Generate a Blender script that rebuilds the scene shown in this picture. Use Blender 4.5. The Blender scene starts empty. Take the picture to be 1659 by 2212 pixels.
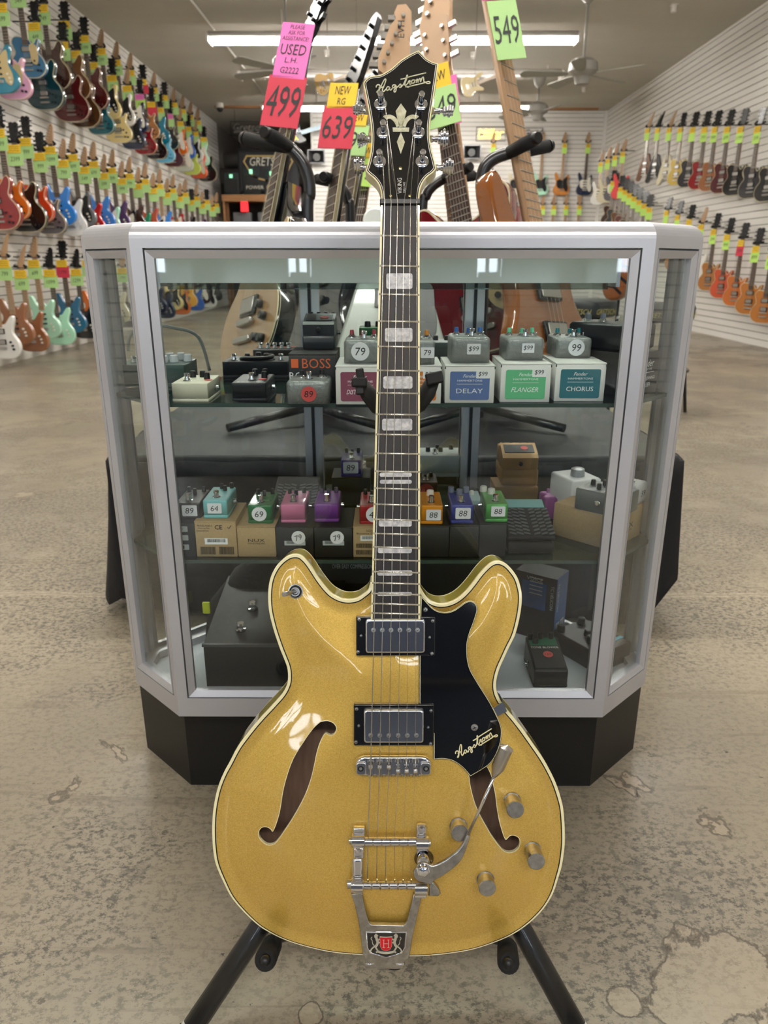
import bpy, math, random
import numpy as np
from mathutils import Vector, Matrix
from mathutils.geometry import delaunay_2d_cdt, tessellate_polygon

sc = bpy.context.scene
C = sc.collection
RN = random.Random(11)

# ---------------------------------------------------------------- camera
F, CX, CY, EYE = 1580.0, 829.5, 1106.0, 0.90      # focal length in pixels of the 1659x2212 frame, eye height
PITCH = math.atan(540 / F)
YAW = math.atan(6.5 / F * math.cos(PITCH))
cd = bpy.data.cameras.new('camera')
cam = bpy.data.objects.new('camera', cd)
C.objects.link(cam)
cam.location = (0, 0, EYE)
cam.rotation_euler = (math.pi / 2 - PITCH, 0, YAW)
cd.sensor_fit = 'HORIZONTAL'
cd.sensor_width = 36
cd.lens = F * 36 / 1659
cd.clip_start = 0.05
cd.clip_end = 80
cd.dof.use_dof = True
cd.dof.focus_distance = 0.86
cd.dof.aperture_fstop = 13.0
sc.camera = cam

# ---------------------------------------------------------------- exposure, world
sc.view_settings.view_transform = 'Standard'
sc.view_settings.look = 'None'
sc.view_settings.gamma = 1
sc.view_settings.use_curve_mapping = False
sc.view_settings.exposure = 0.34
sc.cycles.use_denoising = True
sc.cycles.max_bounces = 10
sc.cycles.glossy_bounces = 6
sc.cycles.transmission_bounces = 8
sc.cycles.transparent_max_bounces = 24
sc.cycles.diffuse_bounces = 4
sc.cycles.sample_clamp_indirect = 4.0
sc.cycles.caustics_reflective = False
sc.cycles.caustics_refractive = False
SKY, TUBE = 12.0, 82.0
w = bpy.data.worlds.new('world')
sc.world = w
w.use_nodes = True
bg = w.node_tree.nodes['Background']
bg.inputs[0].default_value = (0.80, 0.90, 1.0, 1)
bg.inputs[1].default_value = SKY

# the room: x from WL to WR, y from WF (shop windows behind the camera) to WB
WL, WR, WF, WB, ZC = -3.55, 4.20, -6.0, 15.7, 3.63
WINDOWS = [(-2.9, -2.3), (-1.08, -0.80), (0.92, 1.22), (2.4, 3.1)]   # x ranges of the shop windows
WZ0, WZ1 = 0.75, 2.7
for i, (x0, x1) in enumerate(WINDOWS):                                  # daylight through each window
    ld = bpy.data.lights.new('window_daylight', 'AREA')
    ld.shape = 'RECTANGLE'; ld.size = x1 - x0; ld.size_y = WZ1 - WZ0
    ld.cycles.is_portal = True
    lo = bpy.data.objects.new('window_daylight', ld); C.objects.link(lo)
    lo.location = ((x0 + x1) / 2, WF + 0.02, (WZ0 + WZ1) / 2); lo.rotation_euler = (math.pi / 2, 0, 0)

# ---------------------------------------------------------------- small helpers
def hexc(h):
    c = [int(h[i:i + 2], 16) / 255 for i in (0, 2, 4)]
    return tuple(x / 12.92 if x <= 0.04045 else ((x + 0.055) / 1.055) ** 2.4 for x in c)

def raydir(px, py):
    u, v = (px - CX) / F, (py - CY) / F
    c, s = math.cos(PITCH), math.sin(PITCH)
    d = (u, c - v * s, -(s + v * c))
    a, b = math.cos(YAW), math.sin(YAW)
    return Vector((d[0] * a - d[1] * b, d[0] * b + d[1] * a, d[2]))

EYEV = Vector((0, 0, EYE))
def P(px, py, X=None, Y=None, Z=None):            # the point of the place seen at a pixel, on a plane of known x, y or z
    d = raydir(px, py)
    t = X / d.x if X is not None else (Y / d.y if Y is not None else (Z - EYE) / d.z)
    return EYEV + d * t

_mats = {}
def mat(n, c='808080', r=0.5, m=0.0, coat=0.0, spec=0.5, noise=None, bump=None, emit=0, trans=0, ior=1.45,
        objcol=False, flake=None, stretch=None, aniso=0):
    if n in _mats: return _mats[n]
    M = bpy.data.materials.new(n); _mats[n] = M
    M.use_nodes = True
    nt = M.node_tree; N = nt.nodes; L = nt.links
    b = N['Principled BSDF']
    col = (*hexc(c), 1)
    b.inputs['Base Color'].default_value = col
    b.inputs['Roughness'].default_value = r
    b.inputs['Metallic'].default_value = m
    b.inputs['Specular IOR Level'].default_value = spec
    b.inputs['IOR'].default_value = ior
    if coat:
        b.inputs['Coat Weight'].default_value = coat
        b.inputs['Coat Roughness'].default_value = 0.04
    if trans: b.inputs['Transmission Weight'].default_value = trans
    if emit:
        b.inputs['Emission Color'].default_value = col
        b.inputs['Emission Strength'].default_value = emit
    if objcol:
        oi = N.new('ShaderNodeObjectInfo')
        L.new(oi.outputs['Color'], b.inputs['Base Color'])
    if noise or bump or flake:
        tc = N.new('ShaderNodeTexCoord'); vec = tc.outputs['Object']
        if stretch:
            mp = N.new('ShaderNodeMapping'); mp.inputs['Scale'].default_value = stretch
            L.new(vec, mp.inputs['Vector']); vec = mp.outputs['Vector']
    if noise:                                       # (scale, second colour, detail, contrast)
        s, c2, det, con = noise
        nz = N.new('ShaderNodeTexNoise'); nz.inputs['Scale'].default_value = s; nz.inputs['Detail'].default_value = det
        L.new(vec, nz.inputs['Vector'])
        mr = N.new('ShaderNodeMapRange')
        mr.inputs['From Min'].default_value = 0.5 - con; mr.inputs['From Max'].default_value = 0.5 + con
        L.new(nz.outputs['Fac'], mr.inputs['Value'])
        mx = N.new('ShaderNodeMix'); mx.data_type = 'RGBA'
        mx.inputs['A'].default_value = col; mx.inputs['B'].default_value = (*hexc(c2), 1)
        L.new(mr.outputs['Result'], mx.inputs['Factor'])
        L.new(mx.outputs['Result'], b.inputs['Base Color'])
    if bump:                                        # (scale, strength, distance)
        bz = N.new('ShaderNodeTexNoise'); bz.inputs['Scale'].default_value = bump[0]; bz.inputs['Detail'].default_value = 3
        L.new(vec, bz.inputs['Vector'])
        bp = N.new('ShaderNodeBump'); bp.inputs['Strength'].default_value = bump[1]; bp.inputs['Distance'].default_value = bump[2]
        L.new(bz.outputs['Fac'], bp.inputs['Height'])
        L.new(bp.outputs['Normal'], b.inputs['Normal'])
    return M

# ---------------------------------------------------------------- mesh collector
_txt = {}
def text_geo(s):
    if s in _txt: return _txt[s]
    cu = bpy.data.curves.new('t', 'FONT'); cu.body = s; cu.size = 1; cu.resolution_u = 2
    cu.align_x = 'CENTER'; cu.align_y = 'CENTER'
    o = bpy.data.objects.new('t', cu); C.objects.link(o)
    me = bpy.data.meshes.new_from_object(o.evaluated_get(bpy.context.evaluated_depsgraph_get()))
    vs = [tuple(v.co) for v in me.vertices]; fs = [tuple(p.vertices) for p in me.polygons]
    bpy.data.objects.remove(o); bpy.data.curves.remove(cu); bpy.data.meshes.remove(me)
    x = [v[0] for v in vs]; y = [v[1] for v in vs]
    cx, cy, W, H = (min(x) + max(x)) / 2, (min(y) + max(y)) / 2, max(x) - min(x), max(y) - min(y)
    vs = [((v[0] - cx) / H, (v[1] - cy) / H) for v in vs]
    _txt[s] = (vs, fs, W / H)
    return _txt[s]

def smoothpts(p, n=6, closed=True):                 # Catmull-Rom through the points
    out = []; L = len(p)
    rng = range(L) if closed else range(L - 1)
    for i in rng:
        if closed: a, b, c, d = p[i - 1], p[i], p[(i + 1) % L], p[(i + 2) % L]
        else: a, b, c, d = p[max(i - 1, 0)], p[i], p[i + 1], p[min(i + 2, L - 1)]
        for k in range(n):
            t = k / n
            out.append(tuple(0.5 * (2 * b[j] + (c[j] - a[j]) * t + (2 * a[j] - 5 * b[j] + 4 * c[j] - d[j]) * t * t
                                    + (3 * b[j] - a[j] - 3 * c[j] + d[j]) * t ** 3) for j in range(len(b))))
    if not closed: out.append(tuple(p[-1]))
    return out

def area2(o):
    return sum(o[i - 1][0] * o[i][1] - o[i][0] * o[i - 1][1] for i in range(len(o)))

def inset(o, d):                                    # move a counter-clockwise outline inwards by d
    n = len(o); r = []
    for i in range(n):
        a, b, c = o[i - 1], o[i], o[(i + 1) % n]
        e1 = (b[0] - a[0], b[1] - a[1]); e2 = (c[0] - b[0], c[1] - b[1])
        l1 = math.hypot(*e1) or 1e-9; l2 = math.hypot(*e2) or 1e-9
        n1 = (-e1[1] / l1, e1[0] / l1); n2 = (-e2[1] / l2, e2[0] / l2)
        k = max(0.35, 1 + n1[0] * n2[0] + n1[1] * n2[1])
        r.append((b[0] + d * (n1[0] + n2[0]) / k, b[1] + d * (n1[1] + n2[1]) / k))
    return r

def circ(r, n=24, cx=0, cy=0):
    return [(cx + r * math.cos(2 * math.pi * i / n), cy + r * math.sin(2 * math.pi * i / n)) for i in range(n)]

def rrect(x0, x1, y0, y1, r, n=4):
    o = []
    for cx, cy, a in ((x1 - r, y0 + r, -90), (x1 - r, y1 - r, 0), (x0 + r, y1 - r, 90), (x0 + r, y0 + r, 180)):
        for k in range(n + 1):
            t = math.radians(a + 90 * k / n); o.append((cx + r * math.cos(t), cy + r * math.sin(t)))
    return o

class MB:
    def __init__(s, M=None):
        s.v = []; s.f = []; s.mi = []; s.sm = []; s.M = M or Matrix.Identity(4)
    def add(s, vs, fs, mi=0, sm=False):
        k = len(s.v); M = s.M
        s.v += [tuple(M @ Vector(v)) for v in vs]
        for i, f in enumerate(fs):
            s.f.append([k + j for j in f]); s.mi.append(mi[i] if isinstance(mi, list) else mi)
            s.sm.append(sm[i] if isinstance(sm, list) else sm)
        return s
    def loft(s, rings, mi=0, sm=True, cap=(True, True), closed=True):
        n = len(rings[0]); vs = [p for r in rings for p in r]; fs = []; sl = []
        for i in range(len(rings) - 1):
            for j in range(n if closed else n - 1):
                a = i * n + j; b = i * n + (j + 1) % n
                fs.append((a, b, b + n, a + n)); sl.append(sm)
        if cap[0]: fs.append(tuple(range(n - 1, -1, -1))); sl.append(False)
        if cap[1]: fs.append(tuple(range((len(rings) - 1) * n, len(rings) * n))); sl.append(False)
        return s.add(vs, fs, mi, sl)
    def slab(s, o, z0, z1, b=0.0, mi=0, sm=True, seg=2, bb=None, mtop=None):
        if area2(o) < 0: o = o[::-1]
        bb = b if bb is None else bb
        rings = []
        if bb:
            for k in range(seg):
                t = math.pi / 2 * k / seg
                q = inset(o, bb * (1 - math.sin(t))); rings.append([(x, y, z0 + bb * (1 - math.cos(t))) for x, y in q])
        rings.append([(x, y, z0 + bb) for x, y in o])
        rings.append([(x, y, z1 - b) for x, y in o])
        if b:
            for k in range(1, seg + 1):
                t = math.pi / 2 * k / seg
                q = inset(o, b * (1 - math.cos(t))); rings.append([(x, y, z1 - b + b * math.sin(t)) for x, y in q])
        s.loft(rings, mi, sm)
        if mtop is not None: s.mi[-1] = mtop
        return s
    def box(s, x0, x1, y0, y1, z0, z1, mi=0, b=0.0, seg=1, r=None):
        if b or r:
            return s.slab(rrect(x0, x1, y0, y1, r or b, 3), z0, z1, b, mi, True, seg)
        v = [(x, y, z) for x in (x0, x1) for y in (y0, y1) for z in (z0, z1)]
        return s.add(v, [(0, 1, 3, 2), (4, 6, 7, 5), (0, 4, 5, 1), (2, 3, 7, 6), (0, 2, 6, 4), (1, 5, 7, 3)], mi)
    def cyl(s, p0, p1, r0, r1=None, n=16, mi=0, cap=(True, True)):
        p0, p1 = Vector(p0), Vector(p1); d = (p1 - p0).normalized()
        a = d.orthogonal().normalized(); b = d.cross(a); r1 = r0 if r1 is None else r1
        rings = [[tuple(p + (a * math.cos(2 * math.pi * i / n) + b * math.sin(2 * math.pi * i / n)) * r) for i in range(n)] for p, r in ((p0, r0), (p1, r1))]
        return s.loft(rings, mi, True, cap)
    def turn(s, p0, axis, prof, n=20, mi=0):         # profile of (distance along axis, radius)
        p0 = Vector(p0); d = Vector(axis).normalized(); a = d.orthogonal().normalized(); b = d.cross(a)
        rings = [[tuple(p0 + d * h + (a * math.cos(2 * math.pi * i / n) + b * math.sin(2 * math.pi * i / n)) * max(r, 1e-5)) for i in range(n)] for h, r in prof]
        cut = [0]                                     # crisp edges where the profile turns sharply
        for k in range(1, len(prof) - 1):
            a1 = math.atan2(prof[k][1] - prof[k - 1][1], prof[k][0] - prof[k - 1][0]); a2 = math.atan2(prof[k + 1][1] - prof[k][1], prof[k + 1][0] - prof[k][0])
            if abs((a2 - a1 + math.pi) % (2 * math.pi) - math.pi) > 0.62: cut.append(k)
        cut.append(len(prof) - 1)
        for q, (c0, c1) in enumerate(zip(cut, cut[1:])): s.loft(rings[c0:c1 + 1], mi, True, (q == 0, q == len(cut) - 2))
        return s
    def tube(s, pts, r, n=8, mi=0, sq=1.0, closed=False):
        pts = [Vector(p) for p in pts]; rings = []; up = None
        for i, p in enumerate(pts):
            d = (pts[min(i + 1, len(pts) - 1)] - pts[max(i - 1, 0)]).normalized()
            if up is None: up = d.orthogonal().normalized()
            up = (up - d * up.dot(d)).normalized(); b = d.cross(up)
            rr = r[i] if isinstance(r, (list, tuple)) else r
            rings.append([tuple(p + up * math.cos(2 * math.pi * k / n) * rr + b * math.sin(2 * math.pi * k / n) * rr * sq) for k in range(n)])
        return s.loft(rings, mi, True)
    def ball(s, c, r, n=12, mi=0, sc_=(1, 1, 1)):
        m = n // 2 + 1; rings = []
        for i in range(m + 1):
            t = math.pi * (i + 0.02) / (m + 0.04)
            rings.append([(c[0] + r * sc_[0] * math.sin(t) * math.cos(2 * math.pi * k / n), c[1] + r * sc_[1] * math.sin(t) * math.sin(2 * math.pi * k / n), c[2] - r * sc_[2] * math.cos(t)) for k in range(n)])
        return s.loft(rings, mi, True)
    def stroke(s, pts, wd, z, h=0.0004, mi=0, taper=False):      # a raised flat line along 2-D points
        L = []; Rr = []; n = len(pts)
        for i, p in enumerate(pts):
            a = pts[max(i - 1, 0)]; b = pts[min(i + 1, n - 1)]
            dx, dy = b[0] - a[0], b[1] - a[1]; l = math.hypot(dx, dy) or 1e-9
            q = wd[i] / 2 if isinstance(wd, (list, tuple)) else wd / 2
            L.append((p[0] - dy / l * q, p[1] + dx / l * q)); Rr.append((p[0] + dy / l * q, p[1] - dx / l * q))
        vs = []; fs = []
        for i in range(n):
            vs += [(*L[i], z + h), (*Rr[i], z + h), (*L[i], z), (*Rr[i], z)]
        for i in range(n - 1):
            a = 4 * i; b = a + 4
            fs += [(a, a + 1, b + 1, b), (a, b, b + 2, a + 2), (a + 1, a + 3, b + 3, b + 1)]
        fs += [(0, 2, 3, 1), (4 * n - 4, 4 * n - 3, 4 * n - 1, 4 * n - 2)]
        return s.add(vs, fs, mi)
    def plate(s, o, z0, z1, mi=0, holes=()):
        loops = [o] + list(holes)
        flat = [p for l in loops for p in l]
        tri = tessellate_polygon([[Vector((x, y, 0)) for x, y in l] for l in loops])
        k = len(flat)
        vs = [(x, y, z1) for x, y in flat] + [(x, y, z0) for x, y in flat]
        fs = []
        for t in tri:
            a = [flat[i] for i in t]
            t = tuple(t) if area2(a) > 0 else tuple(t)[::-1]
            fs.append(t); fs.append(tuple(i + k for i in t[::-1]))
        st = 0
        for l in loops:
            n = len(l)
            for i in range(n):
                a, b = st + i, st + (i + 1) % n; fs.append((a, a + k, b + k, b))
            st += n
        return s.add(vs, fs, mi)
    def text(s, t, h, x=0, y=0, z=0, mi=0, wd=None, rot=0, sk=0):   # flat lettering in the local x-y plane; wd squeezes to a width
        vs, fs, asp = text_geo(t)
        sx = (wd / asp) if wd else h
        c, n = math.cos(rot), math.sin(rot); out = []
        for a, b in vs:
            a = a * sx + sk * b * h; b = b * h; out.append((x + a * c - b * n, y + a * n + b * c, z))
        return s.add(out, fs, mi)
    def build(s, name, mats, parent=None, mw=None):
        me = bpy.data.meshes.new(name)
        me.from_pydata(s.v, [], s.f)
        for m in (mats if isinstance(mats, (list, tuple)) else [mats]): me.materials.append(m)
        me.polygons.foreach_set('material_index', s.mi)
        me.polygons.foreach_set('use_smooth', s.sm)
        me.update()
        return link(name, me, parent, mw)

def link(name, me, parent=None, mw=None):
    o = bpy.data.objects.new(name, me); C.objects.link(o)
    if parent is not None: o.parent = parent
    if mw is not None: o.matrix_local = mw
    return o

def tag(o, label, cat, group=None, kind=None):
    if label: o['label'] = label
    if cat: o['category'] = cat
    if group: o['group'] = group
    if kind: o['kind'] = kind
    return o

def thing(name, label, cat, loc=(0, 0, 0), rz=0, group=None, M=None):
    o = bpy.data.objects.new(name, None); C.objects.link(o); o.empty_display_size = 0.05
    if M is not None: o.matrix_world = M
    else: o.location = loc; o.rotation_euler = (0, 0, rz)
    return tag(o, label, cat, group)

def struct(name, mb, m):
    o = mb.build(name, m); o['kind'] = 'structure'; return o

T = Matrix.Translation
def Rt(a, ax): return Matrix.Rotation(math.radians(a), 4, ax)
def frame(o, x, y, z):
    return Matrix((( x[0], y[0], z[0], o[0]), (x[1], y[1], z[1], o[1]), (x[2], y[2], z[2], o[2]), (0, 0, 0, 1)))
FRONT = Matrix(((1, 0, 0, 0), (0, 0, -1, 0), (0, 1, 0, 0), (0, 0, 0, 1)))   # local x-y plane stood upright, facing the camera (-y)

# ---------------------------------------------------------------- shared materials
m_white = mat('white_paint', 'd8d4cc', 0.6)
m_black = mat('black_plastic', '0c0c0d', 0.35)
m_blackm = mat('black_matte', '101010', 0.75)
m_chrome = mat('chrome', 'e6e6ea', 0.09, 1.0)
m_nickel = mat('brushed_nickel', 'b8b6b2', 0.28, 1.0)
m_gun = mat('worn_chrome', 'c4c1bc', 0.27, 1.0, noise=(160, '8f8c88', 6, 0.3), bump=(500, 0.12, 0.0004))
m_alu = mat('satin_aluminium', 'c6c6ca', 0.42, 0.55, noise=(6, 'b8b8be', 3, 0.3))
m_green = mat('green_tag_paper', 'a6cc86', 0.7)
m_lime = mat('lime_tag_paper', 'b4dc6c', 0.7)
m_yellow = mat('yellow_tag_paper', 'e0b92c', 0.7)
m_red = mat('red_tag_paper', 'c03347', 0.7)
m_pink = mat('pink_tag_paper', 'e070b4', 0.7)
m_ink = mat('marker_ink', '14181a', 0.6)
m_sticker = mat('white_sticker', 'e6e6ea', 0.5)
m_redst = mat('red_sticker', 'd0504c', 0.5)
# ================================================================ THE ROOM
def floor_material():
    M = bpy.data.materials.new('stained_concrete'); M.use_nodes = True
    nt = M.node_tree; N = nt.nodes; L = nt.links; b = N['Principled BSDF']
    tc = N.new('ShaderNodeTexCoord').outputs['Object']
    def noise(scale, det, st=(1, 1, 1), rough=0.55, dist=0.0):
        mp = N.new('ShaderNodeMapping'); mp.inputs['Scale'].default_value = st; L.new(tc, mp.inputs['Vector'])
        z = N.new('ShaderNodeTexNoise'); z.inputs['Scale'].default_value = scale; z.inputs['Detail'].default_value = det
        z.inputs['Roughness'].default_value = rough; z.inputs['Distortion'].default_value = dist
        L.new(mp.outputs[0], z.inputs['Vector']); return z.outputs['Fac']
    def rng(x, a, b_, c=0.0, d=1.0):
        m = N.new('ShaderNodeMapRange'); m.interpolation_type = 'SMOOTHSTEP'
        for k, v in zip(('From Min', 'From Max', 'To Min', 'To Max'), (a, b_, c, d)): m.inputs[k].default_value = v
        L.new(x, m.inputs['Value']); return m.outputs['Result']
    def mix(f, a, c):
        m = N.new('ShaderNodeMix'); m.data_type = 'RGBA'
        L.new(f, m.inputs['Factor'])
        for k, v in (('A', a), ('B', c)):
            if isinstance(v, str): m.inputs[k].default_value = (*hexc(v), 1)
            else: L.new(v, m.inputs[k])
        return m.outputs['Result']
    def mul(a, c):
        m = N.new('ShaderNodeMath'); m.operation = 'MULTIPLY'; L.new(a, m.inputs[0])
        if isinstance(c, (int, float)): m.inputs[1].default_value = c
        else: L.new(c, m.inputs[1])
        return m.outputs[0]
    base = mix(rng(noise(0.9, 5), 0.35, 0.65), '9c917e', '82796b')
    wear = rng(noise(1.3, 6, rough=0.65), 0.42, 0.60)                    # worn grey areas
    sp1 = rng(noise(75, 10, (1, 1.3, 1), 0.78), 0.48, 0.57)             # short dark scuffs
    c1 = mix(mul(sp1, rng(wear, 0, 1, 0.30, 0.95)), base, '4d4840')
    sp2 = rng(noise(26, 9, (1, 1.25, 1), 0.75, 0.8), 0.51, 0.64)
    c2 = mix(mul(sp2, rng(wear, 0, 1, 0.1, 0.65)), c1, '5d584f')
    blk = rng(noise(60, 6, (1, 1.4, 1), 0.6), 0.665, 0.70)
    c3 = mix(mul(blk, 0.8), c2, '2b2722')
    streak = rng(noise(5, 3, (0.25, 4, 1), 0.5, 1.5), 0.60, 0.66)
    c3 = mix(mul(streak, 0.35), c3, '6a6054')
    pt = noise(3.0, 8, rough=0.60, dist=0.4)                            # patches where the sealer has peeled, with a dark lip
    for (sx_, sy_), rr, am in (((1570, 2140), .17, .16), ((1330, 2165), .05, .15), ((328, 2140), .045, .16), ((95, 2165), .035, .17), ((1450, 2185), .09, .14), ((1380, 1960), .05, .13), ((670, 2190), .03, .15)):
        q_ = P(sx_, sy_, Z=0); dn = N.new('ShaderNodeVectorMath'); dn.operation = 'DISTANCE'; L.new(tc, dn.inputs[0]); dn.inputs[1].default_value = (q_.x, q_.y, 0)
        ad_ = N.new('ShaderNodeMath'); ad_.operation = 'ADD'; L.new(pt, ad_.inputs[0]); L.new(rng(dn.outputs['Value'], 0, rr, am, 0), ad_.inputs[1]); pt = ad_.outputs[0]
    inside = rng(pt, 0.652, 0.657)
    lip = mul(rng(pt, 0.640, 0.651), rng(pt, 0.668, 0.658))
    c4 = mix(mul(inside, 0.4), c3, 'ab9d88')
    c5 = mix(mul(lip, 0.75), c4, '4a4238')
    sx = N.new('ShaderNodeSeparateXYZ'); L.new(tc, sx.inputs[0])       # control joint across the slab
    a = N.new('ShaderNodeMath'); a.operation = 'ADD'; L.new(sx.outputs['Y'], a.inputs[0]); L.new(rng(noise(3, 4), 0, 1, -0.02, 0.02), a.inputs[1])
    s_ = N.new('ShaderNodeMath'); s_.operation = 'SUBTRACT'; L.new(a.outputs[0], s_.inputs[0]); s_.inputs[1].default_value = 1.90
    ab = N.new('ShaderNodeMath'); ab.operation = 'ABSOLUTE'; L.new(s_.outputs[0], ab.inputs[0])
    jl = rng(ab.outputs[0], 0.006, 0.003); c6 = mix(mul(jl, 0.6), c5, '55493c')
    jl2 = mul(rng(ab.outputs[0], 0.02, 0.008), 0.25); c6 = mix(jl2, c6, 'cbbda6')
    L.new(c6, b.inputs['Base Color'])
    L.new(rng(wear, 0, 1, 0.30, 0.46), b.inputs['Roughness'])
    b.inputs['Specular IOR Level'].default_value = 0.35
    bp = N.new('ShaderNodeBump'); bp.inputs['Strength'].default_value = 0.35; bp.inputs['Distance'].default_value = 0.004
    ad = N.new('ShaderNodeMath'); ad.operation = 'SUBTRACT'; L.new(mul(noise(24, 6), 0.5), ad.inputs[0]); L.new(inside, ad.inputs[1])
    L.new(ad.outputs[0], bp.inputs['Height']); L.new(bp.outputs[0], b.inputs['Normal'])
    return M

struct('floor', MB().box(WL - 0.3, WR + 0.3, WF - 0.3, 20.4, -0.2, 0), floor_material())
m_ceil = mat('ceiling_plaster', 'b4b0a6', 0.9, noise=(0.8, 'beb9ae', 4, 0.3), bump=(9, 0.25, 0.02), stretch=(1, 3, 1))
struct('ceiling', MB().box(WL - 0.3, WR + 0.3, WF - 0.3, 20.4, ZC, ZC + 0.2), m_ceil)

m_slat = mat('slatwall_board', 'd6d3ce', 0.55, noise=(1.5, 'cfccc6', 3, 0.3))
m_groove = mat('slatwall_groove', '574f4a', 0.8)
def slats(x0, x1, y0, y1, side, ztop=ZC):           # boards with real grooves between them; side is the way the face looks
    mb = MB(); n = int(ztop / 0.0765)
    for i in range(n + 1):
        z0 = i * 0.0765; z1 = min(z0 + 0.068, ztop)
        if z1 - z0 < 0.01: continue
        mb.box(x0, x1, y0, y1, z0, z1, 0)
    if side == 'x+': mb.box(x0 - 0.05, x0 + 0.002, y0, y1, 0, ztop, 1)
    if side == 'x-': mb.box(x1 - 0.002, x1 + 0.05, y0, y1, 0, ztop, 1)
    if side == 'y-': mb.box(x0, x1, y1 - 0.002, y1 + 0.05, 0, ztop, 1)
    return mb
m_sl = [m_slat, m_groove]
struct('wall_left', slats(WL - 0.014, WL, WF, 17.0, 'x+'), m_sl)
struct('wall_right', slats(WR, WR + 0.014, WF, WB, 'x-'), m_sl)
struct('wall_back', slats(-1.43, WR, WB, WB + 0.014, 'y-'), m_sl)
m_dark_room = mat('stockroom_wall', '77716c', 0.8)
struct('wall_far_left', MB().box(WL - 0.1, WL, 17.0, 20.3, 0, ZC), m_dark_room)
struct('wall_recess', MB().box(WL, -1.2, 19.6, 19.8, 0, ZC), m_dark_room)
struct('wall_recess_side', MB().box(-1.43, -1.36, WB + 0.065, 19.7, 0, ZC), m_dark_room)
mb = MB(); x = WL
zz = [(0, WZ0), (WZ1, ZC)]
for z0, z1 in zz: mb.box(WL, WR, WF - 0.12, WF, z0, z1)
for a, b_ in zip([WL] + [q[1] for q in WINDOWS], [q[0] for q in WINDOWS] + [WR]): mb.box(a, b_, WF - 0.12, WF, WZ0, WZ1)
struct('wall_front', mb, mat('shopfront_reflection_dark', '39404e', 0.6))  # unseen wall, coloured dark to darken reflections in chrome and glass
m_frame = mat('window_frame_metal', '5a5a5c', 0.4, 0.6)
for i, (x0, x1) in enumerate(WINDOWS):
    mb = MB(); nn = 2
    for k in range(nn + 1):
        xx = x0 + (x1 - x0 - 0.05) * k / nn; mb.box(xx, xx + 0.035, WF - 0.10, WF - 0.04, WZ0, WZ1)
    for z in (WZ0, 1.2, 1.7, 2.2, WZ1 - 0.05): mb.box(x0 + 0.05, x1 - 0.05, WF - 0.095, WF - 0.045, z, z + 0.05)
    struct('window_%d' % (i + 1), mb, m_frame)
struct('trim_right_corner', MB().box(WR - 0.05, WR, WB - 0.05, WB, 0, ZC), m_slat)
struct('trim_left_panel_edge', MB().box(-1.47, -1.43, WB - 0.03, WB + 0.02, 0, ZC), m_slat)
struct('baseboard_left', MB().box(WL, WL + 0.012, WF, 17.0, 0, 0.09), m_white)
m_pine = mat('pine_board', '9c6f45', 0.6, noise=(3, '7d5735', 5, 0.3), stretch=(1, 8, 8))
# wood strips on the ceiling, either side of the far light
a = P(465, 232, Z=ZC - 0.02); b_ = P(566, 232, Z=ZC - 0.02); c_ = P(1150, 236, Z=ZC - 0.02); d_ = P(1292, 236, Z=ZC - 0.02)
struct('trim_1', MB().box(a.x, b_.x, a.y - 0.05, a.y + 0.05, ZC - 0.03, ZC), m_pine)
struct('trim_2', MB().box(c_.x, d_.x, c_.y - 0.05, c_.y + 0.05, ZC - 0.03, ZC), m_pine)
# soffit and round duct over the stockroom opening, and the big duct at the top left
m_duct = mat('painted_duct', '6d6a66', 0.5, 0.3)
for i, z in enumerate((3.0, 2.62)):
    struct('beam_%d' % (i + 1), MB().cyl((WL, 17.6 - i * 0.5, z), (-1.43, 17.6 - i * 0.5, z), 0.16, n=20), m_duct)
da = P(40, 22, Y=7.6); db = P(215, -4, Y=7.6)
struct('ceiling_duct', MB().cyl((WL, 7.6, 3.60), (-2.2, 7.6, 3.66), 0.20, n=24), mat('duct_grey', '55565a', 0.45, 0.3))

tag(MB().box(-1.6, 1.7, -5.2, -1.0, 0, .008, b=.003).build('added_dark_mat', mat('reflection_navy', '14171f', .7)), 'long navy mat added behind the camera to darken reflections', 'mat')  # added out of view so pickup covers and pickguard reflect dark
# ---------------------------------------------------------------- ceiling fittings
m_tube = mat('fluorescent_tube', 'fffaf2', 0.4, emit=TUBE)
m_fix = mat('fixture_enamel', 'cfcac2', 0.4)
def strip_light(y, x0, x1, on, label, z=3.42, nt=2, grp='fluorescent strip lights'):
    t = thing('fluorescent_light', label, 'ceiling light', ((x0 + x1) / 2, y, z), group=grp)
    L2 = (x1 - x0) / 2
    mb = MB().slab([(-0.12, 0.012), (0.12, 0.012), (0.045, 0.075), (-0.045, 0.075)], -L2, L2, 0)
    mb.v = [(v[2], v[0], v[1]) for v in mb.v]
    for k in (-1, 1): mb.box(k * L2 - 0.015, k * L2 + 0.015, -0.12, 0.12, -0.045, 0.04)
    for k in (-0.6, 0.6): mb.cyl((k * L2, 0, 0.07), (k * L2, 0, ZC - z), 0.008, n=6)
    mb.build('housing', m_fix, t)
    if on:
        for s_ in (-1, 1):
            tb = MB().cyl((-L2 + 0.02, s_ * 0.045, -0.02), (L2 - 0.02, s_ * 0.045, -0.02), 0.022, n=10)
            tb.build('tube', m_tube, t)
    return t
strip_light(9.75, -2.06, 2.19, True, 'long lit fluorescent strip light across the ceiling, nearer of the two', 3.33)
strip_light(13.7, -2.07, 2.42, True, 'long lit fluorescent strip light nearest the far slatted wall', 3.33)
strip_light(11.5, -2.03, 2.40, False, 'unlit white strip fixture hanging between the two lit strip lights', 3.33, grp=None)
strip_light(5.3, -2.06, 2.19, True, 'fluorescent strip light on the ceiling over the middle of the shop', 3.33)
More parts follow.
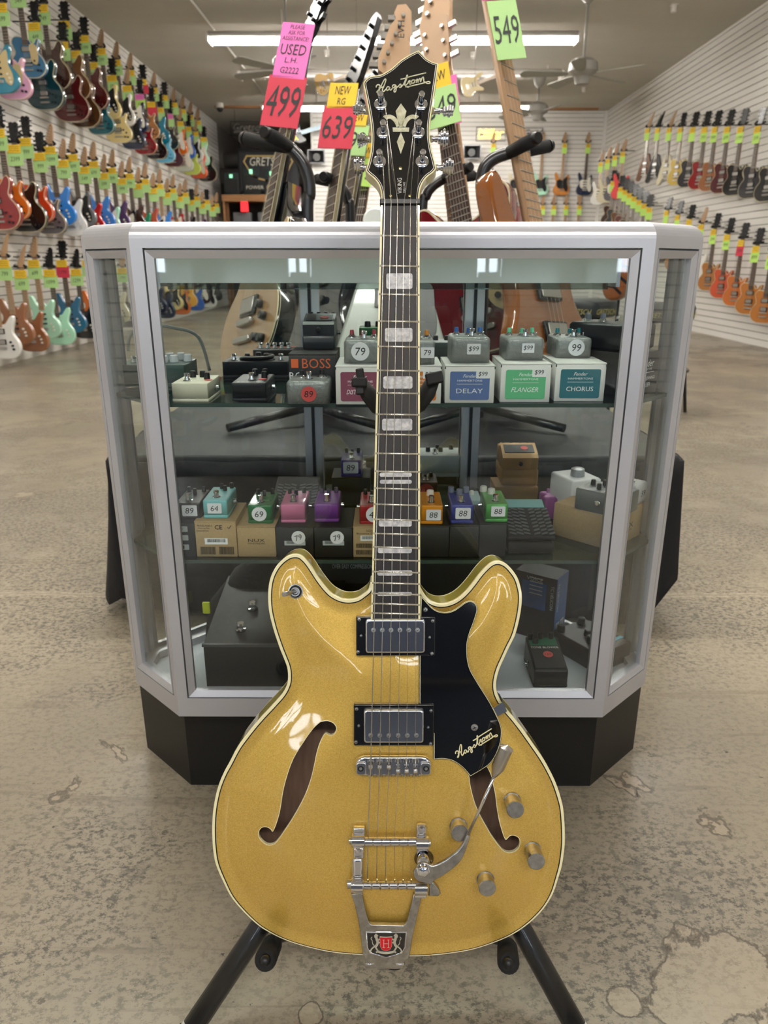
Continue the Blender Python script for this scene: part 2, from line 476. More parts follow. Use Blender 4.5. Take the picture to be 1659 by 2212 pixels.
strip_light(2.3, -2.06, 2.19, True, 'fluorescent strip light on the ceiling beyond the display case', 3.33)
strip_light(-2.2, -2.06, 2.19, True, 'fluorescent strip light on the ceiling by the shop windows', 3.33)

m_fan = mat('fan_grey', '8a8781', 0.45); m_blade = mat('fan_blade', '8f8e86', 0.5)
def fan(px, py, Y, ang, label, s_=1.0, dz=0.78):
    c = P(px, py, Y=Y)
    t = thing('ceiling_fan', label, 'fan', (c.x, Y, ZC - dz * s_), math.radians(ang))
    MB().cyl((0, 0, 0.1), (0, 0, dz * s_ - 0.1), 0.013, n=8).build('rod', m_fan, t)
    MB().turn((0, 0, dz * s_), (0, 0, -1), [(0, 0.09), (0.02, 0.10), (0.10, 0.075), (0.15, 0.03)], 20).build('canopy', m_fan, t)
    MB().turn((0, 0, 0.14), (0, 0, -1), [(0, 0.03), (0.02, 0.10), (0.06, 0.15), (0.14, 0.16), (0.19, 0.09), (0.26, 0.07), (0.27, 0.01)], 24).build('motor', m_fan, t)
    for k in range(5):
        mb = MB(Rt(72 * k, 'Z') @ T((0.16, 0, -0.02)) @ Rt(12, 'X'))
        mb.plate([(0, -0.03), (0.08, -0.055), (0.45, -0.075), (0.5, -0.06), (0.52, 0), (0.5, 0.06), (0.45, 0.075), (0.08, 0.055), (0, 0.03)], -0.004, 0.004)
        mb.build('blade', m_blade, t)
    return t
fan(618, 90, 8.9, 10, 'grey five-bladed ceiling fan above the red price tag on the left')
fan(1264, 90, 9.05, 36, 'grey five-bladed ceiling fan right of the tall maple bass neck')
fan(1163, 215, 13.0, 0, 'small distant ceiling fan beyond the cream hanging guitar', 0.62)

mb = MB(); pa = P(408, -6, Z=ZC - 0.02); pb = P(596, 236, Z=ZC - 0.02)
tag(mb.cyl(pa, pb, 0.012, n=8).build('electrical_conduit', m_fix), 'thin white conduit running slantwise along the left ceiling', 'conduit')
def ceiling_box(px, py, name, label, cat, s_=0.05, mm=m_fix):
    c = P(px, py, Z=ZC - s_)
    t = thing(name, label, cat, (c.x, c.y, ZC))
    MB().turn((0, 0, 0), (0, 0, -1), [(0, s_ * 0.75), (s_ * 1.3, s_ * 0.7), (s_ * 1.5, s_ * 0.5), (s_ * 1.52, 0.002)], 14).build('housing', mm, t)
    MB().box(-s_ * 0.8, s_ * 0.8, -s_ * 0.8, s_ * 0.8, -0.008, 0).build('mounting_plate', mm, t)
ceiling_box(1022, 122, 'ceiling_sensor', 'small white ceiling sensor above the cream hanging guitar', 'sensor')
ceiling_box(706, 118, 'ceiling_sensor', 'small white ceiling sensor just right of the left fan blades', 'sensor')
ceiling_box(1261, 196, 'ceiling_sensor', 'tiny white ceiling sensor between the unlit fixture and right wall', 'sensor')
ceiling_box(1455, 22, 'ceiling_sensor', 'white ceiling sensor alone near the top right', 'sensor')
ceiling_box(1184, 146, 'sprinkler_head', 'tiny white sprinkler head left of the right ceiling fan', 'sprinkler', 0.025)
ceiling_box(661, 143, 'sprinkler_head', 'tiny white sprinkler head below the left ceiling fan', 'sprinkler', 0.025)
c = P(475, 236, Z=ZC - 0.1)
t = thing('security_camera', 'white dome security camera by the left wood strip', 'camera', (c.x, c.y, ZC))
MB().turn((0, 0, 0), (0, 0, -1), [(0, 0.07), (0.07, 0.075), (0.08, 0.06)], 16).build('mount', m_fix, t)
MB().ball((0, 0, -0.09), 0.058, 14).build('lens_dome', m_black, t)
# ================================================================ THE DISPLAY CASE
OX = 0.007
OCT = [(OX - .355, 1.05), (OX + .355, 1.05), (OX + .460, 1.153), (OX + .460, 1.215), (OX + .165, 1.51), (OX - .165, 1.51), (OX - .460, 1.215), (OX - .460, 1.153)]
def glass_mat(n, tint, k=1.0):
    M = bpy.data.materials.new(n); M.use_nodes = True
    nt = M.node_tree; N = nt.nodes; L = nt.links; N.remove(N['Principled BSDF'])
    tr = N.new('ShaderNodeBsdfTransparent'); tr.inputs[0].default_value = (*hexc(tint), 1)
    gl = N.new('ShaderNodeBsdfGlossy'); gl.inputs['Roughness'].default_value = 0.015
    fr = N.new('ShaderNodeFresnel'); fr.inputs[0].default_value = 1.5
    gm = N.new('ShaderNodeNewGeometry'); io = N.new('ShaderNodeMapRange')      # same reflectance from both sides of the thin sheet
    io.inputs['To Min'].default_value = 1.5; io.inputs['To Max'].default_value = 1 / 1.5
    L.new(gm.outputs['Backfacing'], io.inputs['Value']); L.new(io.outputs['Result'], fr.inputs[0])
    mu = N.new('ShaderNodeMath'); mu.operation = 'MULTIPLY'; mu.use_clamp = True; mu.inputs[1].default_value = k
    mx = N.new('ShaderNodeMixShader')
    L.new(fr.outputs[0], mu.inputs[0]); L.new(mu.outputs[0], mx.inputs[0]); L.new(tr.outputs[0], mx.inputs[1]); L.new(gl.outputs[0], mx.inputs[2])
    L.new(mx.outputs[0], N['Material Output'].inputs[0])
    return M
m_glass = glass_mat('pane_glass', 'f8fbfa')
m_glass2 = glass_mat('shelf_glass', 'e0e8e4')
m_edge = mat('glass_edge_green', '3c4a44', 0.15)
m_base = mat('black_laminate', '0d0c0b', 0.42, bump=(300, 0.1, 0.001))
m_deck = mat('white_deck_board', 'c2c8d0', 0.5)
case = thing('display_case', 'white aluminium and glass display case with angled corners, full of pedals, behind the gold guitar', 'display case', (0, 0, 0))
BASE = [(OX - .362, 1.097), (OX + .362, 1.097), (OX + .475, 1.205), (OX + .475, 1.25), (OX + .18, 1.54), (OX - .18, 1.54), (OX - .475, 1.25), (OX - .475, 1.205)]
MB().slab(BASE, 0.0, 0.182, 0, sm=False).build('plinth', m_base, case)
def ringsweep(poly, prof, name, m):                 # profile (inset, z) carried round the outline
    mb = MB(); rings = [[(x, y, z) for x, y in inset(poly, d)] for d, z in prof]; rings.append(rings[0])
    mb.loft(rings, 0, False, (False, False)); return mb.build(name, m, case)
ringsweep(OCT, [(0.03, .178), (0, .178), (0, .213), (0.03, .213)], 'bottom_rail', m_alu)
pr = [(0.045, .918), (0, .918), (0, .930)] + [(0.024 * (1 - math.cos(t)), .930 + 0.022 * math.sin(t)) for t in [math.pi / 2 * k / 8 for k in range(1, 9)]] + [(0.045, .952)]
ringsweep(OCT, pr, 'top_rail', m_alu)
MB().slab(inset(OCT, .044), .938, .944, 0, sm=False).build('top_pane', m_glass2, case)
MB().slab(inset(OCT, .012), .186, .200, 0, sm=False).build('deck', m_deck, case)
for z in (.697, .447):
    MB().slab(inset(OCT, .022), z, z + .006, 0, mi=1, mtop=0, sm=False).build('glass_shelf', [m_glass2, m_edge], case)
def unit(a, b):
    l = math.hypot(b[0] - a[0], b[1] - a[1]); return ((b[0] - a[0]) / l, (b[1] - a[1]) / l)
WID = {0: (.010, .017), 1: (.017, .010), 2: (.010, .012), 3: (.012, .012), 4: (.012, .012), 5: (.012, .012), 6: (.012, .012), 7: (.012, .010)}
for i, c in enumerate(OCT):
    pv, nx = OCT[i - 1], OCT[(i + 1) % 8]
    da, db = unit(c, pv), unit(c, nx); wa, wb = WID[i]
    inn = inset(OCT, .016)[i]
    na = (da[1], -da[0]); nb = (-db[1], db[0]); D = .014
    poly = [c, (c[0] + db[0] * wb, c[1] + db[1] * wb), (c[0] + db[0] * wb + nb[0] * D, c[1] + db[1] * wb + nb[1] * D), inn,
            (c[0] + da[0] * wa + na[0] * D, c[1] + da[1] * wa + na[1] * D), (c[0] + da[0] * wa, c[1] + da[1] * wa)]
    MB().plate(poly if area2(poly) > 0 else poly[::-1], .213, .918).build('corner_post', m_alu, case)
for i in range(8):
    a, b = OCT[i], OCT[(i + 1) % 8]; d = unit(a, b); n = (-d[1], d[0]); Ln = math.hypot(b[0] - a[0], b[1] - a[1])
    u0, u1 = WID[i][1], Ln - WID[(i + 1) % 8][0]
    if i in (2, 6): u0, u1 = .012, Ln - .012
    z0, z1 = .213, .918
    Mx = frame((a[0], a[1], 0), (d[0], d[1], 0), (0, 0, 1), (-n[0], -n[1], 0))   # local x along face, y up, z outward
    g = .0125 if i in (0, 1, 7) else .008
    if u1 - u0 > .03:
        mb = MB(Mx); o0 = [(u0 + .0008, z0 + .0008), (u1 - .0008, z0 + .0008), (u1 - .0008, z1 - .0008), (u0 + .0008, z1 - .0008)]
        ins = [inset(o0, q) for q in (0, .002, g, g)]
        zs = [-.012, .0006, -.004, -.012]
        mb.loft([[(x, y, z) for x, y in r] for r, z in zip(ins, zs)], 0, False, (False, False))
        mb.build('pane_trim', m_alu, case)
        g -= .001
    else: g = -.001
    MB(Mx).box(u0 + g, u1 - g, z0 + max(g, 0), z1 - max(g, 0), -.011, -.008).build('glass_pane', m_glass, case)
m_brush = mat('brushed_light_housing', 'dcdcd8', 0.36, 0.3, bump=(60, 0.1, 0.001), stretch=(1, 30, 30))
lh = MB().box(-.366, .369, 1.235, 1.29, .868, .915).build('light_housing', m_brush, case)
MB().box(-.355, .357, 1.237, 1.262, .858, .868).build('diffuser', glass_mat('clear_diffuser', 'c9d2cf', 1.5), lh)
MB().box(-.372, -.366, 1.235, 1.29, .862, .918).build('end_bracket', m_alu, lh)
MB().box(.369, .375, 1.235, 1.29, .862, .918).build('end_bracket', m_alu, lh)
# uprights of the rear sliding doors
for x in (-.150, .171):
    mb = MB()
    for k in (-1, 1): mb.box(x + k * .010 - .008, x + k * .010 + .008, 1.47, 1.49, .20, .92)
    mb.box(x - .003, x + .003, 1.466, 1.494, .20, .92, 1)
    mb.build('rear_door_upright', [m_alu, m_black], case)

# ---------------------------------------------------------------- effects pedals and their boxes
m_hammer = mat('hammered_grey_paint', '8f9190', 0.35, 0.35, bump=(170, 0.9, 0.002))
m_kraft = mat('kraft_cardboard', 'b79c74', 0.8, noise=(300, 'a98e67', 3, 0.3))
m_blackbox = mat('black_cardboard', '1b1b1d', 0.55)
m_whitebox = mat('white_cardboard', 'e2e0dc', 0.5)
m_lbl = mat('box_print_white', 'f0f0f0', 0.5); m_grey_lbl = mat('grey_label', 'b8bcbc', 0.5)
m_brown_ink = mat('brown_print', '4a3f2e', 0.6); m_orange_ink = mat('orange_print', 'e06a38', 0.5)
def paint(c, r=0.3): return mat('paint_' + c, c, r, coat=0.3)

def span(Lx, Rx, B, Tp, Z):                        # the front face seen between four pixels and standing at height Z
    a, b = P(Lx, B, Z=Z), P(Rx, B, Z=Z); Y = (a.y + b.y) / 2
    h = P((Lx + Rx) / 2, Tp, Y=Y).z - Z
    return a.x, b.x, Y, h

def sticker(mb, kind, txt, x, z, h, y=-.0006, mi=(0, 1, 2)):   # drawn on a face that looks to -y; mi = white, ink, red
    k = MB(mb.M @ T((x, y, z)) @ FRONT)
    red = kind == 'red'
    if kind in ('round', 'red'): k.plate(circ(h, 24), 0, .0004, mi[2] if red else mi[0])
    else: k.plate(rrect(-h * 1.05, h * 1.05, -h * .8, h * .8, h * .15), 0, .0004, mi[0])
    if txt: k.text(txt, h * .85, 0, 0, .0006, mi[1], sk=0.12)
    off = len(mb.v)
    mb.v += k.v; mb.f += [[j + off for j in f] for f in k.f]; mb.mi += k.mi; mb.sm += k.sm

def merge(mb, k):
    off = len(mb.v); mb.v += k.v; mb.f += [[j + off for j in f] for f in k.f]; mb.mi += k.mi; mb.sm += k.sm

def knob_mesh(name, parent, x, y, z, r, h, m, cone=False, base=None, ptr=True):
    o = MB(T((x, y, z))).turn((0, 0, 0), (0, 0, 1), [(0, r), (h * .12, r), (h * .9, r * (.78 if cone else .9)), (h, r * .7), (h, 0)], 16).build(name, m, parent)
    if base: MB().turn((x, y, z - .0005), (0, 0, 1), [(0, r * 1.75), (h * .12, r * 1.6), (h * .42, r * .95), (h * .42, 0)], 18).build('knob_skirt', base, parent)
    return o
def footswitch(parent, x, y, z, r=.0042, h=.012):
    MB().turn((x, y, z), (0, 0, 1), [(0, r * 1.5), (h * .12, r * 1.5), (h * .16, r), (h * .4, r * .9), (h * .42, r * .75), (h * .6, r * .7), (h * .62, r * 1.0), (h * .95, r * 1.05), (h, r * .9), (h, 0)], 16).build('footswitch', m_chrome, parent)
def jack(parent, x, y, z, s_=1, r=.0035):
    MB().turn((x, y, z), (s_, 0, 0), [(0, r * 1.4), (.0015, r * 1.4), (.0015, r), (.006, r), (.006, r * .6), (.002, r * .5)], 12).build('jack_socket', m_chrome, parent)

def pedal(label, Lx, Rx, B, Tp, Z, depth, m, knobs=(), sw=(), st=None, jk=0, kc=None, kr=.0042, kh=.009, cone=False, skirt=None,
          rad=.004, slope=0.0, txt=(), seam=True, rz=0, group=None, name='effects_pedal', shift=0, lipm=None):
    x0, x1, Y, h = span(Lx, Rx, B, Tp, Z); W = x1 - x0
    t = thing(name, label, 'effects pedal', ((x0 + x1) / 2, Y + shift, Z), math.radians(rz), group)
    mb = MB(); hw = W / 2
    o = rrect(-hw, hw, 0, depth, rad, 4)
    z = h * (1 - 0.0)
    rings = []
    def tz(y): return z + slope * y
    if seam: mb.slab(inset(o, -.0004), 0, h * .16, .0008)
    q = o
    rings = [[(x, y, h * .17 if seam else .0002) for x, y in q], [(x, y, tz(y) - rad * .8) for x, y in q]]
    for k in range(1, 4):
        a = math.pi / 2 * k / 3; qq = inset(q, rad * .8 * (1 - math.cos(a))); rings.append([(x, y, tz(y) - rad * .8 * (1 - math.sin(a))) for x, y in qq])
    mb.loft(rings, 0, True)
    if st: sticker(mb, st[0], st[1], st[2] * hw, st[3] * h, st[4] * h, -.0008, (1, 2, 3))
    for s_, u, v, hh, mi_ in txt:                   # lettering lying on the top face
        k = MB(T((u * hw, v * depth, tz(v * depth) + .0005)) @ Matrix.Rotation(math.atan(slope), 4, 'X')); k.text(s_, hh, 0, 0, 0, mi_); merge(mb, k)
    mb.build('enclosure', [m, m_sticker, m_ink, m_redst, m_lbl, m_orange_ink], t)
    for u, v in knobs: knob_mesh('knob', t, u * hw, v * depth, tz(v * depth), kr, kh, kc or m_black, cone, skirt)
    for u, v in sw: footswitch(t, u * hw, v * depth, tz(v * depth) - .0005)
    if jk: jack(t, jk * hw, depth * .55, h * .5, 1 if jk > 0 else -1)
    return t, (W, h, Y, depth)

def carton(label, Lx, Rx, B, Tp, Z, depth, m, deco=None, rz=0, group=None, name='pedal_box', cat='box', lid=True):
    x0, x1, Y, h = span(Lx, Rx, B, Tp, Z); W = x1 - x0
    t = thing(name, label, cat, ((x0 + x1) / 2, Y, Z), math.radians(rz), group)
    mb = MB().box(-W / 2, W / 2, 0, depth, 0, h - (.002 if lid else 0), 0, b=.0008)
    mats = [m, m_lbl, m_ink, m_brown_ink, m_grey_lbl, m_redst, m_orange_ink]
    if deco: mats += deco(mb, W, h) or []
    mb.build('carton', mats, t)
    if lid: MB().box(-W / 2 - .0004, W / 2 + .0004, -.0004, depth + .0004, h - .0022, h, b=.0006).build('lid', m, t)
    return t, (x0, x1, Y, h)

def on_face(mb, y=-.0006): return MB(T((0, y, 0)) @ FRONT)
def barcode(k, x0, x1, z0, z1, mi, seed=1):
    r = random.Random(seed); x = x0
    while x < x1:
        w_ = (x1 - x0) * r.choice((.012, .02, .03)); k.plate([(x, z0), (x + w_, z0), (x + w_, z1), (x, z1)], 0, .0003, mi); x += w_ + (x1 - x0) * r.choice((.012, .022))

S1, S2, DK = .703, .453, .200
# --- upper shelf: four white boxes with coloured labels, a hammered grey pedal on each
def white_deco(col, title, price, style=0):
    def f(mb, W, h):
        k = on_face(mb); a = .80 * W / 2
        k.plate(rrect(-a, a, h * .09, h * .84, h * .05), 0, .0002, 7)
        k.text('Fender', h * .085, 0, h * .72, .0005, 1, sk=.35)
        k.text('HAMMERTONE', h * .05, 0, h * .60, .0005, 1, wd=W * .5)
        k.plate([(-W * .26, h * .505), (W * .26, h * .505), (W * .26, h * .512), (-W * .26, h * .512)], 0, .0005, 1)
        k.text(title, h * .12, 0, h * .33, .0005, 1, wd=W * .54, sk=.3 if style else 0)
        if price:
            k.plate(rrect(W * .12, W * .40, h * .66, h * .86, h * .02), .0002, .0006, 1)
            k.text(price, h * .13, W * .26, h * .77, .0009, 2, sk=.1)
        merge(mb, k)
        for s_ in (-1, 1): mb.box(s_ * W * .497 - .0006, s_ * W * .497 + .0006, -.0008, .001, h * .9, h * .96, 2)
        return [mat('label_' + col, col, 0.5)]
    return f
BX = 'white hammered pedal boxes on the upper shelf'
HP = 'grey hammered pedals standing on the white boxes'
d1, g1 = carton('white pedal box with maroon label at the left of the white boxes', 726, 832, 874, 790, S1, .10, m_whitebox, white_deco('7c4256', 'DISTORTION', None, 1), group=BX)
d2, g2 = carton('white pedal box with orange label half hidden behind the guitar neck', 848, 952, 872, 789, S1, .10, m_whitebox, white_deco('d07a34', 'OVERDRIVE', '$79'), group=BX)
d3, g3 = carton('white pedal box with blue DELAY label', 960, 1066, 871, 789, S1, .10, m_whitebox, white_deco('5a72a6', 'DELAY', '$99'), group=BX)
d4, g4 = carton('white pedal box with green FLANGER label', 1079, 1186, 869, 785, S1, .10, m_whitebox, white_deco('62b884', 'FLANGER', '$99', 1), group=BX)
d5, g5 = carton('white pedal box with teal CHORUS label', 1196, 1303, 867, 784, S1, .10, m_whitebox, white_deco('2c6c78', 'CHORUS', None), group=BX)
def hammer(lab, L_, R_, B_, T_, Z, kc, st, kn=((-.62, .62), (.0, .5), (.62, .62)), sw=((.1, .28),)):
    t, q = pedal(lab, L_, R_, B_, T_, Z, .075, m_hammer, kn, sw, st, 0, kc, .0038, .011, True, m_chrome, rad=.006, seam=False, group=HP)
    MB().cyl((q[0] * .36, .03, q[1]), (q[0] * .36, .028, q[1] + .006), .001, n=6).build('toggle', m_chrome, t)
    return t
Zb = S1 + g3[3] + .0005
hammer('grey hammered pedal with crimson knobs and round 79 sticker', 743, 822, 785, 735, S1 + g1[3] + .0005, paint('a03040'), ('round', '79', -.1, .52, .40))
hammer('grey hammered pedal with orange knobs behind the guitar neck', 862, 939, 787, 736, S1 + g2[3] + .0005, paint('d58a2a'), ('sq', '79', .58, .5, .28))
hammer('grey hammered pedal with blue knobs on the DELAY box', 974, 1058, 784, 729, Zb, paint('2a6cc0'), ('sq', '$99', .15, .55, .26))
hammer('grey hammered pedal with mint knobs on the FLANGER box', 1092, 1174, 778, 730, S1 + g4[3] + .0005, paint('6cc8a0'), ('sq', '$99', .15, .55, .27))
hammer('grey hammered pedal with teal knobs and round 99 sticker', 1200, 1277, 773, 730, S1 + g5[3] + .0005, paint('1c7a86'), ('round', '99', .12, .52, .42))
pedal('grey hammered pedal with red 89 sticker standing directly on the upper shelf', 619, 712, 873, 824, S1, .075, m_hammer, ((-.4, .55), (.55, .62)), ((0, .3),), ('red', '89', .05, .45, .34), 0, m_black, .0042, .010, True, m_chrome, rad=.007, seam=False)
# --- upper shelf, left half
t, q = pedal('cream pedal with black knobs, front row of the upper shelf', 373, 451, 868, 828, S1, .085, mat('cream_enamel', 'd8d4bc', .4), ((-.35, .72), (.2, .74), (.62, .5)), ((-.35, .3),), None, 1, m_black, .0048, .010, rad=.002)
MB(T((q[0] * .40, .03, q[1] + .0004))).plate(circ(.006, 16), 0, .0004).build('price_sticker', m_redst, t)
t, q = pedal('black pedal with white lettering beside the cream pedal', 502, 576, 867, 827, S1, .09, mat('black_enamel', '1a1a1c', .35), ((.62, .55), (-.1, .85), (.5, .88)), ((.02, .3),), None, 1, m_black, .0048, .010, rad=.002, txt=(('BLACK CAT', -.1, .06, .004, 4),))
MB(T((q[0] * .30, .035, q[1] + .0004))).plate(circ(.006, 16), 0, .0004).build('price_sticker', m_redst, t)
t, q = pedal('wide black pedal with chrome switches behind the white-lettered black pedal', 474, 618, 822, 786, S1, .085, mat('charcoal_enamel', '242528', .4), ((-.35, .5), (-.05, .7), (.25, .5)), ((-.7, .25), (.75, .25)), None, 0, m_black, .0055, .010, rad=.002, shift=.03)
MB(T((q[0] * .1, .02, q[1] + .0004))).plate(circ(.005, 16), 0, .0004).build('price_sticker', m_redst, t)
t, q = pedal('dark green pedal with white knobs at the left end of the upper shelf', 250, 398, 838, 790, S1, .085, mat('bottle_green_enamel', '2c4c46', .35), ((.28, .75), (.55, .4), (.6, .8), (.28, .3), (.9, .55)), ((-.6, .3),), None, 0, mat('milky_knob', 'cfd2d6', .3), .0075, .012, rad=.003, shift=.012)
cb = MB(); pts = [Vector((-.43, 1.235, .76)), Vector((-.425, 1.24, .785)), Vector((-.40, 1.25, .80)), Vector((-.36, 1.27, .795)), Vector((-.33, 1.31, .775)), Vector((-.32, 1.33, .715))]
tag(cb.tube(smoothpts([tuple(p) for p in pts], 6, False), .003).build('patch_cable', mat('pale_cable', 'b8b8b2', .5)), 'pale patch cable looped behind the dark green pedal', 'cable')
mb = MB(); r_ = random.Random(4); pts = []
for k in range(26):
    a = k * 1.05; pts.append((-.235 + .035 * math.cos(a) * (1 - k * .008), 1.345 + .02 * math.sin(a), .712 + .0011 * k + .002 * math.sin(3 * a)))
tag(mb.tube(smoothpts(pts, 4, False), .0034, 6).build('coiled_cable', mat('black_rubber', '161616', .45)), 'black coiled cable behind the white-knobbed green pedal', 'cable')
x0, x1, Y_, h_ = span(547, 630, 845, 800, S1)
tt, _g = carton('flat black box under the black switcher pedal', 545, 640, 800, 781, S1, .06, m_blackbox, None)
t, q = pedal('black switcher pedal with an orange edge, behind the white-lettered black pedal', 547, 634, 777, 756, S1 + _g[3] + .001, .05, mat('charcoal_enamel', '242528', .4), (), ((-.7, .5), (-.35, .5), (0, .5), (.35, .5), (.7, .5)), None, 0, rad=.0015, seam=False)
MB().box(-q[0] / 2, q[0] / 2, .046, .049, q[1], q[1] + .0012).build('edge_stripe', m_orange_ink, t)

def boss_deco(mb, W, h):
    k = on_face(mb); k.text('BOSS', h * .22, W * .08, h * .78, .0005, 6, wd=W * .6)
    k.plate([(-W * .45, h * .68), (-W * .30, h * .68), (-W * .30, h * .88), (-W * .45, h * .88)], 0, .0003, 6)
    k.text('RC', h * .16, -W * .37, h * .5, .0005, 1); k.text('LOOP STATION', h * .10, 0, h * .3, .0005, 4, wd=W * .6); merge(mb, k)
tb, gb = carton('black box with orange lettering under the black stomp pedal', 627, 728, 858, 764, S1, .09, m_blackbox, boss_deco)
def stomp(label, L_, R_, B_, T_, Z, body, panel, stc, depth=.10, group=None, panel_txt=None, kn=4):   # compact pedal with hinged treadle
    x0, x1, Y, h = span(L_, R_, B_, T_, Z); W = x1 - x0; hw = W / 2
    t = thing('stomp_pedal', label, 'effects pedal', ((x0 + x1) / 2, Y, Z), 0, group)
    MB().box(-hw, hw, 0, depth, 0, h * .42, b=.002).build('base', body, t)
    sd = MB(); prof = [(.006, h * .40), (.004, h * .72), (.012, h * .80), (depth * .60, h * .98), (depth * .62, h * .40)]
    sd.loft([[(x, y, z) for y, z in prof] for x in (-hw * .98, hw * .98)], 0, False); sd.build('treadle', body, t)
    MB(Matrix.Translation((0, .012, h * .803)) @ Matrix.Rotation(math.atan2(h * .18, depth * .5), 4, 'X')).plate(rrect(-hw * .82, hw * .82, .004, depth * .40, .001), 0, .0012).build('treadle_pad', panel, t)
    MB().box(-hw * .96, hw * .96, depth * .62, depth, h * .4, h * .86, b=.0015).build('control_panel', body, t)
    for k in range(kn): knob_mesh('knob', t, hw * (-.72 + 1.44 * k / max(kn - 1, 1)), depth * .82, h * .86, .0036, .007, m_black)
    MB(T((0, -.0002, h * .58)) @ FRONT).turn((0, 0, 0), (0, 0, 1), [(0, .004), (.003, .004), (.004, .002)], 12).build('thumb_screw', m_black, t)
    jack(t, hw, depth * .6, h * .4, 1)
    k = MB(Matrix.Translation((hw * .3, .012, h * .806)) @ Matrix.Rotation(math.atan2(h * .18, depth * .5), 4, 'X') @ T((0, .02, .0012)))
    k.plate(circ(.007, 16), 0, .0006).build('price_sticker', stc, t)
    return t, (W, h, Y)
stomp('black stomp pedal with red sticker on the orange-lettered box', 654, 723, 755, 681, S1 + gb[3] + .0005, mat('graphite_shell', '2e3033', .3), mat('gloss_black_pad', '15161a', .12), m_redst)
# behind the white boxes
pedal('wide silver pedal with black knobs behind the orange and blue knob pedals', 906, 1052, 790, 745, S1 + .002, .07, mat('silver_enamel', 'a2a8a8', .4), ((-.85, .6), (-.45, .6), (-.1, .6), (.3, .6), (.75, .6)), ((-.75, .2), (.85, .2), (.1, .25)), None, 0, m_black, .0058, .010, rad=.002, shift=.05)
tq, gq = carton('teal box behind the crimson knob pedal', 776, 850, 808, 745, S1, .06, mat('teal_box', '6fa6ac', .5), None)
pedal('bright green pedal on the teal box behind the guitar neck', 776, 835, 742, 708, S1 + gq[3], .05, mat('green_enamel', '2c7a45', .3), ((-.4, .5), (.4, .5)), (), None, 0, m_black, .006, .010, rad=.002)
# black pedal and its box, turned to the right-hand corner pane
def turned(px, py, Z, rz, W, D, h): pass
def way_deco(mb, W, h):
    k = on_face(mb); k.text('Fender', h * .16, 0, h * .74, .0005, 1, sk=.35)
    k.plate([(-W * .3, h * .52), (W * .3, h * .52), (W * .3, h * .53), (-W * .3, h * .53)], 0, .0005, 1)
    k.text('HAMMERTONE', h * .05, 0, h * .60, .0005, 1); k.text('WAYLON JENNINGS', h * .10, 0, h * .38, .0005, 1, wd=W * .7); k.text('PHASER', h * .10, 0, h * .24, .0005, 1); merge(mb, k)
def box3(name, label, cat, loc, rz, W, D, h, m, deco=None, b=.001, part='carton'):
    t = thing(name, label, cat, loc, math.radians(rz)); mb = MB().box(-W / 2, W / 2, 0, D, 0, h, 0, b=b)
    if deco: deco(mb, W, h)
    mb.build(part, [m, m_lbl, m_ink, m_brown_ink, m_grey_lbl, m_redst, m_orange_ink], t); return t
box3('pedal_box', 'black phaser pedal box turned towards the right corner pane', 'box', (.402, 1.145, S1), 45, .082, .12, .066, m_blackbox, way_deco)
t = box3('effects_pedal', 'black pedal with pale blue knobs and winged emblem on the phaser box', 'effects pedal', (.396, 1.155, S1 + .067), 45, .078, .11, .040, mat('satin_black', '1d1e22', .35), None, .004, 'enclosure')
for x, y in ((-.022, .085), (.0, .10), (.005, .075)): knob_mesh('knob', t, x, y, .040, .0045, .012, mat('pale_blue_knob', 'b4bccc', .4), False, m_chrome)
MB(FRONT @ T((.012, .02, .0002))).plate([(-.010, .006), (-.004, .006), (.0, -.001), (.003, .004), (.010, .006), (.007, .002), (.010, .001), (.006, -.003), (.003, -.006), (0, -.009), (-.003, -.005), (-.007, -.002), (-.005, .001)], 0, .0004).build('winged_emblem', m_lbl, t)
for x in (.018, .024): MB().cyl((x, .06, .04), (x + .002, .058, .048), .001, n=6).build('toggle', m_chrome, t)

# --- lower shelf: mini pedals on cartons
MP = 'mini pedals in the front row of the lower shelf'
def kraft_a(mb, W, h):
    k = on_face(mb)
    k.text('MODEL:NOD-3', h * .055, -W * .25, h * .88, .0004, 3, wd=W * .36); k.text('Morning Star', h * .055, -W * .27, h * .81, .0004, 3); k.text('Overdrive', h * .055, -W * .31, h * .745, .0004, 3)
    k.text('CE', h * .12, W * .08, h * .84, .0004, 2); k.stroke([(W * .30, h * .84), (W * .33, h * .80), (W * .39, h * .89)], .001, 0, .0004, 2)
    k.plate([(-W * .28, h * .36), (W * .28, h * .36), (W * .28, h * .53), (-W * .28, h * .53)], 0, .0002, 1); barcode(k, -W * .22, W * .22, h * .42, h * .51, 2, 3)
    barcode(k, -W * .40, -W * .04, h * .08, h * .29, 3, 4); barcode(k, W * .06, W * .42, h * .08, h * .29, 3, 5); merge(mb, k)
def kraft_b(mb, W, h):
    k = on_face(mb); k.text('NUX', h * .10, 0, h * .55, .0004, 2, wd=W * .44); k.text('MINI PEDAL', h * .05, 0, h * .45, .0004, 3, wd=W * .46); merge(mb, k)
def black_c(txt):
    def f(mb, W, h):
        k = on_face(mb); k.plate([(-W * .28, h * .40), (W * .28, h * .40), (W * .28, h * .55), (-W * .28, h * .55)], 0, .0002, 4); barcode(k, -W * .22, -W * .02, h * .45, h * .54, 2, 6)
        k.plate(circ(h * .21, 24, W * .10, h * .66), .0003, .0007, 1); k.text(txt, h * .17, W * .10, h * .66, .001, 2, sk=.2, rot=.35); merge(mb, k)
    return f
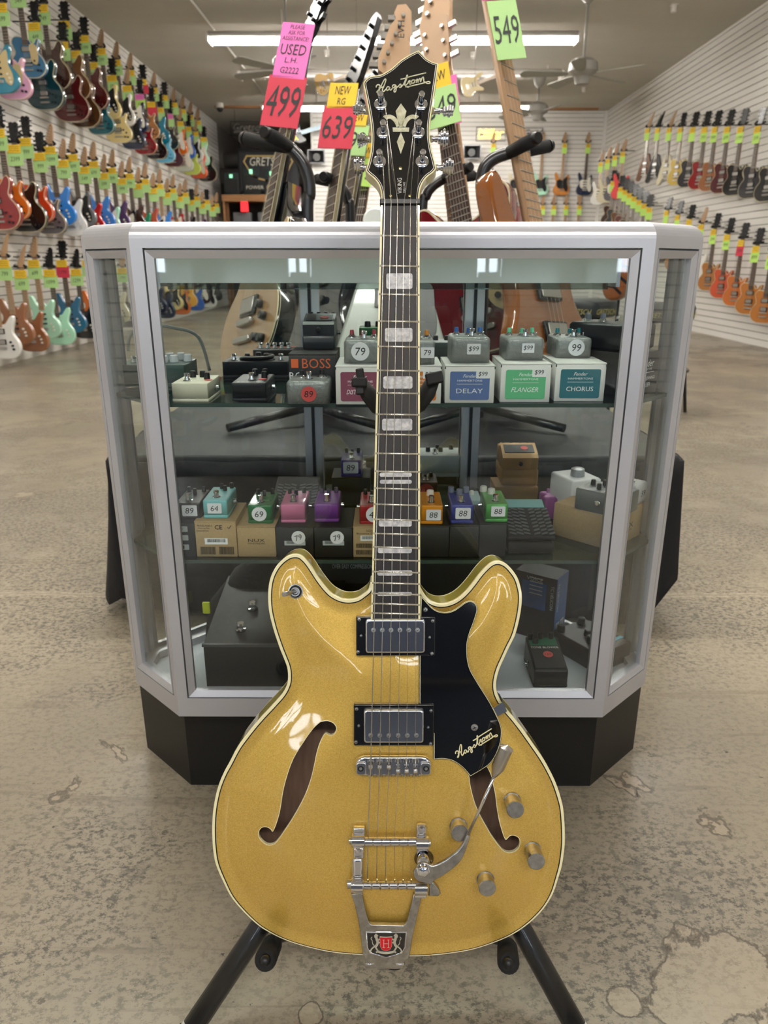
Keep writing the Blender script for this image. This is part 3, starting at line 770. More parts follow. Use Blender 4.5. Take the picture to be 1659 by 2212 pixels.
def kraft_e(mb, W, h):
    k = on_face(mb); k.text('NDS-2', h * .07, -W * .02, h * .88, .0004, 3); k.text('Brownie Distortion', h * .06, 0, h * .79, .0004, 3, wd=W * .8)
    k.plate([(-W * .3, h * .55), (W * .2, h * .55), (W * .2, h * .72), (-W * .3, h * .72)], 0, .0002, 1); barcode(k, -W * .26, W * .16, h * .6, h * .7, 2, 8); barcode(k, -W * .42, W * .2, h * .32, h * .46, 3, 9); barcode(k, -W * .42, W * .2, h * .1, h * .25, 3, 10); merge(mb, k)
def black_left(mb, W, h):
    k = on_face(mb)
    for z in (.80, .55, .27): k.plate(rrect(-W * .35, W * .22, h * (z - .08), h * (z + .08), h * .02), 0, .0003, 4)
    barcode(k, -W * .30, W * .02, h * .76, h * .85, 2, 2); k.plate([(-W * .3, h * .22), (W * .02, h * .22), (W * .02, h * .32), (-W * .3, h * .32)], .0003, .0005, 2); merge(mb, k)
def black_plain(mb, W, h): pass
def mini(lab, L_, R_, B_, T_, Z, c, st, jk=1, kn=((-.6, .80), (0, .68), (.6, .84)), kc=None, kr=.0034, kh=.009, rz=0, word=None):
    t, q = pedal(lab, L_, R_, B_, T_, Z, .075, paint(c), kn, ((-.02, .22),), st, jk, kc, kr, kh, rad=.003, group=MP, rz=rz, txt=((word, 0, .36, .0035, 4),) if word else ())
    return t
K1, k1 = carton('black carton with silver labels at the left end of the lower shelf', 374, 425, 1201, 1128, S2, .085, m_blackbox, black_left)
K2, k2 = carton('kraft carton with printed barcodes and CE mark', 426, 514, 1203, 1126, S2, .095, m_kraft, kraft_a)
K3, k3 = carton('kraft carton with black lettering under the green 69 pedal', 515.5, 597, 1203, 1137, S2, .095, m_kraft, kraft_b)
K4, k4 = carton('black carton with round 79 sticker under the pink pedal', 598.5, 678.5, 1204, 1138, S2, .095, m_blackbox, black_c('79'))
K5, k5 = carton('black carton with round 79 sticker under the purple pedal', 680, 762, 1204, 1138, S2, .095, m_blackbox, black_c('79'))
K6, k6 = carton('kraft carton with barcodes beside the guitar neck', 763.5, 842, 1204, 1138, S2, .095, m_kraft, kraft_e)
K7, k7 = carton('plain black carton under the orange pedal', 893, 969, 1203, 1136, S2, .095, m_blackbox, black_plain)
K8, k8 = carton('plain black carton under the royal blue pedal', 970, 1032, 1203, 1135, S2, .095, m_blackbox, black_plain)
K9, k9 = carton('plain black carton under the bright green pedal', 1033.5, 1091, 1203, 1131, S2, .095, m_blackbox, black_plain)
e_ = .0006
mini('black mini pedal with 89 sticker at the left end', 381, 434, 1122, 1087, S2 + k1[3] + e_, '242326', ('sq', '89', .15, .55, .42))
mini('aqua mini pedal with 64 sticker', 440, 493, 1119, 1081, S2 + k2[3] + e_, '7cc0c4', ('sq', '64', -.05, .56, .36), kn=((-.1, .86), (.3, .7), (.7, .9)), word='Chorus')
mini('green mini pedal with round 69 sticker', 536, 589, 1130, 1092, S2 + k3[3] + e_, '1f6a3c', ('round', '69', -.05, .52, .40), word='Tube Drive')
mini('pink mini pedal without sticker', 607, 660, 1129, 1090, S2 + k4[3] + e_, 'd87ca4', None)
mini('purple mini pedal right of the pink one', 680, 732, 1127, 1089, S2 + k5[3] + e_, '7c3a94', None, kc=mat('smoky_knob', '3c2f48', .2))
mini('red mini pedal half hidden by the guitar neck', 777, 829, 1132, 1092, S2 + k6[3] + e_, 'a01c28', ('round', '49', .2, .52, .42), -1)
mini('orange mini pedal with 88 sticker and white knob', 909, 956, 1132, 1092, S2 + k7[3] + e_, 'd98a1c', ('sq', '88', .15, .5, .36), 0, ((.0, .72),), m_white, .0062, .009)
mini('royal blue mini pedal with 88 sticker', 973, 1022, 1130, 1091, S2 + k8[3] + e_, '23308c', ('sq', '88', .08, .55, .38), -1, ((.0, .72), (-.7, .9), (.7, .9)), mat('clear_grey_knob', '6a7080', .1), .0055, .010)
mini('bright green mini pedal with 88 sticker and white knob', 1048, 1096, 1127, 1089, S2 + k9[3] + e_, '48a048', ('sq', '88', .12, .6, .36), -1, ((-.1, .74), (-.75, .92)), m_white, .0062, .009)
# second row of the lower shelf
tB, gB2 = carton('low black carton under the indigo pedal', 718, 800, 1092, 1032, S2, .07, m_blackbox, None)
t = mini('indigo mini pedal with 89 sticker on the low black carton, back row', 737, 781, 1030, 994, S2 + gB2[3] + e_, '3a2f86', ('sq', '89', -.05, .55, .42))
def wah(label, L_, R_, B_, T_, Z, D, padm, toe=None, shift=0):
    x0, x1, Y, h = span(L_, R_, B_, T_, Z); W = x1 - x0; hw = W / 2
    t = thing('wah_pedal', label, 'effects pedal', ((x0 + x1) / 2, Y + shift, Z))
    MB().box(-hw * .98, hw * .98, 0, D, 0, h * .45, b=.003).build('base', m_blackm, t)
    sl = .55 * h / D * .8
    Mx = T((0, -.002, h * .52)) @ Matrix.Rotation(math.atan(.26), 4, 'X')
    MB(Mx).box(-hw, hw, 0, D * .98, 0, h * .20, b=.002).build('rocker', m_blackm, t)
    if toe: MB(Mx).box(-hw * .9, hw * .9, D * .74, D * .96, h * .20, h * .23).build('toe_plate', toe, t)
    mb = MB(Mx)
    for i in range(8):
        for j in range(6):
            s_ = 1 if j >= 3 else -1; xa = hw * (-.88 + j * .30 + (.12 if j >= 3 else 0)); y0 = D * (.03 + i * .088)
            if toe is None or y0 < D * .70:
                mb.plate([(xa, y0 + (.004 if s_ < 0 else 0)), (xa + hw * .25, y0 + (0 if s_ < 0 else .004)), (xa + hw * .25, y0 + .005 + (0 if s_ < 0 else .004)), (xa, y0 + .005 + (.004 if s_ < 0 else 0))], h * .2, h * .24)
    mb.build('grip_tread', padm, t)
    return t
m_rub = mat('ribbed_rubber', '3a3c3f', .5)
wah('black rocker pedal with teal toe plate right of the bright green pedal', 1094, 1197, 1197, 1142, S2, .115, m_rub, mat('teal_plate', '5a9696', .4))
wah('black rocker pedal with ribbed tread in the back row', 585, 682, 1120, 1088, S2, .12, m_rub, None)
t, q = pedal('beige carton under the beige stomp pedal', 1068, 1160, 1085, 1052, S2, .07, mat('beige_board', 'b8945e', .6), (), (), None, 0, rad=.001, seam=False, name='pedal_box')
t['category'] = 'box'
stomp('beige stomp pedal with red 89 sticker, back row of the lower shelf', 1083, 1161, 1048, 968, S2 + q[1] + .0005, mat('beige_shell', 'c39a62', .4), mat('matt_black_pad', '202020', .5), m_redst, .085)
pedal('white pedal with black knobs and red stickers behind the orange pedal', 908, 1025, 1060, 1012, S2 + .02, .07, mat('pale_enamel', 'b8c0be', .4), ((-.6, .5), (-.2, .8), (-.1, .5), (.35, .8)), ((-.35, .2), (.75, .25)), None, 0, m_black, .005, .010, rad=.002, shift=.10)
pedal('small dark red pedal with 119 sticker right of the guitar neck', 897, 947, 1090, 1052, S2 + .015, .06, mat('oxblood_enamel', '3a1418', .3), ((-.5, .7), (.5, .7)), ((0, .3),), ('red', '119', 0, .5, .42), 0, m_black, .004, .008, rad=.002, shift=.03)
t, q = pedal('pale blue pedal behind the royal blue pedal', 985, 1042, 1120, 1088, S2, .06, mat('pale_blue_enamel', '8aa6a4', .4), ((-.5, .6), (.4, .6)), (), None, 0, m_white, .004, .008, rad=.002, shift=.02)
# purple flower-shaped pedal
pp = P(1206, 1128, Z=S2)
t = thing('flower_pedal', 'purple flower-shaped pedal between the rocker pedal and the grey pedal', 'effects pedal', (pp.x, pp.y + .035, S2))
fo = [((.026 + .006 * math.cos(5 * a)) * math.cos(a), (.026 + .006 * math.cos(5 * a)) * math.sin(a)) for a in [2 * math.pi * k / 50 for k in range(50)]]
MB().slab(fo, 0, .042, .003).build('enclosure', mat('violet_enamel', '8a4a86', .3), t)
MB().slab(inset(fo, .004), .0415, .0425, 0).build('faceplate', mat('lilac_panel', 'c48cc0', .35), t)
for x in (-.012, 0, .012): knob_mesh('knob', t, x, .010, .042, .0035, .008, mat('lilac_knob', '9c6a9c', .2))
footswitch(t, 0, -.012, .042)
# kraft carton, grey pedal and two white pedals in the right corner
def nux_side(mb, W, h):
    k = on_face(mb); k.text('NUX', h * .16, 0, h * .5, .0004, 2, wd=W * .42); k.text('MINI PEDAL', h * .06, 0, h * .36, .0004, 3, wd=W * .4); merge(mb, k)
box3('pedal_box', 'large kraft carton turned towards the right corner pane', 'box', (.400, 1.150, S2), 44, .105, .108, .058, m_kraft, nux_side)
t = box3('effects_pedal', 'grey metal pedal with black knobs on the large kraft carton', 'effects pedal', (.343, 1.130, S2 + .0585), -42, .082, .062, .036, mat('grey_metal', '7e8080', .35, .5), None, .0015, 'enclosure')
for x, y in ((-.028, .035), (-.012, .045), (-.010, .020)): knob_mesh('knob', t, x, y, .036, .0042, .009, m_black)
MB().box(.005, .036, .008, .05, .036, .0368).build('faceplate', m_sticker, t)
MB(T((.0, -.0004, .018)) @ FRONT).turn((0, 0, 0), (0, 0, 1), [(0, .005), (.003, .005), (.004, .003)], 14).build('jack_socket', m_chrome, t)
t = box3('effects_pedal', 'white pedal with 59 written on it, in the right corner pane', 'effects pedal', (.430, 1.180, S2 + .0585), 45, .044, .055, .036, mat('gloss_white', 'd8d8da', .3), None, .003, 'enclosure')
MB(T((.006, -.0005, .018)) @ FRONT).text('59', .010, 0, 0, 0, 0, sk=.2).build('price_number', m_ink, t)
footswitch(t, -.005, .018, .036); knob_mesh('knob', t, -.010, .042, .036, .009, .012, mat('white_knob', 'd0d0d2', .35))
knob_mesh('knob', t, .014, .045, .036, .004, .010, m_black)
t = box3('effects_pedal', 'white pedal with one large silver knob behind the grey metal pedal', 'effects pedal', (.352, 1.235, S2), 20, .06, .07, .085, mat('gloss_white', 'd8d8da', .3), None, .003, 'enclosure')
knob_mesh('knob', t, 0, .03, .085, .013, .014, mat('silver_knob', 'b4b6b8', .3, .5))
# --- floor of the case
def px_box(name, label, cat, L_, R_, B_, T_, Z, D, m, part='body', b=.002, rz=0):
    x0, x1, Y, h = span(L_, R_, B_, T_, Z); W = x1 - x0
    t = thing(name, label, cat, ((x0 + x1) / 2, Y, Z), math.radians(rz)); MB().box(-W / 2, W / 2, 0, D, 0, h, 0, b=b).build(part, m, t); return t, (W, h, Y)
m_fb = mat('floorboard_black', '161617', .45)
x0, x1, Y_, h_ = span(447, 800, 1483, 1392, DK); W_ = x1 - x0
t = thing('floor_multi_effects', 'large black multi-effects floor unit with chrome switches on the case floor', 'effects pedal', ((x0 + x1) / 2, Y_, DK))
mb = MB(); D_ = .22
mb.loft([[(-W_ / 2, 0, 0), (W_ / 2, 0, 0), (W_ / 2, 0, h_), (-W_ / 2, 0, h_)], [(-W_ / 2, D_, 0), (W_ / 2, D_, 0), (W_ / 2, D_, h_ + .03), (-W_ / 2, D_, h_ + .03)]], 0, False).build('chassis', m_fb, t)
MB().box(-W_ / 2 - .002, W_ / 2 + .002, -.003, .002, h_ - .004, h_ + .001).build('front_lip', mat('dull_grey_edge', '4a4c50', .4, .5), t)
for x, y in ((-.085, .04), (-.075, .105), (-.015, .04), (.06, .04), (.0, .105)):
    MB().turn((x, y, h_ + .03 * y / D_), (0, 0, 1), [(0, .009), (.002, .009), (.003, .004), (.010, .004), (.011, .007), (.015, .006), (.015, 0)], 16).build('footswitch', m_chrome, t)
MB().box(-.03, .09, .15, .2, h_ + .02, h_ + .033).build('screen', mat('dark_screen', '0a0c10', .1), t)
# nylon gig bags slumped in both corners
def softbag(name, label, pts, rad, m, cat='bag'):
    mb = MB()
    rings = []
    N_ = 14
    for (cx, cy, cz), (rx, ry) in zip(pts, rad):
        rings.append([(cx + rx * math.copysign(abs(math.cos(a)) ** .7, math.cos(a)) * (1 + .06 * math.sin(3 * a + cz * 60)), cy + ry * math.copysign(abs(math.sin(a)) ** .7, math.sin(a)), cz) for a in [2 * math.pi * k / N_ for k in range(N_)]])
    mb.loft(rings, 0, True)
    return tag(mb.build(name, m), label, cat)
m_ny = mat('black_nylon', '141415', .8, bump=(40, .6, .004))
o = softbag('gig_bag', 'slumped black nylon bag left of the multi-effects unit', [(-.27, 1.30, .20), (-.275, 1.30, .215), (-.275, 1.31, .27), (-.26, 1.33, .32), (-.235, 1.35, .35), (-.22, 1.36, .357)], [(.07, .06), (.085, .075), (.07, .06), (.045, .04), (.02, .02), (.002, .002)], m_ny)
tag(MB().box(-.352, -.338, 1.262, 1.268, .262, .285, b=.001).build('hang_tag', mat('neon_yellow_tag', 'c8d22c', .5)), 'small neon yellow tag at the slumped black bag', 'tag')
softbag('gig_bag', 'black nylon bag on the case floor behind the waist of the gold guitar', [(.145, 1.12, .20), (.15, 1.125, .22), (.155, 1.13, .26), (.15, 1.14, .30), (.13, 1.15, .325), (.12, 1.15, .33)], [(.025, .03), (.035, .04), (.033, .04), (.026, .03), (.012, .012), (.001, .001)], m_ny)
def comp_deco(mb, W, h):
    k = on_face(mb); k.plate([(-W * .32, h * .80), (W * .10, h * .80), (W * .10, h * .84), (-W * .32, h * .84)], 0, .0003, 4)
    k.text('OVER EASY COMPRESSION LIMITER', h * .04, W * -.08, h * .66, .0004, 4, wd=W * .6)
    k.plate(circ(.009, 18, -W * .44, h * .74), 0, .0004, 1); k.text('3', .008, -W * .42, h * .74, .0006, 2); merge(mb, k)
def bk(name, label, x0, x1, y, z0, z1, D, deco=None, m=m_blackbox):
    return box3(name, label, 'box', ((x0 + x1) / 2, y, z0), 0, x1 - x0, D, z1 - z0, m, deco)
bk('equipment_box', 'black box lettered as a compression limiter behind the left cutaway', -.125, .045, 1.30, DK, .42, .12, comp_deco)
bk('equipment_box', 'black box with two grey labels behind the right cutaway', .055, .20, 1.31, DK, .43, .12, lambda mb, W, h: (lambda k: (k.plate([(-W * .2, h * .72), (-W * .02, h * .72), (-W * .02, h * .88), (-W * .2, h * .88)], 0, .0003, 4), k.plate([(W * .05, h * .72), (W * .3, h * .72), (W * .3, h * .88), (W * .05, h * .88)], 0, .0003, 4), merge(mb, k)))(on_face(mb)))
# tall blue-and-black box
t = thing('equipment_box', 'tall blue and black box standing on the case floor at the right', 'box', tuple(P(1193, 1391, Z=DK)), 0)
mb = MB().box(-.085, 0, 0, .055, 0, .135, 1); mb.box(-.0852, -.0001, -.0004, .0552, .1351, .1355, 0)
mb.add([(0, 0, 0), (.0004, 0, 0), (.0004, .055, 0), (0, .055, 0), (0, 0, .135), (.0004, 0, .135), (.0004, .055, .135), (0, .055, .135)], [(0, 1, 5, 4), (1, 2, 6, 5), (2, 3, 7, 6), (4, 5, 6, 7)], 2)
t.rotation_euler = (0, 0, math.radians(-35))
k = MB(T((0, -.0006, 0)) @ FRONT); k.plate([(-.07, .065), (-.02, .065), (-.02, .12), (-.07, .12)], 0, .0003, 2); k.text('TC HELICON', .006, -.008, .095, .0004, 3, rot=-math.pi / 2); k.text('VOICE', .008, -.045, .126, .0006, 3)
for q in range(5): k.plate([(-.055, .095 + q * .008), (-.028, .095 + q * .008), (-.028, .097 + q * .008), (-.055, .097 + q * .008)], .0003, .0006, 3)
merge(mb, k)
k = MB(T((.001, .025, 0)) @ Rt(90, 'Z') @ FRONT); k.text('TC HELICON', .007, -.016, .095, 0, 3, rot=-math.pi / 2)
for q in (-.010, .012): k.plate([(q - .008, .015), (q + .008, .015), (q + .008, .04), (q - .008, .04)], 0, .0003, 3); barcode(k, q - .007, q + .007, .018, .038, 4, 3)
merge(mb, k)
mb.build('carton', [mat('dark_top', '1c2230', .5), mat('black_print', '14161c', .4), mat('blue_print', '25508e', .4), m_grey_lbl, m_ink], t)
t, q = pedal('black and green stomp pedal with red 120 sticker on the case floor', 1152, 1225, 1485, 1449, DK, .095, mat('black_shell', '18181a', .4), ((-.75, .92), (-.1, .95), (.55, .95), (-.5, .8)), (), None, -1, m_black, .0055, .011, rad=.003, slope=.16, txt=(('TONE BLOWER', 0, .66, .005, 4),))
Mx = Matrix.Rotation(math.atan(.16), 4, 'X')
MB(T((0, .068, q[1] + .16 * .068 + .0003)) @ Mx).box(-q[0] * .42, q[0] * .42, 0, .022, 0, .0008).build('green_panel', mat('green_panel', '24614a', .4), t)
k = MB(T((0.002, .042, q[1] + .16 * .042 + .0014)) @ Mx); k.plate(circ(.0085, 20), 0, .0004, 0); k.text('120', .006, 0, 0, .0006, 1); k.build('price_sticker', [m_redst, m_ink], t)
MB(T((0, .006, q[1] + .16 * .006 + .0002)) @ Mx).box(-q[0] * .44, q[0] * .44, 0, .054, 0, .001).build('treadle_pad', mat('black_pad', '202022', .6), t)
t = box3('effects_pedal', 'wide dark grey pedal with black knobs in the right floor corner', 'effects pedal', (.413, 1.172, DK), 33, .088, .112, .040, mat('dark_brown_metal', '26242a', .35, .3), None, .002, 'enclosure')
for x, y in ((-.035, .10), (-.005, .06), (.02, .10), (-.02, .04)): knob_mesh('knob', t, x, y, .040, .008, .013, m_black)
MB().box(-.01, .045, .018, .026, .040, .0408).build('cyan_stripe', mat('cyan_stripe', '6ab4cc', .4), t)
# ================================================================ THE GOLD GUITAR
cr = Vector((math.cos(YAW), math.sin(YAW), 0))                        # camera right, up, back
cf = raydir(CX, CY).normalized(); cu_ = cr.cross(cf); cb_ = -cf
ALPHA = math.radians(5)
gup = cu_ * math.cos(ALPHA) + cb_ * math.sin(ALPHA); gn = cb_ * math.cos(ALPHA) - cu_ * math.sin(ALPHA)
go = EYEV + raydir(829.5, 1790) * .842
GB = frame(go, cr, gup, gn)                                            # body frame: x right, y to the head, z to the viewer
def fpt(Fr, px, py, h):
    inv = Fr.inverted(); o = inv @ EYEV; d = (inv.to_3x3() @ raydir(px, py)); t = (h - o.z) / d.z
    return (o.x + d.x * t, o.y + d.y * t)
def G(px, py, h=0.0): return fpt(GB, px, py, h)
def GL(pts, h=0.0): return [G(a, b, h) for a, b in pts]
# neck frame: 3 degrees back from the body plane, 18 mm above it at the end of the fingerboard
yj = G(850, 1340, .018)[1]
NECK = GB @ T((0, yj, .018)) @ Rt(3.0, 'X')
NECK = NECK  # +X rotation tips +y towards +z; use negative to lean away
NECK = GB @ T((0, yj, .018)) @ Rt(-3.0, 'X')
def K(px, py, h=0.0): return fpt(NECK, px, py, h)
yn = K(865, 436)[1]
HEAD = NECK @ T((0, yn, -.0015)) @ Rt(-12.0, 'X')
def Hd(px, py, h=0.0): return fpt(HEAD, px, py, h)
GBi = GB.inverted()

m_gold = bpy.data.materials.new('metallic_gold_lacquer'); m_gold.use_nodes = True
def gold_nodes(M, c1, c2):
    nt = M.node_tree; N = nt.nodes; L = nt.links; b = N['Principled BSDF']
    tc = N.new('ShaderNodeTexCoord').outputs['Object']
    vz = N.new('ShaderNodeTexVoronoi'); vz.inputs['Scale'].default_value = 1500; L.new(tc, vz.inputs['Vector'])
    mx = N.new('ShaderNodeMix'); mx.data_type = 'RGBA'
    mx.inputs['A'].default_value = (*hexc(c1), 1); mx.inputs['B'].default_value = (*hexc(c2), 1)
    sp = N.new('ShaderNodeSeparateColor'); L.new(vz.outputs['Color'], sp.inputs[0]); L.new(sp.outputs[0], mx.inputs['Factor'])
    L.new(mx.outputs['Result'], b.inputs['Base Color'])
    b.inputs['Metallic'].default_value = 0.55; b.inputs['Roughness'].default_value = 0.42
    b.inputs['Coat Weight'].default_value = 1.0; b.inputs['Coat Roughness'].default_value = 0.03; b.inputs['Coat IOR'].default_value = 1.5
    nz = N.new('ShaderNodeBump'); nz.inputs['Strength'].default_value = 0.10; nz.inputs['Distance'].default_value = 0.0005
    L.new(sp.outputs[1], nz.inputs['Height']); L.new(nz.outputs[0], b.inputs['Normal'])
gold_nodes(m_gold, 'dab45a', 'c29c40')
m_gold2 = bpy.data.materials.new('aged_gold_side_lacquer'); m_gold2.use_nodes = True; gold_nodes(m_gold2, 'bcae40', 'a69832')
m_bind = mat('cream_binding', 'e6dcae', 0.3, coat=.6); m_purf = mat('black_purfling', '0c0b0a', 0.3)
m_inner = mat('inner_mahogany', '8c6f5c', 0.75, noise=(30, '775a49', 4, .3), stretch=(6, 1, 1))
m_guard = mat('gloss_black_guard', '06070b', 0.06, coat=1.0, spec=.6)
m_hface = mat('gloss_black_headplate', '07080c', 0.12, coat=1.0)
m_board = mat('rosewood_board', '211a1a', 0.5, noise=(90, '100c0d', 5, .3), stretch=(8, 1, 1))
m_pearl = mat('pearloid', 'd4d2d0', 0.2, noise=(190, 'a8a8ac', 3, .14), coat=.8)
m_pearl2 = mat('aged_pearloid', 'dcd8bc', 0.2, noise=(120, 'b9b594', 3, .14), coat=.8)
m_string = mat('string_steel', 'c9c4b8', 0.25, 1.0); m_brass = mat('string_ball_end', 'd8c27a', .25, 1.0)

BODY = [(799.6,1259),(795,1274),(783,1284.5),(771,1292),(756,1295),(738,1293),(718,1283),(703,1268),(688,1248),(674.5,1227),(662.5,1210.7),(650.4,1200),(638.4,1197),(624.8,1199.4),(609.7,1209),(596,1224),(585.6,1244),(580.3,1266),(578.8,1290.5),(580.3,1314.7),(585,1339),(592.4,1366),(604,1400),(613,1422.6),(620,1442),(622,1460),(620,1478),(610,1498),(590.7,1520.5),(568,1544.7),(548.5,1567),(530.4,1590),(512,1615.5),(494,1649.5),(483,1669.6),(472.4,1695),(465,1722),(459.6,1755.5),(457.8,1793),(459.6,1831),(465.6,1867),(483.4,1908.6),(500.3,1940),(526.8,1971),(555.7,1997.8),(579.8,2013.5),(608.8,2028),(645,2041),(693,2053),(729,2059),(782,2063.4),(833,2066),(883,2066),(921,2065),(972,2060),(1022.5,2051),(1073,2034.6),(1111,2017),(1144,1994),(1174.4,1963.7),(1194.7,1931),(1207,1895),(1215,1866),(1219.8,1831),(1220.6,1801),(1218,1755.6),(1213,1728.5),(1201,1692),(1186,1660.7),(1171,1635),(1150,1604.4),(1130.6,1577),(1111,1551.6),(1094.4,1532),(1081,1512.5),(1073.3,1494),(1072,1476),(1075,1458),(1081,1440),(1088.4,1424),(1100,1398.5),(1112.5,1373),(1121.5,1340),(1126.8,1308),(1127.5,1285.5),(1125,1270),(1118.5,1249),(1106.5,1231),(1093,1217.7),(1078,1211.6),(1064,1214),(1050.7,1223.7),(1035.6,1240),(1020.6,1260),(1005.5,1278),(990.4,1291.5),(975,1300),(960,1304),(945,1303.6),(930,1297.5),(918,1285.5),(909,1270.4)]
out = smoothpts(GL(BODY), 4, False)
if area2(out) < 0: out = out[::-1]
FH_L = [(694,1561),(707.7,1558.6),(721,1563.7),(726.4,1574),(721,1585.4),(712.8,1588),(704.3,1584.3),(699,1588),(690.8,1604),(684,1624.7),(677,1658.6),(670,1686),(657,1719.7),(636.5,1758),(616,1790),(599,1815),(589,1823.7),(575.5,1825),(562,1815),(558,1802),(563.6,1791),(573.8,1787.5),(584,1791),(589.7,1796),(599,1774),(606,1747),(611,1713),(619.5,1679),(633,1641.7),(653.5,1607.8),(673.8,1579),(687.4,1565.4)]
FH_R = [(1013,1660),(1014,1680),(1017,1701),(1024.7,1730),(1035,1755.6),(1050,1782.7),(1062.3,1803.8),(1077.4,1825),(1088,1837),(1098.5,1842),(1111,1841),(1121,1833),(1123.6,1820.4),(1119.6,1811.4),(1110.5,1806.5),(1101.5,1806.8),(1091.7,1813.6),(1083.4,1793),(1077.4,1770.7),(1072.9,1745),(1069.9,1718),(1065.3,1695.3),(1060.8,1675.7),(1051.8,1657.7),(1042,1645),(1025,1640)]
AH = .0105
fhl = smoothpts(GL(FH_L, AH * .8), 3); fhr = smoothpts(GL(FH_R, AH * .8), 3)
OUTN = np.array(out)
def edge_dist(x, y):
    d = OUTN - np.array((x, y)); return float(np.sqrt((d * d).sum(1)).min())
def arch(x, y):
    d = edge_dist(x, y)
    t = min(max((d - .010) / .085, 0), 1)
    return AH * (t * t * (3 - 2 * t)) - .0012 * math.exp(-((d - .014) / .007) ** 2)
guitar = thing('electric_guitar', 'gold semi-hollow electric guitar with black pickguard and tailpiece arm, on a stand in front', 'guitar', M=GB)

def in_poly(p, poly):
    x, y = p; c = False; n = len(poly); j = n - 1
    for i in range(n):
        if (poly[i][1] > y) != (poly[j][1] > y) and x < (poly[j][0] - poly[i][0]) * (y - poly[i][1]) / (poly[j][1] - poly[i][1]) + poly[i][0]: c = not c
        j = i
    return c
_in1 = inset(out, 1.0)
YB = G(833, 2066)[1]
def rim(d):                                           # the binding shows thinner towards the tail
    r = []
    for (x, y), (u, v) in zip(out, _in1):
        k = .45 + .55 * min(max((y - YB - .01) / .11, 0), 1); r.append((x + (u - x) * d * k, y + (v - y) * d * k))
    return r
def build_top():
    top = rim(.0044); cons = [top, fhl, fhr]
    pts = [p for l in cons for p in l]; edges = []; st = 0
    for l in cons:
        edges += [(st + i, st + (i + 1) % len(l)) for i in range(len(l))]; st += len(l)
    P0 = np.array(pts); xs = OUTN[:, 0]; ys = OUTN[:, 1]; g = .0055; row = 0
    y = ys.min()
    while y < ys.max():
        x = xs.min() + (g / 2 if row % 2 else 0)
        while x < xs.max():
            if np.abs(P0 - np.array((x, y))).sum(1).min() > .0032 and in_poly((x, y), top): pts.append((x, y))
            x += g
        y += g * .87; row += 1
    vs, _, fs, _, _, _ = delaunay_2d_cdt([Vector(p) for p in pts], edges, [], 0, 1e-6)
    V = [(v.x, v.y, arch(v.x, v.y)) for v in vs]; keep = []
    for f in fs:
        c = (sum(vs[i].x for i in f) / 3, sum(vs[i].y for i in f) / 3)
        if in_poly(c, top) and not in_poly(c, fhl) and not in_poly(c, fhr):
            keep.append(tuple(f) if area2([(vs[i].x, vs[i].y) for i in f]) > 0 else tuple(f)[::-1])
    mb = MB(); mb.add(V, keep, 0, True)
    return mb
body = build_top().build('body_top', m_gold, guitar)
for nm, fh in (('f_hole', fhl), ('f_hole', fhr)):                     # cream edge of the cut through the top
    mb = MB(); o = fh if area2(fh) > 0 else fh[::-1]
    z = [arch(x, y) for x, y in o]
    mb.loft([[(x, y, q + .0002) for (x, y), q in zip(inset(o, -.0007), z)], [(x, y, q + .0003) for (x, y), q in zip(o, z)], [(x, y, q - .0042) for (x, y), q in zip(o, z)]], 0, False, (False, False))
    mb.build(nm, m_bind, guitar)
sd = MB(); DEP = .046
sd.loft([[(x, y, -.0055) for x, y in out], [(x, y, -DEP + .004) for x, y in out]], 0, True, (False, False))
sd.build('body_side', m_gold2, guitar)
bd = MB()
bd.loft([[(x, y, -.0055) for x, y in out], [(x, y, -.0006) for x, y in out], [(x, y, 0.0001) for x, y in rim(.0006)], [(x, y, 0.0003) for x, y in rim(.0034)]], 0, False, (False, False))
bd.loft([[(x, y, 0.0003) for x, y in rim(.0034)], [(x, y, 0.0002) for x, y in rim(.0046)], [(x, y, -.001) for x, y in rim(.0046)]], 1, False, (False, False))
bd.loft([[(x, y, -DEP + .004) for x, y in out], [(x, y, -DEP) for x, y in out], [(x, y, -DEP - .0005) for x, y in inset(out, .004)]], 0, False, (False, False))
bd.build('binding', [m_bind, m_purf], guitar)
bk_ = MB(); tri = tessellate_polygon([[Vector((x, y, 0)) for x, y in out]])
vb = [(x, y, -DEP) for x, y in inset(out, .002)]
bk_.add(vb, [tuple(t) if area2([out[i] for i in t]) < 0 else tuple(t)[::-1] for t in tri], 0)
vb2 = [(x, y, -DEP + .004) for x, y in inset(out, .003)]
bk_.add(vb2, [tuple(t) if area2([out[i] for i in t]) > 0 else tuple(t)[::-1] for t in tri], 1)
io = inset(out, .003); bk_.loft([[(x, y, -DEP + .004) for x, y in io], [(x, y, -.006) for x, y in io]][::-1], 1, True, (False, False))
bk_.build('body_back', [m_gold2, m_inner], guitar)
(cx0, cy0), (cx1, cy1) = G(770, 2050), G(925, 1290)
MB().box(G(800, 1700)[0], G(900, 1700)[0], cy0, G(850, 1330)[1], -DEP + .004, -.003).build('center_block', m_inner, guitar)

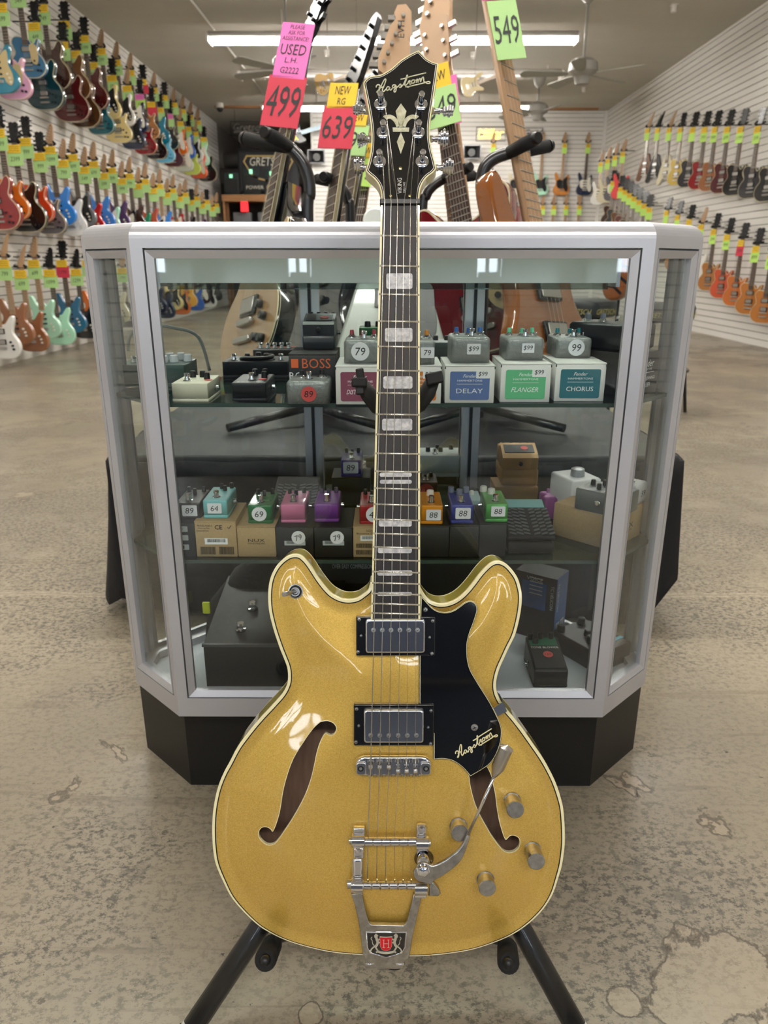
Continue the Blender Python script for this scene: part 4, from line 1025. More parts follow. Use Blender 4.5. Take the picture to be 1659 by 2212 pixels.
# ---- neck, fingerboard, frets, inlays
def NM(local): return GBi @ local
eL0, eR0, eL1, eR1 = K(822.6, 440), K(906.4, 440), K(801, 1340), K(907.8, 1340)
neckm = NM(NECK)
neck = MB()
rings = []
for t in [0, .02, .5, .86, .93, 1.0]:
    a = [eL0[j] + (eL1[j] - eL0[j]) * t for j in (0, 1)]; b_ = [eR0[j] + (eR1[j] - eR0[j]) * t for j in (0, 1)]
    d = .020 if t < .87 else (.030 if t < .94 else .036)
    rings.append([(a[0] + (b_[0] - a[0]) * (.5 - .5 * math.cos(math.pi * k / 12)), a[1], -.005 - d * math.sin(math.pi * k / 12) ** .8 * .8) for k in range(13)])
neck.loft(rings, 0, True)
nk = neck.build('neck', m_gold2, guitar, neckm)
fb = MB().plate([eL1, eR1, eR0, eL0], -.006, -.0002).build('fingerboard', m_board, guitar, neckm)
bw = .0021
for s_, A, B in ((1, eL0, eL1), (-1, eR0, eR1)):
    q = [(A[0], A[1]), (A[0] + s_ * bw, A[1]), (B[0] + s_ * bw, B[1]), (B[0], B[1])]
    MB().plate(q if area2(q) > 0 else q[::-1], -.0062, .0001).build('binding', m_bind, fb)
q = [(eL1[0], eL1[1]), (eR1[0], eR1[1]), (eR1[0], eR1[1] + .0015), (eL1[0], eL1[1] + .0015)]
MB().plate(q, -.0062, .0001).build('end_binding', m_bind, fb)
Lpx = 1229.0
for n in range(1, 23):
    y = 440 + Lpx * (1 - 2 ** (-n / 12)); t = (y - 440) / 900
    xl = 822.6 + (801 - 822.6) * t; xr = 906.4 + (907.8 - 906.4) * t
    a, b_ = K(xl + 1, y), K(xr - 1, y + (1.5 if n < 12 else 3))
    r = .0013
    mb = MB(); mb.loft([[(p[0], p[1] + r * math.cos(w_), -.0004 + .0014 * max(math.sin(w_), -.2)) for w_ in [2 * math.pi * k / 10 for k in range(10)]] for p in (a, b_)], 0, True)
    mb.build('fret', mat('fret_nickel', 'e0dccf', .2, .85), fb)
for x0, x1, y0, y1 in [(834.5, 891, 590.5, 624), (831.5, 891, 708.5, 738), (828, 891, 813, 839.5), (825.5, 890.5, 904.5, 930), (820, 889.5, 1021, 1030), (820.5, 889.5, 1036.5, 1045), (818, 889.5, 1123, 1137.5), (816, 889.5, 1181, 1195), (815, 891, 1232, 1243.5), (815, 890, 1279, 1287.5)]:
    a, b_ = K(x0, y1), K(x1, y0)
    MB().plate(rrect(a[0], b_[0], a[1], b_[1], min(.0022, (b_[1] - a[1]) * .45)), -.0003, .0002).build('fret_inlay', m_pearl, fb)
a, b_ = K(820.5, 443), K(908.5, 430.5)
MB().box(a[0], b_[0], a[1], b_[1], -.006, .0028, b=.001).build('nut', mat('graphite_nut', '17181b', .4), guitar, neckm)

# ---- headstock
HOUT = [(904.3,109.5),(893,114.4),(878.3,122.5),(863.7,132.3),(847.4,147),(832.7,156.7),(821.3,162.4),(810,164),(798,166.2),(789.4,173),(785.2,181),(788.8,200.6),(793.7,225),(798.6,252.7),(801.8,277),(802.6,301.5),(801,326),(796,350.3),(790,369),(797,376.4),(808.3,386),(818,399),(823,415.4),(824.6,436),(905,436),(906.8,412),(912.5,396),(922,383),(935,373),(942.2,364),(938.5,347),(932.8,326),(928.7,301.5),(928,277),(930.4,252.7),(935.3,220.2),(940,187.6),(944.2,158.3),(946.6,137.5),(935.3,134.7),(922.2,127.4),(912.5,117.7)]
def corners(p, hard, n=4):
    res = []; L = len(p); hs = [i for i in range(L) if i in hard]
    for a, b in zip(hs, hs[1:] + [hs[0] + L]):
        seg = [p[i % L] for i in range(a, b + 1)]; res += smoothpts(seg, n, False)[:-1]
    return res
hraw = [Hd(a, b) for a, b in HOUT]
ho = corners(hraw, {0, 8, 18, 23, 24, 29, 38})
if area2(ho) < 0: ho = ho[::-1]
hm = NM(HEAD)
head = MB().slab(ho, -.015, 0, .0, 0, False); head = head.build('headstock', m_hface, guitar, hm)
MB().loft([[(x, y, .0003) for x, y in inset(ho, .0013)], [(x, y, .0003) for x, y in inset(ho, -.0002)], [(x, y, -.0150) for x, y in inset(ho, -.0002)]], 0, False, (False, False)).build('binding', m_bind, head)
i1 = inset(ho, .0022); MB().loft([[(x, y, .0004) for x, y in inset(ho, .0029)], [(x, y, .0004) for x, y in i1]], 0, False, (False, False)).build('white_line', m_white, head)
def Z6(x, y): return (740 + x / 6.146, 90 + y / 6.146)
def HP_(pts): return [Hd(*Z6(a, b), .0004) for a, b in pts]
fl = MB()
for d in ([(775, 818), (848, 922), (800, 1130), (752, 1136), (704, 922)], [(664, 1140), (886, 1140), (880, 1195), (668, 1195)], [(775, 1200), (827, 1332), (773, 1492), (720, 1330)]):
    q = HP_(d); fl.plate(q if area2(q) > 0 else q[::-1], 0, .0004)
for s_ in (-1, 1):
    fl.stroke(smoothpts(HP_([(775 + s_ * a, b) for a, b in ((33, 1125), (55, 1070), (95, 1020), (145, 995), (195, 1003), (212, 1015))]), 5, False), [.0048] * 20 + [.0058] * 6, 0, .0004)
fl.build('lily_inlay', m_pearl2, head)
LOGO = [[(446, 606), (450, 585), (470, 570), (492, 577), (496, 600), (478, 640), (456, 664), (462, 672), (482, 650), (510, 590), (545, 520), (566, 494), (574, 512), (556, 570), (530, 630), (536, 662), (556, 652), (574, 628)],
        [(478, 612), (520, 604), (552, 598)],
        [(622, 600), (596, 600), (582, 625), (590, 646), (610, 636), (628, 606), (626, 632), (640, 642), (660, 618)],
        [(700, 574), (676, 574), (662, 592), (672, 612), (692, 600), (706, 578), (712, 612), (708, 650), (694, 668), (682, 658), (692, 628), (722, 604), (742, 590)],
        [(742, 590), (766, 562), (776, 574), (780, 596), (766, 606), (752, 600)],
        [(768, 498), (820, 488), (900, 462), (1110, 412)],
        [(790, 590), (812, 560), (838, 500), (852, 452), (862, 446), (858, 470), (832, 540), (826, 572), (838, 580), (862, 556)],
        [(866, 556), (880, 522), (896, 520), (892, 545), (896, 566), (916, 554)],
        [(948, 506), (924, 512), (916, 536), (930, 552), (952, 540), (956, 516), (944, 506), (975, 512)],
        [(978, 545), (986, 504), (996, 498), (1000, 520), (1002, 540), (1016, 496), (1030, 490), (1034, 512), (1036, 534), (1052, 486), (1072, 470), (1078, 500), (1080, 528), (1096, 532)],
        [(1096, 532), (1120, 552), (1148, 554), (1162, 542), (1146, 528), (1116, 534), (1060, 552), (960, 576), (880, 594), (832, 598)]]
WEDGE = [(828, 596), (872, 613), (912, 588)]
lg = MB()
for s_ in LOGO: lg.stroke(smoothpts(HP_(s_), 4, False), .0013, 0, .0004)
q = HP_(WEDGE); lg.plate(q if area2(q) > 0 else q[::-1], 0, .0004)
lg.build('script_logo', m_pearl2, head)
c = Hd(*Z6(757, 1912), .0005); MB().text('VIKING', .0047, c[0], c[1], .0004, 0, wd=.0185, rot=math.pi / 2).build('lettering', m_white, head)
c = Hd(*Z6(819, 1934), .0005); MB().text('DELUXE', .0021, c[0], c[1], .0004, 0, wd=.0125, rot=math.pi / 2).build('lettering', m_white, head)
for q, r in ((Z6(767, 1685), .0019), (Z6(640, 2050), .0015), (Z6(890, 2050), .0015)):
    c = Hd(*q); MB().turn((c[0], c[1], 0), (0, 0, 1), [(0, r), (.0006, r), (.0010, r * .6), (.0010, 0)], 12).build('screw', m_brass, head)
TUN = [(822, 225, -1), (827.4, 286, -1), (819.7, 348.7, -1), (909.7, 225, 1), (903.5, 286, 1), (912, 348.7, 1)]
BTN = [(775, 237, 22), (784, 302, 8), (777, 360, -28), (967, 240, 18), (956, 299, -60), (967, 363, -35)]
posts = []
for (x, y, s_), (bx, by, ang) in zip(TUN, BTN):
    c = Hd(x, y, .001)
    t = MB().turn((c[0], c[1], 0), (0, 0, 1), [(0, .0072), (.0012, .0072), (.002, .0060), (.0022, .0045), (.005, .0042), (.005, .0032), (.013, .0026), (.0145, .0032), (.017, .0034), (.0185, .0024), (.019, 0)], 24).build('tuning_post', m_chrome, head)
    posts.append(HEAD @ Vector((c[0], c[1], .0135)))
    e = min((p for p in ho), key=lambda p: abs(p[1] - c[1]) + (0 if (p[0] - c[0]) * s_ > 0 else 9))
    bc = Hd(bx, by, -.010); mb = MB()
    mb.cyl((e[0] - s_ * .004, c[1], -.010), (bc[0] - s_ * .002, bc[1], -.010), .0022, n=12)
    mb.turn((e[0], c[1], -.010), (s_, 0, 0), [(0, .0036), (.004, .0036), (.0045, .0026), (.007, .0026), (.007, .0034), (.009, .0034), (.009, 0)], 14)
    mb.build('tuner_shaft', m_chrome, t)
    kb = MB(T((bc[0], bc[1], -.010)) @ Rt(ang, 'X'))
    for i, (hh, w_) in enumerate(((.0052, .0028), (.0074, .0030), (.0094, .0028), (.0074, .0028))):
        xa = s_ * (-.0052 + i * .0029); kb.box(min(xa, xa + s_ * w_), max(xa, xa + s_ * w_), -.0028 if i != 2 else -.0034, .0028 if i != 2 else .0034, -hh, hh, b=.0006)
    kb.v = [tuple(v) for v in kb.v]
    kb.build('tuner_button', m_chrome, t)

# ---- pickguard with its script and bracket
PG = [(909.3,1287.7),(916.6,1294.5),(925.6,1305),(936,1315),(948,1321),(963,1323),(978.4,1319.4),(992,1311),(1004,1302),(1014.5,1298.3),(1023.6,1300.6),(1029.6,1308),(1031,1318.6),(1028,1330.7),(1022,1348.8),(1014.5,1368.4),(1010,1388),(1009.3,1406),(1010.8,1426.6),(1016,1446),(1025,1462.7),(1038.6,1485.3),(1052.2,1506.4),(1064.3,1527.5),(1073.3,1545.6),(1080.8,1563.7),(1083.8,1578.8),(1081.6,1603),(1073.3,1627),(1062.7,1645),(1047.7,1658.6),(1016,1677.5),(1004,1663),(990.4,1651),(975.3,1642.8),(957.3,1639.4),(937,1640.6),(937,1585),(906,1585),(906.5,1400),(908.2,1330)]
PH = .0145
pgr = [G(a, b, PH) for a, b in PG]
pg = corners(pgr, {0, 31, 36, 37, 38, 39, 40}, 4)
if area2(pg) < 0: pg = pg[::-1]
mb = MB().plate(pg, PH - .0022, PH, 0)
mb.loft([[(x, y, PH - .0022) for x, y in inset(pg, -.0001)], [(x, y, PH - .0004) for x, y in inset(pg, -.0001)]], 1, False, (False, False))
mb.loft([[(x, y, PH - .0004) for x, y in inset(pg, -.0001)], [(x, y, PH + .0001) for x, y in inset(pg, .0005)], [(x, y, PH + .0001) for x, y in inset(pg, .0009)]], 1, False, (False, False))
guard = mb.build('pickguard', [m_guard, m_bind], guitar)
def map_logo(x, y):
    a = math.radians(-18.7); k = .843; dx, dy = (x - 443) / 6.146, (y - 640) / 6.146
    return (900 + 567 / 6.636 + k * (dx * math.cos(a) - dy * math.sin(a)), 1410 + 1478 / 6.636 + k * (dx * math.sin(a) + dy * math.cos(a)))
lg = MB()
for s_ in LOGO: lg.stroke(smoothpts([G(*map_logo(a, b), PH) for a, b in s_], 4, False), .0011, PH, .0003)
q = [G(*map_logo(a, b), PH) for a, b in WEDGE]; lg.plate(q if area2(q) > 0 else q[::-1], PH, PH + .0003)
lg.build('script_logo', m_bind, guard)
def screw(parent, px, py, h, r=.0026):
    c = G(px, py, h); mb = MB().turn((c[0], c[1], h - .0005), (0, 0, 1), [(0, r), (.0008, r), (.0018, r * .7), (.0020, 0)], 14)
    for a in (.5, .5 + math.pi / 2):
        k = MB(T((c[0], c[1], h + .0014)) @ Matrix.Rotation(a, 4, 'Z')); k.box(-r * .5, r * .5, -r * .1, r * .1, 0, .0003, 1); merge(mb, k)
    mb.build('screw', [m_nickel, m_blackm], parent)
screw(guard, 1025, 1571.5, PH, .0040); screw(guard, 919, 1317, PH)
c0, c1 = G(1066, 1531, PH), G(1090, 1517, .012)
mb = MB(); qa = [G(1066.5, 1531, PH), G(1085.5, 1518, PH), G(1093.5, 1539, PH), G(1075.5, 1548.5, PH)]
mb.plate(qa if area2(qa) > 0 else qa[::-1], PH - .003, PH - .0018)
qb = [G(1085.5, 1518, PH), G(1090, 1522, PH), G(1096, 1538, PH), G(1093.5, 1539, PH)]
mb.plate(qb if area2(qb) > 0 else qb[::-1], -.02, PH - .0019)
mb.build('pickguard_bracket', m_chrome, guitar)

# ---- pickups
def pickup(ring, cover, poles, py_, hr, hc, scr, side):
    (x0, y1), (x1, y0) = ring; a = G(x0, y1, hr); b = G(x1, y0, hr)
    r = MB().box(a[0], b[0], b[1], a[1], .004, hr, b=.0012, seg=2).build('pickup_ring', mat('black_pickup_ring', '0b0c10', .15, coat=.8), guitar)
    (x0, y1), (x1, y0) = cover; a2, b2 = G(x0, y1, hc), G(x1, y0, hc)
    p = MB().slab(rrect(a2[0], b2[0], b2[1], a2[1], .0035, 5), hr - .001, hc, .0022, seg=4).build('pickup_cover', mat('pickup_chrome', 'dfe2ea', .06, 1.0), guitar)
    for x in poles:
        c = G(x, py_, hc); mb = MB().turn((c[0], c[1], hc - .0002), (0, 0, 1), [(0, .0026), (.0003, .0026), (.0003, .0019), (.0012, .0016), (.0014, 0)], 14)
        k = MB(T((c[0], c[1], hc + .00115)) @ Rt(40, 'Z')); k.box(-.0013, .0013, -.00025, .00025, 0, .0004, 1); merge(mb, k); mb.build('pole_screw', [m_nickel, m_blackm], p)
    for x, y in scr: screw(r, x, y, hr, .0021)
    for x, y in side: screw(r, x, y, hr, .0016)
pickup(((769, 1332), (940, 1417)), ((789, 1338.5), (918.5, 1411.7)), (806.6, 825.6, 844.6, 864, 883, 902), 1361, .0155, .0195, ((776, 1338), (934.5, 1341), (773.5, 1408), (933, 1411.5)), ((780, 1373), (928, 1376.5)))
pickup(((764, 1522), (937, 1611)), ((785.4, 1534), (915.6, 1606)), (800.3, 820, 840, 860, 880, 899.5), 1588.5, .0175, .0225, ((770.5, 1531.5), (931, 1535), (769, 1603), (930, 1606.5)), ((775, 1567.5), (925, 1571)))

# ---- bridge
BH = .024
a, b = G(767, 1638, BH), G(932.5, 1679, BH); ym = (a[1] + b[1]) / 2; hw = (a[1] - b[1]) / 2
br = MB().slab(rrect(a[0], b[0], b[1], a[1], hw * .98, 8), .0135, BH - .003, .002, seg=3).build('bridge', m_chrome, guitar)
mb = MB()
for s_, xx in ((1, a[0]), (-1, b[0])):
    mb.slab(rrect(min(xx + s_ * .001, xx + s_ * .0125), max(xx + s_ * .001, xx + s_ * .0125), ym - hw * .8, ym + hw * .55, .0035, 4), BH - .004, BH, .001)
mb.build('bridge_end_cap', m_chrome, br)
for s_, xx in ((1, a[0]), (-1, b[0])):
    MB().turn((xx + s_ * .0062, ym - .001, BH), (0, 0, 1), [(-.001, .0034), (.0003, .0034), (.0003, 0)], 14).build('post_slot', m_blackm, br)
    MB().turn((xx + s_ * .0062, ym - .001, BH), (0, 0, 1), [(0, .0018), (.0007, .0017), (.0008, 0)], 12).build('bridge_post', m_nickel, br)
SX = (800.5, 820, 840, 860, 878.5, 898)
BZ = .0295
for i, x in enumerate(SX):
    c = G(x, 1657, BZ); yo = .0022 if i < 3 else -.0022
    mb = MB().box(c[0] - .0030, c[0] + .0030, ym - hw * .85, ym + hw * .8, BH - .006, BH - .002)
    mb.cyl((c[0] - .0022, ym + yo, BZ - .0040), (c[0] + .0022, ym + yo, BZ - .0040), .0034, n=14)
    mb.box(c[0] - .0036, c[0] - .0028, ym - hw * .8, ym + hw * .7, BH - .002, BZ - .002); mb.box(c[0] + .0028, c[0] + .0036, ym - hw * .8, ym + hw * .7, BH - .002, BZ - .002)
    mb.build('roller_saddle', m_chrome, br)
    MB().cyl((c[0], ym - hw * .9, BH - .001), (c[0], ym + hw * .9, BH - .001), .0011, n=8).build('saddle_screw', m_nickel, br)

# ---- vibrato tailpiece
VB = [(758.6,1931.9),(765,1951.4),(773.8,1988.3),(778,2014.4),(781.4,2044.8),(783.5,2062),(788,2072),(789.5,2083),(789.5,2091),(871.4,2093),(872.5,2083),(875,2076),(883.4,2071.9),(886.6,2055.6),(891,2025),(899.7,1988),(909.5,1945),(911.6,1932),(893,1932),(889.5,1950),(886.6,1960),(880,1988),(876,1996),(871,1999.5),(803,1998),(798,1994.5),(795.5,1988),(789,1964.5),(783.5,1936),(783.3,1930)]
vz0, vz1 = .0085, .0150
vp = [G(x, y, vz1) for x, y in VB]; vp = vp if area2(vp) > 0 else vp[::-1]
vib = MB().slab(vp, vz0, vz1, .0012, seg=3).build('vibrato_frame', m_gun, guitar)
bo = [G(x, y, vz1) for x, y in ((792.5,2014),(876.5,2014.5),(874.5,2045),(868,2057),(852,2062),(834,2067),(818,2062),(801,2058),(794,2046))]
bo = bo if area2(bo) > 0 else bo[::-1]
mb = MB().plate(bo, vz1 - .001, vz1 + .0005, 0); mb.loft([[(x, y, vz1 - .0002) for x, y in inset(bo, -.0012)], [(x, y, vz1 + .0012) for x, y in inset(bo, -.0006)], [(x, y, vz1 + .0006) for x, y in inset(bo, .0003)]], 1, True, (False, False))
badge = mb.build('badge', [m_guard, m_chrome], vib)
m_sil = mat('badge_silver', 'd8d4c4', .3, .7)
def Bp(x, y): return G(700 + x / 4.608, 1780 + y / 4.608, vz1 + .001)
sh = [Bp(*p) for p in ((558, 1127), (617, 1131), (676, 1127), (672, 1215), (652, 1250), (616, 1260), (580, 1250), (560, 1215))]; sh = sh if area2(sh) > 0 else sh[::-1]
mb = MB().plate(inset(sh, -.0004), vz1 + .0004, vz1 + .0012, 1); mb.plate(sh, vz1 + .0006, vz1 + .0015, 0)
for x in (594, 640):
    mb.stroke([Bp(x, 1150), Bp(x, 1226)], .0008, vz1 + .0015, .0003, 1)
    for y in (1150, 1226): mb.stroke([Bp(x - 11, y), Bp(x + 11, y)], .0005, vz1 + .0015, .0003, 1)
mb.stroke([Bp(594, 1188), Bp(640, 1188)], .0006, vz1 + .0015, .0003, 1)
mb.build('shield', [mat('badge_red', 'c01822', .3), m_sil], badge)
mb = MB()
for s_ in (-1, 1):                                                     # the two rampant beasts and the ribbon below
    def q(pts): return smoothpts([Bp(617 + s_ * a, b) for a, b in pts], 4, False)
    mb.stroke(q([(98, 1120), (92, 1150), (84, 1175), (92, 1205), (112, 1225)]), .0028, vz1 + .0005, .0008)
    mb.stroke(q([(84, 1118), (98, 1104), (108, 1116), (104, 1128)]), .0022, vz1 + .0005, .0008)
    mb.stroke(q([(92, 1150), (74, 1152), (62, 1145)]), .0012, vz1 + .0005, .0008)
    mb.stroke(q([(88, 1168), (72, 1178), (64, 1186)]), .0012, vz1 + .0005, .0008)
    mb.stroke(q([(110, 1216), (96, 1240), (84, 1262), (98, 1280)]), .0017, vz1 + .0005, .0008)
    mb.stroke(q([(112, 1218), (132, 1232), (148, 1250), (158, 1278), (140, 1284)]), .0014, vz1 + .0005, .0008)
    mb.stroke(q([(118, 1210), (134, 1190), (138, 1160), (150, 1140), (138, 1125)]), .0007, vz1 + .0005, .0008)
mb.stroke(smoothpts([Bp(*p) for p in ((525, 1262), (560, 1278), (617, 1286), (674, 1278), (710, 1262))], 5, False), .0020, vz1 + .0005, .0008)
mb.build('heraldic_emblem', m_sil, badge)
for x in ((789, 808), (855, 873)):
    a, b = G(x[0], 2076, .012), G(x[1], 2084, .012)
    MB().cyl((a[0], (a[1] + b[1]) / 2, .012), (b[0], (a[1] + b[1]) / 2, .012), .0034, n=14).build('hinge_barrel', m_chrome, vib)
mb = MB(); a, b = G(789.5, 2088, .010), G(871, 2093, .010); mb.box(a[0], b[0], b[1] - .001, a[1], -.022, .0095, b=.0008); mb.build('hinge_plate', m_gun, vib)
def blk(px0, px1, py0, py1, z0, z1, nm, m=m_chrome, parent=vib, b=.002):
    a, b_ = G(px0, py1, z1), G(px1, py0, z1); return MB().box(a[0], b_[0], a[1], b_[1], z0, z1, b=b, seg=3).build(nm, m, parent)
def barrel(px0, px1, py, r, z, nm, prof=None, parent=vib, m=m_chrome):
    a, b_ = G(px0, py, z), G(px1, py, z); L = b_[0] - a[0]
    return MB().turn((a[0], a[1], z), (1, 0, 0), [(u * L, rr * r) for u, rr in (prof or [(0, .8), (.03, 1), (.97, 1), (1, .8)])], 20).build(nm, m, parent)
ZT, ZB_ = .022, .021
blk(762.5, 788.5, 1789, 1834, .012, .020, 'bracket'); barrel(760, 788, 1816, .0068, ZT, 'bracket_barrel')
blk(763, 786.5, 1832, 1858, .010, .015, 'bracket_plate'); blk(760.5, 785, 1855, 1935, .010, .019, 'bracket', b=.0035); barrel(758.5, 784, 1912, .0078, ZB_, 'bracket_barrel')
blk(898.5, 922, 1783, 1838, .010, .019, 'bracket', b=.004); barrel(898.5, 926, 1822, .0078, ZT, 'bracket_barrel')
barrel(895.5, 923, 1918, .0078, ZB_, 'bracket_barrel'); blk(895, 922, 1912, 1941, .010, .017, 'bracket', b=.0015)
u = [k / 60 for k in range(61)]
barrel(787, 900, 1818, .0050, ZT, 'tension_bar', [(t, 1 - .22 * max(0, math.cos(2 * math.pi * t * 6) - .85) / .15) for t in u])
ub = [k / 96 for k in range(97)]
barrel(784, 897, 1912, .0046, ZB_, 'string_bar', [(t, .92 + .40 * max(0, math.cos(2 * math.pi * (t * 6 - .0)) - .82) / .18) for t in ub])
barrel(754.5, 764, 1816, .0036, ZT, 'axle_end', None, vib, m_nickel); barrel(750.5, 761, 1909, .0050, ZB_, 'axle_end', None, vib, m_nickel); barrel(924, 930, 1821, .0036, ZT, 'axle_end', None, vib, m_nickel)
def disc(px, py, z0, prof, nm, m=m_chrome, parent=vib, n=28):
    zt = z0 + prof[-1][0]; c = G(px, py, zt); return MB().turn((c[0], c[1], z0), (0, 0, 1), prof, n).build(nm, m, parent)
disc(773, 1839.5, .0150, [(0, .0034), (.0008, .0032), (.0016, .0024), (.0018, 0)], 'bracket_screw'); disc(911, 1792, .0190, [(0, .0050), (.0006, .0050), (.0006, .0038), (.0020, .0030), (.0022, 0)], 'bracket_screw')
disc(915.5, 1852, .010, [(0, .0100), (.004, .0115), (.0055, .0110), (.0055, .0092), (.003, .0085), (.003, 0)], 'spring_cup')
c = G(915, 1850, .016); c2 = G(914, 1868, .027); MB().cyl((c[0], c[1], .012), (c2[0], c2[1], .030), .0070, n=22).build('spring', m_chrome, vib)
arm = [(898,1875),(905,1866),(915,1863.5),(925,1866),(934,1870),(945,1867),(960,1859),(975,1848),(988,1838),(999,1824),(1006,1810),(1010,1803),(1015,1804),(1016,1810),(1012,1822),(1006,1840),(998,1857),(985,1872),(970,1884),(955,1894),(942,1901),(936,1906),(931,1912),(924,1910),(915,1908),(905,1905),(896,1897),(892.5,1886)]
ap = smoothpts([G(x, y, .0335) for x, y in arm], 3); ap = ap if area2(ap) > 0 else ap[::-1]
armo = MB().slab(ap, .0285, .0335, .0018, seg=3).build('vibrato_arm', m_gun, vib)
disc(914.5, 1884, .0330, [(0, .0082), (.0015, .0078), (.0018, .0066), (.004, .0058), (.0050, .0030), (.0052, 0)], 'pivot_nut', m_chrome, armo, 6)
tb_ = [(926,1905),(934,1903),(940,1912),(948,1921),(952,1931),(947,1937),(936,1937),(926,1936),(928,1922)]
tp = [G(x, y, .0305) for x, y in tb_]; tp = tp if area2(tp) > 0 else tp[::-1]
MB().slab(tp, .022, .0305, .0015, seg=2).build('arm_heel', m_gun, armo)
r0, r1 = G(1011.5, 1804, .034), G(1067, 1677, .046)
MB().tube([(r0[0], r0[1], .033), (r0[0] * .5 + r1[0] * .5, r0[1] * .5 + r1[1] * .5, .0405), (r1[0], r1[1], .046)], .0018, 10).build('arm_rod', m_chrome, armo)
r2 = G(1095, 1612, .049); dd = Vector((r2[0] - r1[0], r2[1] - r1[1], .004)); LL = dd.length
MB().turn((r1[0], r1[1], .0458), dd, [(0, .0026), (.002, .0034), (LL * .30, .0072), (LL * .92, .0072), (LL * .93, .0078), (LL * .95, .0078)] + [(LL * (.95 + .012 * k), .0078 * (1 - k / 9) + (.0004 if k % 2 else 0)) for k in range(9)] + [(LL * 1.06, 0)], 24).build('arm_grip', m_nickel, armo)

# ---- strings: one for each saddle, from the string bar over the bridge to its tuning post
NX = (831.2, 845, 859, 873, 886.5, 900.2); TX = (794.5, 814.4, 833.6, 852.5, 870.8, 888.3); PI_ = (2, 1, 0, 3, 4, 5)
SR = (.00058, .00048, .00040, .00030, .00022, .00017)
for i in range(6):
    nutp = GBi @ (NECK @ Vector((*K(NX[i], 436, .003), .0032)))
    post = GBi @ posts[PI_[i]]
    sgn = -1 if i < 3 else 1
    s0 = (*G(SX[i], 1657, BZ), BZ); t0 = (*G(TX[i], 1818, ZT), ZT - .0052); u0 = (*G(TX[i] - .8, 1904, ZB_), ZB_ + .002)
    pts = [u0, t0, s0, tuple(nutp), (post.x - sgn * .0035, post.y, post.z)]
    MB().tube(pts, SR[i], 6).build('string', m_string, guitar)
    e = G(TX[i] + .3, 1901, ZB_ + .004); MB().cyl((e[0], e[1] - .002, ZB_ + .004), (e[0], e[1] + .002, ZB_ + .004), .0012, n=8).build('ball_end', m_brass, guitar)
# ---- knobs, pickup switch
for (x, y) in ((1113.5, 1750), (993.5, 1801), (1159, 1862), (1053, 1919.5)):
    c = G(x, y, .0275); b_ = arch(*c)
    k = MB().turn((c[0], c[1], b_), (0, 0, 1), [(0, .0100), (.0015, .0102), (.0015, .0094), (.0275 - b_ - .0008, .0098), (.0275 - b_, .0090), (.0275 - b_, 0)], 32).build('control_knob', m_gun, guitar)
c = G(637, 1279.5, .008); b_ = arch(*c)
sw = MB().turn((c[0], c[1], b_), (0, 0, 1), [(0, .0082), (.0012, .0082), (.0014, .0070)], 28)
sw.turn((c[0], c[1], b_ + .0013), (0, 0, 1), [(0, .0070), (.0002, .0070), (.0002, .0055)], 28, 1).turn((c[0], c[1], b_ + .0014), (0, 0, 1), [(0, .0055), (.003, .0052), (.003, .0038), (.001, .003), (.001, 0)], 24, 0)
sw = sw.build('pickup_switch', [m_nickel, m_blackm], guitar)
e = G(612, 1285, .028); MB().cyl((c[0], c[1], b_ + .002), (e[0], e[1], .026), .0018, .0027, n=12).build('switch_lever', m_nickel, sw)

# ================================================================ THE GUITAR STAND
m_tube_b = mat('black_tube_lacquer', '111214', .35, coat=.4); m_foam = mat('black_foam', '141414', .9, bump=(600, .3, .001))
stand = thing('guitar_stand', 'black tubular stand holding the gold guitar', 'guitar stand', (0, .74, 0))
SI = T((0, -.74, 0))
def W_(p): return tuple(SI @ Vector(p))
def behind(px, py, h): return GB @ Vector((*G(px, py, h), h))
bc_ = behind(838, 1850, -.085)
foot_l, foot_r = P(352, 2290, Z=.02), P(1308, 2290, Z=.02)
def pxseg(p, q, ZZ): return P(*p, Z=ZZ)
hub = Vector((.006, .70, .33))
for s_, (ax, ay), (bx, by) in ((-1, (548, 2022), (421, 2212)), (1, (1139, 2030), (1240, 2212))):
    # the leg is seen along this pixel line; top end behind the body, foot on the floor
    a_ = P(ax, ay, Y=.705); low = P(bx, by, Y=.642); d = (low - a_).normalized()
    foot = a_ + d * ((a_.z - .012) / -d.z); top = a_ - d * .22
    MB().cyl(W_(top), W_(foot), .0135, n=20).build('leg', m_tube_b, stand)
    MB().cyl(W_(low + d * .004), W_(low + d * .010), .0139, n=20).build('white_ring', m_white, stand)
    MB().cyl(W_(low + d * .010), W_(foot + d * .004), .0155, n=18).build('rubber_foot', m_foam, stand)
MB().cyl(W_((.0, .76, .40)), W_((.004, 1.02, .012)), .0115, n=18).build('leg', m_tube_b, stand)
MB().cyl(W_((.004, 1.02, .03)), W_((.004, 1.024, .004)), .014, n=14).build('rubber_foot', m_foam, stand)
q0 = behind(850, 1860, -.075); q1 = behind(858, 840, -.060)
MB().cyl(W_(q0), W_(q1), .0095, n=18).build('upright', m_tube_b, stand)
MB().cyl(W_(behind(852, 2080, -.075)), W_(behind(851, 1560, -.070)), .0135, n=20).build('lower_upright', m_tube_b, stand)
MB().box(-.028, .028, -.02, .02, -.02, .02, b=.006).build('hub', m_blackm, stand, T(W_(behind(850, 1700, -.075))))
